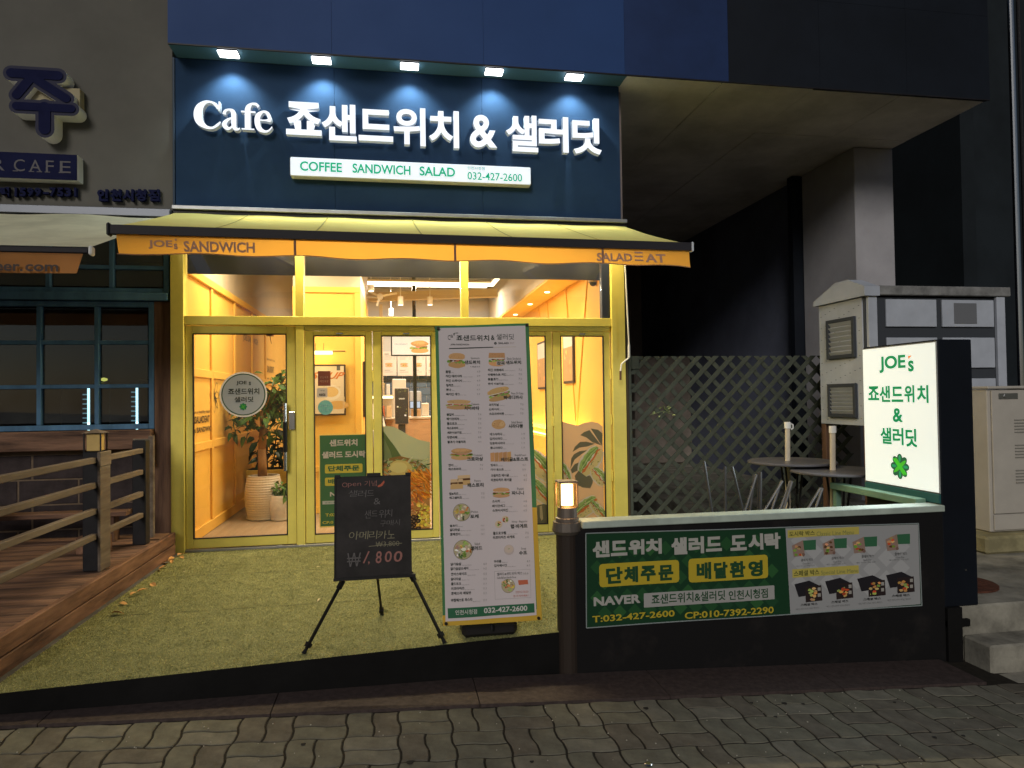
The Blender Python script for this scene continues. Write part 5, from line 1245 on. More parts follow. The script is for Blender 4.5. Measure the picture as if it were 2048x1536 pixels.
tc_('₩3,800', 628, 598, 800, 640, CY, -.01); 
p_, q_ = s.px(*z3(575, 632)), s.px(*z3(820, 608)); s.line(p_[0], p_[1], q_[0], q_[1], .003, CY)
tc_('₩', 415, 682, 515, 782, CH, -.006, .05)
p_, q_ = s.px(*z3(538, 755)), s.px(*z3(578, 668)); s.line(p_[0], p_[1], q_[0], q_[1], .0075, CR_)
for ch, x0, y0, x1, y1 in ((',', 570, 742, 582, 765), ('8', 625, 668, 668, 757), ('0', 690, 668, 742, 748), ('0', 755, 668, 818, 746)): tc_(ch, x0, y0, x1, y1, CR_, .012, .15)
random.seed(17)
for k in range(14):
    pass
build('chalk_price', s.b, INK, brd)
FR = mat('matt_black_frame', (.010, .009, .009), .5)
slab(s, -.002, 0, .006, hv, .0005, .006, FR, 'frame_edge', ez); slab(s, -.004, -.012, wv+.02, .004, -.012, .018, FR, 'ledge', ez)
slab(s, wv-.03, hv-.005, wv+.002, hv+.012, -.014, .008, FR, 'clamp', ez); slab(s, .0, hv-.005, .03, hv+.010, -.014, .008, FR, 'clamp', ez); slab(s, wv*.42, hv-.005, wv*.60, hv+.016, -.03, .008, FR, 'top_block', ez)
def u3(u, v, d=-.02): return s.O+s.U*u+s.V*v+s.N*d
for foot, top, kn in ((PZ(607, 1308, 0), u3(.04, -.02), .0), (PZ(890, 1287, 0), u3(wv-.005, .0), .0), (PZ(764, 1230, 0), u3(wv*.54, .02, -.035), .0)):
    b = B(); b.bar(top, foot+(top-foot)*.07, .013, .013); L_ = build('leg', b, FR, ez)
    b = B(); b.cyl(foot+Vector((0, 0, .001)), foot+(top-foot)*.07, .013, .008, n=10); build('rubber_foot', b, BLK, L_)
    b = B(); d = (top-foot); b.bar(foot+d*.09, foot+d*.15, .026, .026); build('clamp_knob', b, FR, L_)
    b = B(); b.bar(top-d*.10, top+d*.02, .022, .022); build('joint', b, FR, L_)
    b = B(); tp_ = top + Vector((0, .02, 0)); 
# dry leaves along the deck edge
random.seed(23); DL = mat('dry_leaf', (.62, .33, .12), .8, var=.3, vscale=20)
LMD = meshof('leaf', leafmesh(1, .6, .2, .25), DL)
spots = [(232, 1208), (258, 1192), (272, 1186), (318, 1142), (330, 1133), (338, 1124), (345, 1116), (352, 1112), (361, 1110), (326, 1128), (336, 1118), (343, 1121), (357, 1114), (215, 1228), (296, 1168)]
for i, (x, y) in enumerate(spots):
    q = PZ(x, y, .012); o = bpy.data.objects.new('dry_leaf', LMD); COL.objects.link(o); o.location = (max(q.x, -1.872)+random.uniform(0, .02), q.y, .016); o.rotation_euler = (random.uniform(-.4, .4), random.uniform(-.4, .4), random.uniform(0, 6)); o.scale = (random.uniform(.045, .085),)*3
    tag(o, 'curled orange dry leaf in the drift between the wooden deck fascia and the turf', 'leaf', 'dry leaves along the deck edge')
for i, (x, y, sc, lab) in enumerate(((632, 1133, .035, 'small pale dry leaf on the turf left of the chalkboard, nearer the shop'), (640, 1197, .05, 'longer pale dry leaf on the turf beside the left easel leg'), (866, 1136, .04, 'pale dry leaf on the turf between chalkboard and menu banner'), (365, 1143, .03, 'tiny pale leaf on the turf before the entrance door'))):
    q = PZ(x, y, .012); o = bpy.data.objects.new('dry_leaf', meshof('leaf', leafmesh(1, .35, .1, .1), mat('pale_dry_leaf', (.5, .42, .25), .8))); COL.objects.link(o); o.location = (q.x, q.y, .014); o.rotation_euler = (.1, .1, random.uniform(0, 6)); o.scale = (sc,)*3; tag(o, lab, 'leaf')
q = PZ(1297, 1531, pz(1.1)); b = B(); b.lathe([(.016, 0), (.017, .003), (.012, .006)], (q.x, q.y, pz(q.x)+.001), 18); tag(build('bottle_cap', b, STEEL), 'small shiny round metal disc lying on the pavers at the bottom edge', 'bottle cap')

# grit, gum and crumbs on the pavers
random.seed(51); b = B(); GM = [mat('pale_grit', (.35, .33, .28), .9), mat('dark_gum', (.02, .018, .016), .8)]
for k in range(150):
    x, y = random.uniform(-2, 3.2), random.uniform(-4.0, -3.12); r_ = random.uniform(.0015, .004); z = pz(x)+.003
    b.lathe([(r_, 0), (r_*.8, r_*.7), (r_*.2, r_)], (x, y, z), 6, 0)
for k in range(26):
    x, y = random.uniform(-2, 3.2), random.uniform(-4.0, -3.12); r_ = random.uniform(.008, .018); z = pz(x)+.0028
    b.lathe([(r_, 0), (r_*.9, .0012)], (x, y, z), 10, 1, wob=lambda k_, t: .15*.012*math.sin(3*t))
build('pavement_grit', b, GM, kind='stuff')
# ================================================================ cafe interior
FLW = mat('interior_wood_floor', (.34, .25, .17), .4, col2=(.27, .19, .12), vscale=3, stretch=(6, .6, 1))
XL0, XR0, YB0, ZC = -1.88, 2.15, 6.6, 3.75
b = B(); b.box(XL0-.02, XR0+.02, .09, YB0, -.02, .018); build('interior_floor', b, FLW, kind='structure')
b = B(); b.box(XL0-.06, XL0, .06, YB0, .018, 2.50); lwall = build('interior_wall_left', b, YELW, kind='structure')
b = B(); b.box(XL0-.06, XL0+.01, .06, YB0, 2.575, ZC); build('interior_upper_wall_left', b, CREAM, kind='structure')
b = B(); b.box(XR0, XR0+.06, .06, YB0, .018, ZC); build('interior_wall_right', b, YELW, kind='structure')
b = B(); b.box(XL0, XR0, YB0, YB0+.06, .018, ZC); build('interior_rear_wall', b, mat('pale_rear_wall', (.55, .53, .50), .7), kind='structure')
b = B(); b.box(XL0, XR0, .1, YB0, ZC, ZC+.05); build('interior_ceiling', b, mat('grey_ceiling', (.20, .20, .21), .8, var=.2, vscale=2), kind='structure')
def stile(y0, y1, z0, z1, X=XL0, d=.022):
    b = B(); b.box(X+.0005, X+d, y0, y1, z0, z1, .004); build('panel_moulding', b, YELW, lwall)
stile(.1, 6.5, 2.50, 2.574, d=.035); stile(.1, 6.5, .022, .13); 
for (a_, c_) in ((.1, .90), (.96, 1.92), (1.98, 2.92), (2.98, 3.85), (3.91, 4.8)):
    stile(a_, c_, .86, .94); stile(a_, c_, 1.57, 1.65)
for y in (.93, 1.95, 2.95, 3.88): stile(y-.03, y+.03, .134, 2.499)
# wall print (outlined clover + words) on the left wall
PR = (.045, .035, .02)
def lwp(x, y): p = PX(x, y, XL0+.001); return p.y, p.z
def lws(): return Sheet((XL0+.001, 0, 0), (0, 1, 0), (0, 0, 1), (1, 0, 0), base=.0006)
def lt_(s, body, x0, x1, y0, y1, yr=0, bold=0):
    xm = (x0+x1)/2; a_ = lwp(x0, y1); t_ = lwp(x0, y0); e = lwp(x1, y1); s.txt(body, min(a_[0], e[0]), a_[1], max(a_[0], e[0]), t_[1], PR, bold, 3)
s = lws(); c_ = (1.06, 1.40)
for k in range(8):
    a_ = k*math.pi/4; pts = disc(c_[0]+.105*math.cos(a_), c_[1]+.105*math.sin(a_), .075, .036, 16, rot=a_)
    for i in range(16): s.line(*pts[i], *pts[(i+1) % 16], .007, PR)
s.line(c_[0]-.08, c_[1]+.08, c_[0]+.08, c_[1]-.08, .03, PR)
s.txt('make a healthy habit', .22, 1.212, .88, 1.252, PR, .01); s.txt('SALADEAT', .34, 1.125, .86, 1.195, PR, .03); s.txt("JOE's SANDWICH", .12, 1.02, 1.0, 1.09, PR, .03)
build('wall_lettering', s.b, INK, lwall)
s = lws(); s.txt('JOES SANDWICH', 2.45, 2.08, 3.35, 2.18, (.25, .15, .03), .02); build('wall_lettering', s.b, INK, lwall)
s = lws(); s.txt('make a healthy habit', 4.0, 1.93, 4.7, 1.98, (.2, .12, .03), .0); s.txt('SALADEAT', 4.05, 1.76, 4.6, 1.86, (.2, .12, .03), .02); s.txt("JOE's SANDWICH", 4.0, 1.58, 4.8, 1.68, (.2, .12, .03), .02)
build('wall_lettering', s.b, INK, lwall)
# partition block
pt = thing('yellow_partition', 'yellow panelled partition block in the middle of the cafe carrying the soup poster', 'partition', (-.8, 2.5, .018))
b = B(); b.box(-1.17, -.40, 1.70, 3.9, .018, 2.66); build('core', b, YELW, pt)
b = B(); b.box(-1.17, -.40, 1.72, 3.9, 2.662, ZC-.005); build('upper_section', b, CREAM, pt)
for (a_, c_, d_, e_) in ((-1.17, -.40, 2.59, 2.658), (-1.17, -1.10, .10, 2.588), (-.47, -.40, .10, 2.588), (-1.098, -.472, .50, .565), (-1.17, -.40, .02, .098)):
    b = B(); b.box(a_, c_, 1.68, 1.699, d_, e_, .003); build('panel_moulding', b, YELW, pt)
def px_rect(x0, y0, x1, y1, Y): a_, c_ = PY(x0, y1, Y), PY(x1, y0, Y); return min(a_.x, c_.x), max(a_.x, c_.x), min(a_.z, c_.z), max(a_.z, c_.z)
Yp = 1.66
x0, x1, z0, z1 = px_rect(610, 774, 692, 832, Yp); z1 = PY(650, 774-45, Yp).z
x0, x1, z0, z1 = px_rect(612, 832, 692, 729, Yp); z0, z1 = PY(650, 831, Yp).z, PY(650, 729, Yp).z
sp = thing('soup_poster', 'framed cream soup poster under the picture light on the yellow partition', 'poster', ((x0+x1)/2, Yp, (z0+z1)/2))
b = B(); b.box(x0, x1, Yp-.012, Yp+.018, z0, z1, .004); build('frame', b, mat('dark_brown_frame', (.06, .04, .025), .5), sp)
s = Sheet((0, Yp-.012, 0), (1, 0, 0), (0, 0, 1), (0, -1, 0)); s.rect(x0+.02, z0+.02, x1-.02, z1-.02, (.62, .52, .38))
h_ = z1-z0; w_ = x1-x0
s.txt('SOUP', x0+.05, z1-.15-.02, x1-.05, z1-.09, (.5, .16, .04), .03, 4, .15); s.txt('hot cream soup', x0+.2, z1-.27, x1-.06, z1-.255, (.35, .2, .1)); s.shape(disc(x0+.28, z0+h_*.45, .11, .09, 20), (.66, .6, .5)); s.shape(disc(x0+.28, z0+h_*.46, .085, .06, 20), (.6, .42, .18)); s.shape(disc(x0+.36, z0+.12, .12, .05, 16), (.55, .34, .12))
s.rect(x1-.10, z1-.07, x1-.06, z1-.02, (.1, .1, .1)); s.txt('SOUP', x1-.035, z0+.05, x1-.012, z0+.22, (.6, .5, .35), .02)
build('poster_print', s.b, INK, sp)
pl_ = thing('picture_light', 'slim brass picture light with glowing bar over the soup poster', 'lamp', (-.9, 1.6, 1.9))
qa, qb = PY(622, 702, 1.58), PY(691, 702, 1.58)
b = B(); b.cyl((qa.x-.05, 1.58, qa.z), (qb.x, 1.58, qb.z), .012, n=10); build('arm_bar', b, mat('brass', (.5, .33, .12), .35, .8), pl_)
b = B(); b.cyl((qa.x, 1.575, qa.z-.02), (qa.x+.24, 1.575, qa.z-.02), .022, n=14); build('glowing_bar', b, glow('picture_glow', (1, .78, .40), 4), pl_)
for dx in (.05, .14):
    b = B(); b.cyl((qa.x+dx, 1.58, qa.z), (qa.x+dx, 1.60, qa.z+.09), .003, n=6); build('rod', b, BLK, pl_)
lamp('picture_light_glow', 'POINT', (qa.x+.10, 1.55, qa.z-.05), 3.2, (1, .70, .30), soft=.05, parent=pl_)
sd_ = thing('side_picture_frame', 'narrow dark picture frame on the side face of the yellow partition', 'picture frame', (-.38, 2.4, 1.5))
b = B(); b.box(-.396, -.37, 2.0, 2.9, 1.12, 1.80, .004); build('frame', b, mat('dark_brown_frame', (.06, .04, .025), .5), sd_)
# planter box and plants
pb = thing('planter_box', 'long yellow planter trough against the left cafe wall full of dark leaved plants', 'planter', (-1.5, 2.6, .018))
b = B(); b.box(-1.85, -1.18, 2.42, 2.74, .02, .47, .006); build('trough', b, mat('yellow_brown_trough', (.5, .32, .05), .55), pb)
b = B(); b.box(-1.83, -1.20, 2.44, 2.72, .472, .478); build('soil', b, BED, pb)
LG = mat('glossy_green_leaf', (.055, .12, .022), .4, var=.45, vscale=12); LG2 = mat('dark_green_leaf', (.022, .045, .014), .35, var=.4, vscale=10); LG3 = mat('fresh_green_leaf', (.10, .20, .04), .45, var=.5, vscale=25)
ML = [meshof('leaf', leafmesh(1, .55, .12, .25), LG), meshof('leaf', leafmesh(1, .48, .2, .5), LG)]; ML2 = meshof('leaf', leafmesh(1, .45, .15, .3), LG2); ML3 = meshof('leaf', leafmesh(1, .42, .12, .35), LG3)
BARK = mat('trunk_bark', (.30, .17, .075), .85, var=.3, vscale=10, bump=.5, bscale=40)
random.seed(41)
def foliage(root, pts, mesh, size, down=.3):
    for (x, y, z) in pts:
        part('leaf', random.choice(mesh) if isinstance(mesh, list) else mesh, root, (x, y, z), (random.uniform(-.7, .7), random.uniform(-.3, .9), random.uniform(0, 6.28)), (size*random.uniform(.7, 1.25),)*3)
t1_ = thing('rubber_plant', 'dark leaved rubber plant in the yellow trough left of the tree trunk', 'plant', (-1.6, 2.55, .48))
for k in range(4):
    bx_, by_ = -1.68+k*.07, 2.5+.05*(k % 2); tip = (bx_+random.uniform(-.06, .06), by_, .85+random.uniform(-.1, .18)); b = B(); b.tube([(bx_, by_, .47), tip], .008, 6); build('stem', b, LG2, t1_)
    foliage(t1_, [(bx_+(tip[0]-bx_)*u+random.uniform(-.05, .05), by_+random.uniform(-.06, .06), .55+(tip[2]-.52)*u) for u in [i/11 for i in range(12)]], ML2, .17)
t1_ = thing('rubber_plant', 'dark leaved rubber plant in the yellow trough right of the tree trunk', 'plant', (-1.3, 2.55, .48))
for k in range(4):
    bx_, by_ = -1.42+k*.07, 2.5+.05*(k % 2); tip = (bx_+random.uniform(-.05, .05), by_, .95+random.uniform(-.1, .2)); b = B(); b.tube([(bx_, by_, .47), tip], .008, 6); build('stem', b, LG2, t1_)
    foliage(t1_, [(bx_+(tip[0]-bx_)*u+random.uniform(-.06, .06), by_+random.uniform(-.06, .06), .55+(tip[2]-.5)*u) for u in [i/11 for i in range(12)]], ML2, .15)
def pot(name, x, y, r, h, label, m_, seed=0):
    t = thing(name, label, 'plant pot', (x, y, .018), 'ribbed white plant pots')
    prof = []
    for i in range(36):
        v = i/35; rr = r*(.70+.30*math.sin(math.pi*(.12+.72*v))) ; prof.append((rr + (.0045 if i % 2 else 0), .022+h*v))
    prof += [(r*.80, h+.026), (r*.74, h+.02), (r*.72, h-.03)]
    b = B(); b.lathe(prof, (x, y, .018), 36); build('pot_body', b, m_, t, smooth=False)
    b = B(); b.lathe([(r*.78, 0), (r*.92, .015), (r*.92, .03), (r*.86, .03)], (x, y, .018), 32); build('saucer', b, m_, t)
    b = B(); b.lathe([(.01, 0), (r*.72, 0)], (x, y, .018+h-.02), 20); build('soil', b, BED, t)
    return t
PW = mat('ribbed_white_ceramic', (.62, .56, .48), .6, var=.12, vscale=8)
q = PZ(516, 1044, .02); px_, py_ = q.x+.02, q.y+.22
pot('plant_pot', px_, py_, .20, .46, 'large ribbed white ceramic pot with saucer holding the leafy tree behind the entrance door', PW)
tr = thing('indoor_tree', 'leafy indoor ficus tree with a thick brown trunk in the large white pot', 'tree', (px_, py_, .46))
b = B(); pth = [(px_-.01, py_, .42), (px_-.015, py_, .8), (px_+.005, py_, 1.05), (px_-.01, py_, 1.22)]
for (a_, c_), (r0, r1) in zip(zip(pth[:-1], pth[1:]), ((.052, .044), (.044, .038), (.038, .03))): b.cyl(a_, c_, r0, r1, 14)
build('trunk', b, BARK, tr, smooth=True)
pts = []
for k in range(9):
    a_ = random.uniform(0, 6.28); tip = (px_+.30*math.cos(a_)*random.uniform(.5, 1), py_+.22*math.sin(a_), random.uniform(1.15, 1.62)); b = B(); st_ = (px_, py_, random.uniform(.95, 1.2)); b.tube([st_, tip], .007, 6); build('branch', b, BARK, tr)
    pts += [tuple(st_[i]+(tip[i]-st_[i])*u+random.uniform(-.09, .09) for i in range(3)) for u in (.25, .4, .5, .6, .7, .8, .85, .9, .95, 1, 1, 1.05, 1.05)]
pts += [(px_+random.uniform(-.36, .30), py_+random.uniform(-.2, .2), random.uniform(.92, 1.50)) for k in range(170)]
foliage(tr, pts[:285], ML, .125)
part('leaf', ML[0], tr, tuple(PY(542, 800, py_)), (.3, -1.2, 1.2), (.17,)*3)
q = PZ(556, 1044, .02); pot('plant_pot', q.x+.01, q.y+.13, .115, .25, 'small ribbed white ceramic pot in front of the large pot', PW)
sp2 = thing('small_potted_plant', 'small bushy green plant in the little white pot', 'plant', (q.x, q.y+.13, .28))
foliage(sp2, [(q.x+.01+random.gauss(0, .06), q.y+.13+random.gauss(0, .05), .30+abs(random.gauss(0, .07))) for k in range(46)], ML3, .11)
# counter, back wall tiles and menu boards
TILE = [mat('slate_blue_tile', (.10, .14, .20), .25, var=.15, vscale=5), mat('slate_blue_tile_b', (.12, .16, .22), .25)]
bt = thing('tiled_backsplash', 'slate blue tiled splashback behind the counter under the menu boards', 'tiles', (.5, YB0, 1.2))
tb_ = B(); tb_.box(0, .292, -.012, 0, 0, .142, .004); TM = [meshof('tile', tb_, m_) for m_ in TILE]
for r_ in range(6):
    for c_ in range(10): part('tile', random.choice(TM), bt, (-.62+c_*.30-(.15 if r_ % 2 else 0), YB0-.006, .96+r_*.148))
def wall_item(name, label, cat, x0, y0, x1, y1, Y, d, m_, print_=None, group=None):
    xa_, xb_, za_, zb_ = px_rect(x0, y0, x1, y1, Y)
    xa_, xb_ = min(xa_, xb_), max(xa_, xb_); za_, zb_ = min(za_, zb_), max(za_, zb_)
    t = thing(name, label, cat, ((xa_+xb_)/2, Y, (za_+zb_)/2), group)
    b = B(); b.box(xa_, xb_, Y, Y+d, za_, zb_, .004); o = build('panel', b, m_, t)
    if print_:
        s_ = Sheet((0, Y, 0), (1, 0, 0), (0, 0, 1), (0, -1, 0)); print_(s_, xa_, xb_, za_, zb_); return t, s_, o
    return t
MBm = mat('cream_menu_board', (.62, .56, .48), .6, emis=(1, .85, .7), estr=.12)
def menu_lines(s_, a_, b_, c_, d_, seed=0):
    random.seed(seed); w_, h_ = b_-a_, d_-c_
    for col in (0, 1):
        x = a_+w_*(.08+.48*col); s_.rect(x, d_-h_*.12, x+w_*.16, d_-h_*.09, (.15, .12, .1))
        for k in range(4): y = d_-h_*(.17+.05*k); s_.rect(x, y, x+w_*random.uniform(.2, .3), y+h_*.012, (.3, .25, .2)); s_.rect(x+w_*.33, y, x+w_*.38, y+h_*.012, (.3, .25, .2))
        sandwich(s_, x+w_*.16, c_+h_*.45, w_*.3, h_*.18, seed=seed+col, det=.5); s_.rect(x, c_+h_*.22, x+w_*.2, c_+h_*.24, (.3, .25, .2)); s_.rect(x, c_+h_*.15, x+w_*.3, c_+h_*.165, (.3, .25, .2))
for i, (x0, x1, lab) in enumerate(((724, 735, 'cream menu board beside the partition, leftmost above the counter'), (738, 793, 'cream menu board left of the one under the screen'), (795, 851, 'cream menu board directly under the hanging menu screen'), (853, 905, 'cream menu board partly hidden by the standing banner'))):
    t, s_, o = wall_item('menu_board', lab, 'menu board', x0, 703 if i < 3 else 703, x1, 752, 6.45, .03, MBm, lambda *a: menu_lines(*a, seed=i), 'menu boards above the counter'); build('board_print', s_.b, INK, o)
def scr(s_, a_, b_, c_, d_):
    w_, h_ = b_-a_, d_-c_; s_.rect(a_+.02, c_+.02, b_-.02, d_-.02, (.66, .74, .82)); s_.shape(disc(a_+w_*.08, d_-.03, w_*.13, h_*.18, 16, 180, 360), (.75, .25, .15)); sandwich(s_, a_+w_*.48, c_+h_*.35, w_*.32, h_*.5, seed=7)
    s_.txt('CROISSANT', a_+w_*.06, c_+h_*.42, a_+w_*.28, c_+h_*.48, (.3, .4, .5), .01); s_.txt('PASTRY', a_+w_*.75, c_+h_*.58, a_+w_*.92, c_+h_*.64, (.3, .4, .5), .01)
    for k in range(5): s_.rect(a_+w_*.35, d_-h_*(.15+.05*k), a_+w_*.6, d_-h_*(.14+.05*k), (.5, .58, .66))
t, s_, o = wall_item('menu_screen', 'bright hanging menu screen showing a sandwich above the counter', 'screen', 782, 660, 900, 712, 4.6, .05, BLK, scr); build('screen_print', s_.b, INKB, o)
ct = thing('service_counter', 'light wood service counter with panelled front at the back of the cafe', 'counter', (.6, 5.0, .018))
CW = mat('light_oak', (.55, .36, .22), .45, var=.15, vscale=4, stretch=(1, 1, 5)); 
b = B(); b.box(-.34, 2.1, 4.82, 5.4, .02, 1.00, .004); build('carcass', b, CW, ct); b = B(); b.box(-.36, 2.12, 4.79, 5.42, 1.003, 1.04, .006); build('worktop', b, mat('cream_worktop', (.66, .6, .52), .4), ct)
for k in range(5):
    b = B(); b.box(-.30+k*.47, -.30+k*.47+.43, 4.80, 4.818, .10, .95, .004); build('front_panel', b, CW, ct)
b = B(); b.box(-.30, 1.0, 5.7, 6.3, .02, .95, .004); tag(build('back_counter', b, CW), 'low wood back counter along the slate blue tiles', 'counter')
def cb_(name, label, cat, x0, y0, x1, y1, Y, d, m_, c=.01, zmin=None, group=None):
    xa_, xb_, za_, zb_ = px_rect(x0, y1, x1, y0, Y); za_, zb_ = min(za_, zb_), max(za_, zb_); 
    if zmin is not None: za_ = zmin
    b = B(); b.box(min(xa_, xb_), max(xa_, xb_), Y, Y+d, za_, zb_, c); return tag(build(name, b, m_, origin=((xa_+xb_)/2, Y+d/2, za_)), label, cat, group)
SIL = mat('appliance_grey', (.42, .42, .44), .4, .3); BX = mat('kraft_box', (.5, .34, .2), .7); CWH = mat('off_white_appliance', (.62, .58, .52), .5)
cb_('card_display', 'cream standing card display on the counter behind the kiosk', 'display card', 784, 758, 812, 790, 5.2, .03, MBm, zmin=1.042)
cb_('coffee_machine', 'brushed grey coffee machine at the back of the counter', 'coffee machine', 818, 782, 843, 800, 5.9, .3, SIL, .02, zmin=.955)
t = thing('pos_terminal', 'white point of sale terminal with pale lit screen on the counter', 'till', (.45, 4.95, 1.04))
xa_, xb_, za_, zb_ = px_rect(819, 817, 842, 802, 4.88); b = B(); b.box(xa_, xb_, 4.88, 4.92, za_, zb_, .008); build('monitor', b, BLK, t)
b = B(); b.box(xa_+.012, xb_-.012, 4.876, 4.8795, za_+.012, zb_-.012); build('screen', b, glow('till_screen', (.75, .82, .95), .9), t)
b = B(); b.box((xa_+xb_)/2-.06, (xa_+xb_)/2+.06, 4.93, 5.0, 1.042, za_+.06, .01); build('stand', b, CWH, t)
cb_('receipt_printer', 'off white receipt printer right of the till', 'printer', 843, 806, 858, 826, 5.0, .18, CWH, .012, zmin=1.042)
cb_('cardboard_display_box', 'small kraft carton with printed lid under the till', 'box', 822, 818, 842, 838, 4.84, .12, BX, .004, zmin=1.042)
cb_('glass_rack', 'dark rack of cups on the left of the counter by the tiles', 'rack', 725, 765, 737, 785, 5.6, .25, mat('dark_rack', (.12, .1, .1), .5), zmin=.955)
cb_('cup_dispenser', 'steel cup dispenser standing before the blue tiles', 'dispenser', 762, 765, 771, 788, 5.9, .15, STEEL, .01, zmin=.955)
cb_('cup_dispenser', 'cream paper cup stack before the blue tiles', 'dispenser', 772, 768, 780, 788, 5.9, .12, CWH, .01, zmin=.955)
dcs = thing('display_case', 'warm lit pastry display case left of the ordering kiosk', 'display case', (-.2, 4.4, .5))
xa_, xb_, za_, zb_ = px_rect(724, 838, 788, 790, 4.5)
b = B(); b.box(xa_, xb_, 4.5, 4.78, za_, za_+.02); b.box(xa_, xb_, 4.5, 4.78, zb_-.02, zb_); b.box(xa_, xb_, 4.76, 4.78, za_+.021, zb_-.021); build('case', b, CWH, dcs)
b = B(); b.box(xa_+.01, xb_-.01, 4.49, 4.53, zb_-.06, zb_-.022, .004); build('light_bar', b, glow('case_light', (1, .80, .50), 3.5), dcs)
for k, xx in enumerate((731, 747, 764, 778)):
    q = PY(xx, 824, 4.6); b = B(); b.box(q.x-.045, q.x+.045, 4.6, 4.68, za_+.022, za_+.022+.19, .01); build('packaged_item', b, mat('packet_%s' % 'abcd'[k], ((.5, .2, .1), (.55, .4, .25), (.45, .15, .08), (.6, .45, .3))[k], .6), dcs)
# kiosk
kk = thing('ordering_kiosk', 'black self ordering kiosk with dark screen on a slim stand', 'kiosk', (.08, 3.0, .018))
xa_, xb_, za_, zb_ = px_rect(789, 848, 818, 776, 3.0)
b = B(); b.box(xa_, xb_, 3.0, 3.06, za_, zb_, .008); hd = build('screen_housing', b, mat('silver_edge', (.4, .36, .34), .3, .5), kk)
def kp(s_, a_, b_, c_, d_):
    s_.rr(a_+.006, c_+.006, b_-.006, d_-.006, .008, (.035, .032, .03)); random.seed(4)
    for k in range(12): blob(s_, random.uniform(a_+.02, b_-.02), random.choice((d_-.04+random.uniform(-.02, .02), c_+.2+random.uniform(-.05, .05))), .014, .008, jit(random.choice(((.1, .09, .05), (.08, .1, .04))), .3), 8, .4)
    s_.txt('ORDER', a_+.055, c_+.34, b_-.055, c_+.36, (.6, .6, .6), .02); s_.rect(a_+.03, c_+.23, a_+.05, c_+.25, (.6, .6, .6)); s_.rect(b_-.06, c_+.11, b_-.035, c_+.13, (.7, .75, .95))
s_ = Sheet((0, 3.0, 0), (1, 0, 0), (0, 0, 1), (0, -1, 0)); kp(s_, xa_, xb_, za_, zb_); build('screen', s_.b, INK, hd)
b = B(); b.box((xa_+xb_)/2-.05, (xa_+xb_)/2+.05, 3.065, 3.11, .05, za_+.3, .004); build('stand', b, mat('slate_stand', (.06, .07, .08), .4), kk); b = B(); b.box((xa_+xb_)/2-.18, (xa_+xb_)/2+.18, 2.95, 3.25, .02, .048, .006); build('base_plate', b, mat('slate_stand', (.06, .07, .08), .4), kk)
ab = thing('paper_menu_stand', 'cream paper menu sheet on a stand between the partition and the kiosk', 'menu stand', (-.2, 2.9, .018))
xa_, xb_, za_, zb_ = px_rect(724, 862, 772, 808, 2.9); b = B(); b.add([(xa_, 2.9, za_), (xa_+.33, 2.9, za_), (xa_+.24, 2.98, zb_), (xa_, 2.98, zb_)], [(0, 1, 2, 3)]); build('sheet', b, MBm, ab); b = B(); b.bar((xa_+.335, 2.9, za_-.02), (xa_+.24, 2.985, zb_+.01), .012, .012); b.cyl((xa_+.1, 3.0, .02), (xa_+.1, 3.0, zb_-.1), .012, n=8); build('stand', b, BLK, ab)
# bulkhead and spots on the right, ceiling furniture
bh = thing('ceiling_bulkhead', 'cream ceiling bulkhead with a yellow underside and small downlights along the right cafe wall', 'bulkhead', (1.9, 3, 2.66))
b = B(); b.box(1.78, XR0-.003, .12, 6.5, 2.74, ZC-.005); build('box', b, CREAM, bh)
b = B(); b.box(1.785, XR0-.003, .12, 6.5, 2.712, 2.738); build('underside', b, YELW, bh)
for y in (1.1, 2.2, 3.35, 4.6):
    b = B(); b.cyl((1.97, y, 2.711), (1.97, y, 2.704), .035, n=16); build('downlight', b, glow('downlight', (1, .82, .5), 8), bh)
    lamp('downlight_beam', 'SPOT', (1.97, y, 2.69), 9, (1, .76, .40), target=(2.05, y, 0), spot=75, blend=.6, soft=.03, parent=bh)
LED = glow('warm_white_led', (1, .82, .58), 5)
ll = thing('led_ceiling_loop', 'glowing warm white rectangular led loop hanging under the cafe ceiling', 'lamp', (.5, 1.8, 2.95))
q0, q1 = PY(722, 566, 2.75), PY(971, 569, 2.75); zL = (q0.z+q1.z)/2
for (x0, x1, y0, y1) in ((-.36, 1.30, 2.73, 2.775), (1.30, 1.345, .8, 2.775), (-.36, 1.30, .80, .845)):
    b = B(); b.box(x0, x1-.001, y0, y1, zL-.02, zL+.02, .004); build('light_tube', b, LED, ll)
    b = B(); b.box(x0, x1-.001, y0, y1, zL+.021, zL+.05, .003); build('housing', b, CREAM, ll)
for (x, y) in ((-.3, 2.75), (1.32, 2.75), (1.32, .9), (-.3, .82)):
    b = B(); b.cyl((x, y, zL+.05), (x, y, ZC), .003, n=6); build('cable', b, STEEL, ll)
lamp('led_loop_glow', 'AREA', (.45, 1.9, zL-.04), 150, (1, .86, .62), target=(.45, 1.9, 0), size=1.6, sizey=1.9, parent=ll)
b = B(); b.box(-1.2, 2.0, 5.1, 5.3, 3.0, 3.05); 
bl2 = thing('added_tube_light', 'long thin warm tube light above the service counter', 'lamp', (.6, 5.0, 3.25))  # fixture added to house the rear fill light
b = B(); b.box(-.35, 1.55, 4.975, 5.025, 3.215, 3.24, .004); build('tube', b, LED, bl2); b = B(); b.box(-.36, 1.56, 4.97, 5.03, 3.242, 3.28, .003); build('housing', b, CREAM, bl2)
lamp('back_fill_light', 'AREA', (.6, 5.0, 3.2), 120, (1, .88, .72), target=(.6, 5.02, 0), size=1.9, sizey=.08, parent=bl2)
bl3 = thing('added_disc_light', 'round warm ceiling light above the entrance door area inside the cafe', 'lamp', (-1.25, .9, 3.15))  # added fixture above the view, housing the fill light near the entrance
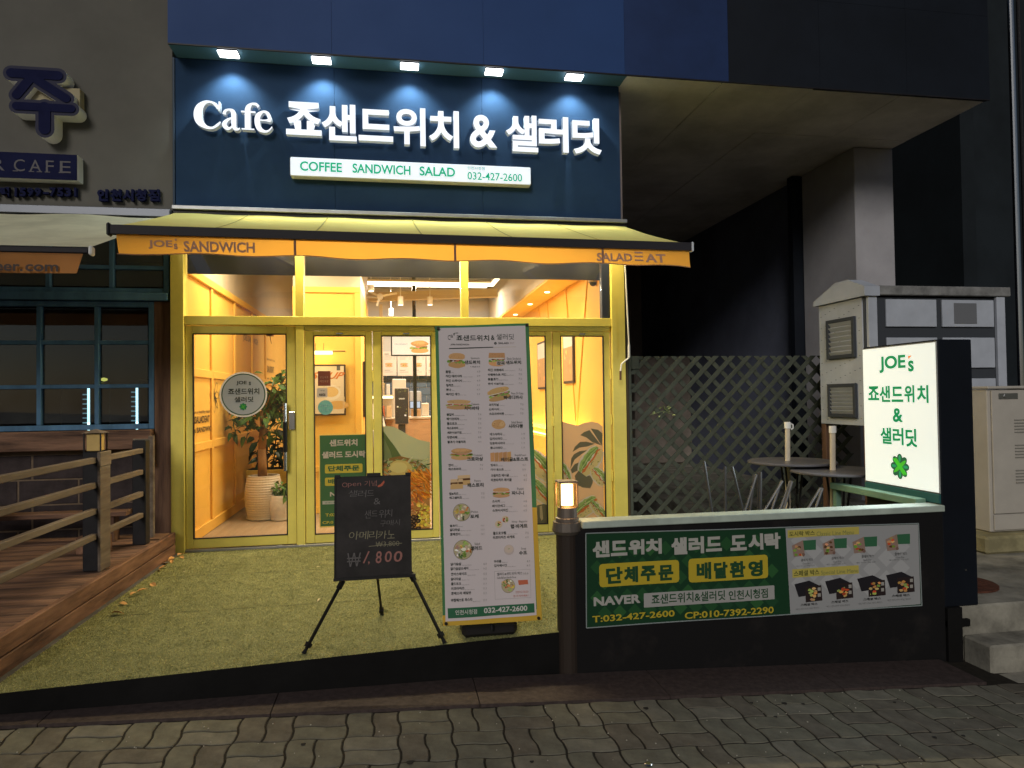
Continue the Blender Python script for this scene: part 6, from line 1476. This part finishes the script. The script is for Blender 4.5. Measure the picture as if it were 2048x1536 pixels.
b = B(); b.lathe([(.30, 0), (.31, .02), (.30, .05)], (-1.25, .9, 3.13), 28); build('diffuser', b, LED, bl3); b = B(); b.cyl((-1.25, .9, 3.182), (-1.25, .9, ZC-.01), .01, n=8); build('stem', b, WHITEP, bl3)
lamp('front_fill_light', 'AREA', (-1.25, .9, 3.11), 60, (1, .84, .58), target=(-1.5, 1.2, 0), size=.5, sizey=.5, parent=bl3)
dct = thing('ceiling_beam', 'square white beam spanning the rear ceiling behind the led loop', 'beam', (.7, 4, 2.95))
q0, q1 = PY(738, 592, 4.0), PY(994, 586, 4.0); b = B(); b.bar((q0.x, 4, q0.z-.02), (q1.x, 4, q1.z), .12, .125); build('beam', b, CREAM, dct)
b = B(); q = PY(762, 610, 4.0); b.box(q.x-.025, q.x+.025, 3.93, 3.98, 1.4, q.z, .003); build('upright', b, CREAM, dct)
bp_ = thing('black_ceiling_post', 'slim black post running up to the cafe ceiling', 'post', (.35, 5, 2)); q = PY(828, 600, 4.7); b = B(); b.cyl((q.x, 4.7, 1.05), (q.x, 4.7, ZC-.01), .03, n=12); b.cyl((q.x, 4.7, q.z+.05), (q.x, 4.7, q.z+.08), .06, n=12); build('post', b, BLK, bp_)
for i, (x, y, Y_, lab) in enumerate(((801, 603, 3.4, 'larger white track spotlight hanging left of the black post'), (860, 603, 3.7, 'white track spotlight hanging right of the black post'), (742, 575, 3.0, 'white track spotlight above the small fan'), (782, 625, 5.2, 'dim white track spotlight low over the counter'))):
    q = PY(x, y, Y_); t = thing('track_spotlight', lab, 'spotlight', tuple(q), 'white track spotlights in the cafe'); b = B(); b.cyl((q.x, Y_, q.z-.05), (q.x, Y_, q.z+.07), .042, n=16); build('can', b, WHITEP, t)
    b = B(); b.cyl((q.x, Y_, q.z-.054), (q.x, Y_, q.z-.0505), .036, n=16); build('lens', b, glow('spot_lens', (1, .9, .7), 4), t); b = B(); b.cyl((q.x, Y_, q.z+.07), (q.x, Y_, ZC), .006, n=6); build('stem', b, WHITEP, t)
fn = thing('wall_fan', 'small white fan with thin blades high beside the partition', 'fan', (-.2, 3.6, 2.8)); q = PY(760, 594, 3.6); b = B(); b.cyl((q.x, 3.6, q.z), (q.x, 3.52, q.z), .045, n=16); build('motor', b, WHITEP, fn)
for k in range(3):
    a_ = R(20+120*k); b = B(); b.bar((q.x, 3.54, q.z), (q.x+.26*math.cos(a_), 3.54, q.z+.14*math.sin(a_)), .03, .006, up=(0, 1, .4)); build('blade', b, WHITEP, fn)
b = B(); b.cyl((q.x-.35, 3.62, q.z+.0), (q.x, 3.62, q.z), .015, n=8); build('bracket', b, WHITEP, fn)
for i in range(5):
    b = B(); y = 4.9+i*.38; b.box(-.5, 1.77, y, y+.06, 3.42, 3.48); build('joist', b, mat('grey_joist', (.26, .26, .27), .7), bpy.data.objects['interior_ceiling'])
cc = thing('dome_camera', 'small black dome security camera in the top right corner of the shop glass', 'camera', (2.0, .6, 2.55)); q = PY(1186, 566, .6); b = B(); b.cyl((q.x, .6, q.z+.03), (q.x, .6, q.z+.005), .05, n=18); build('mount', b, CREAM, cc); b = B(); b.lathe([(.038, 0), (.034, -.02), (.02, -.035), (.004, -.04)], (q.x, .6, q.z+.004), 18); build('dome', b, BLK, cc)
# right wall: slanted trims, pictures, bench with glow
rw = bpy.data.objects['interior_wall_right']
for (y0, z0, y1, z1) in ((.9, 2.7, 1.5, .9), (2.6, .95, 3.6, 2.7), (1.9, 2.7, 1.5, 1.0), (3.0, 2.7, 2.5, 1.0)):
    b = B(); b.bar((XR0-.008, y0, z0), (XR0-.008, y1, z1), .012, .03, up=(0, 1, 0)); build('slanted_trim', b, YELW, rw)
for i, (y0, y1, z0, z1, lab) in enumerate(((1.50, 2.0, 1.50, 2.20, 'narrow framed poster of bread on the right yellow wall, nearer the window'), (2.9, 3.6, 1.45, 2.15, 'narrow framed poster on the right yellow wall, farther from the window'))):
    t = thing('framed_poster', lab, 'poster', (XR0, (y0+y1)/2, z0), 'framed posters on the right cafe wall'); b = B(); b.box(XR0-.03, XR0-.001, y0, y1, z0, z1, .004); f_ = build('frame', b, mat('dark_brown_frame', (.06, .04, .025), .5), t)
    s_ = Sheet((XR0-.03, y1, 0), (0, -1, 0), (0, 0, 1), (-1, 0, 0)); s_.rect(.03, z0+.03, y1-y0-.03, z1-.03, (.6, .56, .5)); random.seed(i); s_.rect(.03, z0+.03, y1-y0-.03, z0+.45, (.45, .27, .12))
    for k in range(10): blob(s_, random.uniform(.08, y1-y0-.08), z0+random.uniform(.08, .42), .04, .03, jit((.5, .3, .12), .3), 9, .3)
    build('poster_print', s_.b, INK, f_)
bs = thing('bench_seat', 'yellow bench with glowing cove strip behind its back along the right cafe wall', 'bench', (1.8, 2.5, .018))
b = B(); b.box(1.55, 2.12, .9, 4.4, .02, .45, .01); build('seat', b, YELW, bs); b = B(); b.box(1.98, 2.08, .9, 4.4, .455, .80, .01); build('backrest', b, YELW, bs)
b = B(); b.box(2.095, 2.12, .9, 4.4, .79, .81); build('cove_strip', b, glow('cove_yellow', (1, .72, .22), 7), bs)
lamp('cove_glow', 'AREA', (2.10, 2.6, .86), 26, (1, .70, .25), target=(2.10, 2.6, 3), size=.04, sizey=3.4, parent=bs)
for (x, y_, lab) in ((1.1, 1.9, 'small cafe table beyond the folding window, nearer the glass'), (1.05, 3.2, 'small cafe table deeper inside the cafe')):
    t = thing('cafe_table', lab, 'table', (x, y_, .018), 'cafe tables inside'); b = B(); b.box(x-.3, x+.3, y_-.3, y_+.3, .72, .75, .006); build('tabletop', b, CW, t); b = B(); b.cyl((x, y_, .03), (x, y_, .718), .03, n=12); build('column', b, BLK, t); b = B(); b.cyl((x, y_, .019), (x, y_, .032), .2, n=20); build('base', b, BLK, t)

# ================================================================ window films and stickers
YG = -.0125
def ws(): return Sheet((0, YG, 0), (1, 0, 0), (0, 0, 1), (0, -1, 0), step=.0001, base=.0008)
def P2(x, y): p = PY(x, y, YG); return p.x, p.z
def tw(s_, body, x0, y0, x1, y1, col, bold=.02, res=3): a_, e = P2(x0, y1), P2(x1, y0); s_.txt(body, a_[0], a_[1], e[0], e[1], col, bold, res)
# round door sticker
c = P2(487, 789); r_ = .205
dst = thing('door_sticker', 'round white cafe sticker with green ring on the entrance door glass', 'sticker', (c[0], YG, c[1]))
s = ws(); s.shape(disc(c[0], c[1], r_, n=48), (.50, .50, .50)); s.shape(disc(c[0], c[1], r_*.93, n=48), (.05, .10, .06)); s.shape(disc(c[0], c[1], r_*.88, n=48), (.50, .50, .50))
def zd(x, y): return 340+x/3.413, 500+y/3.413
def td(body, x0, y0, x1, y1, bold=.03): tw(s, body, *zd(x0, y0), *zd(x1, y1), (.07, .075, .06), bold)
td('JOE', 453, 893, 524, 924, .035); td('s', 538, 899, 553, 923, .035); td('죠샌드위치', 397, 942, 610, 988, .03); td('샐러딧', 440, 1000, 570, 1040, .03)
q = P2(*zd(500, 1070)); s.clover(q[0], q[1], .034, (.03, .2, .07), (.1, .45, .06)); build('sticker_print', s.b, INKW, dst)
# green poster on the folding panel
gp_ = thing('window_poster', 'green lunch box order poster stuck on the folding window behind the chalkboard', 'poster', (-.47, YG, .75))
s = ws(); a_, e = P2(641, 1053), P2(733, 869); GP = (.07, .16, .07); s.rect(a_[0]-.008, a_[1]-.01, e[0]+.006, e[1]+.008, (.60, .45, .12)); s.rect(a_[0], a_[1], e[0], e[1], GP)
PWt = (.62, .52, .42); Yy = (.70, .52, .07)
tw(s, '샌드위치', 659, 878, 715, 893, PWt, .05); tw(s, '샐러드 도시락', 644, 901, 731, 917, PWt, .05)
for y0, y1, tx in ((927, 947, '단체주문'), (953, 972, '배달환영')):
    q0, q1 = P2(650, y1), P2(725, y0); s.rr(q0[0], q0[1], q1[0], q1[1], .012, Yy); tw(s, tx, 656, y0+3, 719, y1-4, GP, .05)
tw(s, 'NAVER', 660, 982, 712, 993, PWt, .05); q0, q1 = P2(645, 1009), P2(728, 999); s.rect(q0[0], q0[1], q1[0], q1[1], (.55, .5, .42)); tw(s, '죠샌드위치&샐러딧 인천시청점', 650, 1001, 724, 1007, GP, .0)
tw(s, 'T:032-427-2600', 651, 1024, 724, 1033, Yy, .02); tw(s, 'CP:010-7392-2290', 645, 1039, 730, 1048, Yy, .02)
build('poster_print', s.b, INKW, gp_)
def stick(label, f, name='glass_sticker', cat='sticker', loc=(0, 0, 0)):
    s_ = ws(); f(s_); o = build(name, s_.b, INKW, origin=loc); tag(o, label, cat); return o
def f1(s_): a_, e = P2(636, 772), P2(661, 742); s_.rect(a_[0], a_[1], e[0], e[1], (.13, .045, .03)); tw(s_, '당일제조', 640, 752, 657, 757, (.3, .2, .15), 0, 2); tw(s_, '매장포장', 640, 760, 657, 765, (.3, .2, .15), 0, 2)
stick('square brown sticker on the window glass over the soup poster', f1)
def f2(s_): a_, e = P2(634, 795), P2(655, 776); s_.rr(a_[0], a_[1], e[0], e[1], .01, (.36, .33, .30)); tw(s_, 'eats', 638, 786, 651, 792, (.06, .05, .05), .03, 2); tw(s_, '쿠팡', 640, 780, 650, 783, (.1, .1, .1), 0, 1)
stick('small pale grey eats sticker below the brown one', f2)
def f3(s_):
    c_ = P2(651, 815); s_.shape(disc(c_[0], c_[1], .068, n=28), (.12, .30, .28)); tw(s_, '배달의', 640, 808, 662, 814, (.25, .42, .38), .02, 2); tw(s_, '민족', 644, 817, 658, 823, (.25, .42, .38), .02, 2)
stick('round teal delivery sticker over the lower corner of the soup poster', f3)
def f4(s_):
    a_, e = P2(654, 868), P2(716, 849); c0 = (.62, .42, .10)
    for (p, q_) in (((a_[0], a_[1]), (e[0], a_[1])), ((e[0], a_[1]), (e[0], e[1])), ((e[0], e[1]), (a_[0], e[1])), ((a_[0], e[1]), (a_[0], a_[1]))): s_.line(*p, *q_, .003, c0)
    for k, xx in enumerate((684, 696, 708)):
        c_ = P2(xx, 858); pts = disc(c_[0], c_[1], .022, n=16)
        for i in range(16): s_.line(*pts[i], *pts[(i+1) % 16], .0025, c0); s_.k -= .0001
    c_ = P2(665, 863)
    for rr in (.012, .022, .032):
        pts = disc(c_[0], c_[1], rr, n=8, a0=45, a1=135)
        for i in range(8): s_.line(*pts[i], *pts[i+1], .003, c0); s_.k -= .0001
stick('faint outlined strip of wifi and service icons above the green window poster', f4, 'icon_sticker')
def z5(x, y): return 340+x/3.413, 780+y/3.413
# salad film
def salad(s_):
    def q(x, y): return P2(*z5(x, y))
    s_.shape([q(1443, 250), q(1480, 246), q(1530, 252), q(1590, 285), q(1640, 315), q(1700, 340), q(1774, 356), q(1774, 540), q(1700, 520), q(1650, 505), q(1600, 470), q(1450, 480)], (.30, .33, .20)); s_.k += .0002
    s_.shape([q(1443, 262), q(1470, 300), q(1530, 380), q(1590, 470), q(1443, 520)], (.13, .17, .06)); s_.shape([q(1443, 300), q(1460, 330), q(1505, 420), q(1520, 480), q(1443, 500)], (.22, .25, .10)); s_.k += .0002
    s_.shape([q(1443, 500), q(1500, 465), q(1570, 450), q(1650, 470), q(1720, 500), q(1774, 545), q(1774, 968), q(1443, 972)], (.30, .16, .05)); s_.k += .0002
    random.seed(77)
    k0 = s_.k
    def scatter(n, xr, yr, L, w_, cols, ang=(0, 3.14), f_=.35):
        for i in range(n):
            x, y = random.uniform(*xr), random.uniform(*yr); c_ = q(x, y); a = random.uniform(*ang); s_.k = k0+random.uniform(0, .0022)
            blob(s_, c_[0], c_[1], L*random.uniform(.6, 1.2), w_*random.uniform(.7, 1.2), jit(random.choice(cols), f_), 7, .3, a)
    scatter(70, (1450, 1765), (475, 570), .035, .009, ((.25, .32, .10), (.4, .42, .2), (.1, .13, .05), (.5, .46, .25)))
    c_ = q(1570, 540); s_.k = k0+.0024; blob(s_, c_[0], c_[1], .115, .085, (.62, .48, .16), 18, .06); blob(s_, c_[0]-.01, c_[1]+.015, .08, .05, (.70, .58, .22), 14, .08)
    for (x, y) in ((1492, 515), (1500, 556), (1730, 528)): c_ = q(x, y); blob(s_, c_[0], c_[1], .016, .011, (.10, .09, .05), 12, .05); blob(s_, c_[0], c_[1], .008, .005, (.5, .45, .25), 10, .05)
    k0 = s_.k
    scatter(150, (1640, 1770), (560, 730), .055, .006, ((.75, .26, .03), (.85, .35, .05), (.6, .18, .02)), (2.0, 3.0))
    scatter(190, (1448, 1740), (640, 860), .028, .007, ((.5, .24, .07), (.62, .34, .12), (.38, .12, .04), (.55, .16, .04)))
    scatter(70, (1690, 1770), (770, 930), .018, .014, ((.75, .55, .08), (.85, .65, .15), (.6, .4, .05)))
    k0 = s_.k
    for i in range(16):
        x, y = random.uniform(1600, 1700), random.uniform(860, 960); c_ = q(x, y); s_.k = k0+i*.0001; blob(s_, c_[0], c_[1], .024, .02, (.035, .025, .02), 12, .1); blob(s_, c_[0], c_[1], .012, .009, (.2, .12, .07), 10, .1)
    for i in range(40): x, y = random.uniform(1445, 1600), random.uniform(870, 968); c_ = q(x, y); s_.k = k0+random.uniform(0, .001); blob(s_, c_[0], c_[1], .02, .012, jit(random.choice((LET, LET2, TOM)), .3), 7, .3)
stick('printed film of a salad bowl with carrots, corn and olives on the second folding panel', salad, 'window_film', 'window film')
def wrap_(s_, q, x, y, L, W_, rot, seed):
    random.seed(seed); c_, sn = math.cos(rot), math.sin(rot); o_ = q(x, y)
    def T(u, v): return (o_[0]+u*c_-v*sn, o_[1]+u*sn+v*c_)
    def strip_(v0, v1, col, am=.008):
        top = [T(-L/2+L*i/10, v1*math.sqrt(max(.05, 1-(i/5-1)**2*.7))+random.uniform(-am, am)) for i in range(11)]; bot = [T(L/2-L*i/10, v0*math.sqrt(max(.05, 1-(i/5-1)**2*.7))+random.uniform(-am, am)) for i in range(11)]
        s_.shape(top+bot, col)
    strip_(-W_*.5, W_*.5, (.62, .56, .42), .002); strip_(-W_*.42, -W_*.05, (.66, .52, .22)); strip_(.02, W_*.42, (.36, .46, .14)); strip_(W_*.08, W_*.28, (.22, .32, .08)); strip_(-W_*.06, W_*.05, (.62, .18, .05)); strip_(W_*.15, W_*.2, (.5, .58, .22), .004)
    for i in range(26):
        p = T(random.uniform(-L*.42, L*.42), random.uniform(-W_*.35, W_*.38)); s_.shape(disc(p[0], p[1], random.uniform(.004, .012), .003, 7, rot=random.uniform(0, 3)), jit(random.choice(((.3, .2, .08), (.15, .2, .05), (.6, .5, .3))), .3), up=False)
        s_.k += .00002
def z6(x, y): return 1040+x/6.4, 850+y/6.4
def q6(x, y): return P2(*z6(x, y))
def film_e(s_):
    L, Rt, bt_ = 1.577, 2.011, .105
    def e(x, y): p = PY(840+x/3.413, 500+y/3.413, YG); return (min(max(p.x, L), Rt), p.z)
    top = [e(940, 1170), e(985, 1175), e(1040, 1190), e(1075, 1197), e(1120, 1180), e(1170, 1172), e(1215, 1180), e(1250, 1205)]
    s_.shape([(L, bt_)]+[(L, top[0][1])]+top[1:-1]+[(Rt, top[-1][1]), (Rt, bt_)], (.52, .36, .20)); s_.k += .0002
    ML_ = (.16, .15, .09)
    def lobe(pts): s_.shape([(min(p[0], Rt-.002), p[1]) for p in (q6(*pp) for pp in pts)], ML_, up=False)
    lobe([(1050, 270), (905, 45), (1000, 60), (1070, 110)]); lobe([(1040, 260), (890, 65), (820, 90), (770, 130), (850, 160), (930, 225)]); lobe([(960, 240), (850, 212), (770, 215), (700, 280), (672, 345), (760, 290), (860, 275)])
    lobe([(860, 322), (760, 335), (690, 375), (655, 430), (645, 560), (700, 440), (780, 380)]); lobe([(780, 470), (700, 500), (650, 570), (665, 620), (740, 580)]); lobe([(765, 565), (700, 650), (720, 760), (800, 800), (900, 810), (930, 740), (935, 660), (850, 640)])
    s_.k += .0003
    def qq(x, y): a = q6(x, y); return (a[0], a[1])
    wrap_(s_, qq, 905, 460, .30, .20, R(52), 5); wrap_(s_, qq, 1010, 660, .20, .14, R(-50), 6); wrap_(s_, qq, 850, 1050, .26, .17, R(35), 7); wrap_(s_, qq, 1000, 1090, .22, .10, R(-48), 8); wrap_(s_, qq, 560, 600, .2, .12, R(-60), 9)
stick('printed film of sandwiches and a monstera leaf on the rightmost folding panel', film_e, 'window_film', 'window film')
def film_d(s_):
    L, Rt = .972, 1.438; s_.rect(L, .106, Rt, .60, (.50, .38, .20)); s_.k += .0002
    wrap_(s_, q6, 270, 530, .34, .2, R(-52), 15); wrap_(s_, q6, 250, 850, .30, .16, R(-50), 16); s_.shape([q6(215, 1030), q6(300, 1010), q6(370, 1020), q6(375, 1280), q6(225, 1290)], (.15, .14, .08)); s_.shape([q6(250, 1040), q6(280, 1030), q6(295, 1200), q6(275, 1225), q6(255, 1180)], (.5, .38, .2))
stick('printed film of halved sandwiches on the folding panel just right of the menu banner', film_d, 'window_film', 'window film')
def film_c(s_): s_.rect(.478, .106, .878, .60, (.50, .38, .20)); wrap_(s_, lambda x, y: (.68, .4), 0, 0, .34, .2, R(-40), 18)
stick('printed sandwich film on the folding panel behind the menu banner', film_c, 'window_film', 'window film')
# clip film_e strips outside the pane
for o in bpy.data.objects:
    if o.name.startswith('window_film'):
        me = o.data; X = [v.co.x for v in me.vertices]
        lo, hi = {'window_film': (-.14, .328), 'window_film.001': (1.592, 2.024), 'window_film.002': (1.028, 1.438), 'window_film.003': (.478, .878)}[o.name]
        for v in me.vertices: v.co.x = min(max(v.co.x, lo), hi); v.co.z = max(v.co.z, .105)
bpy.context.view_layer.update()
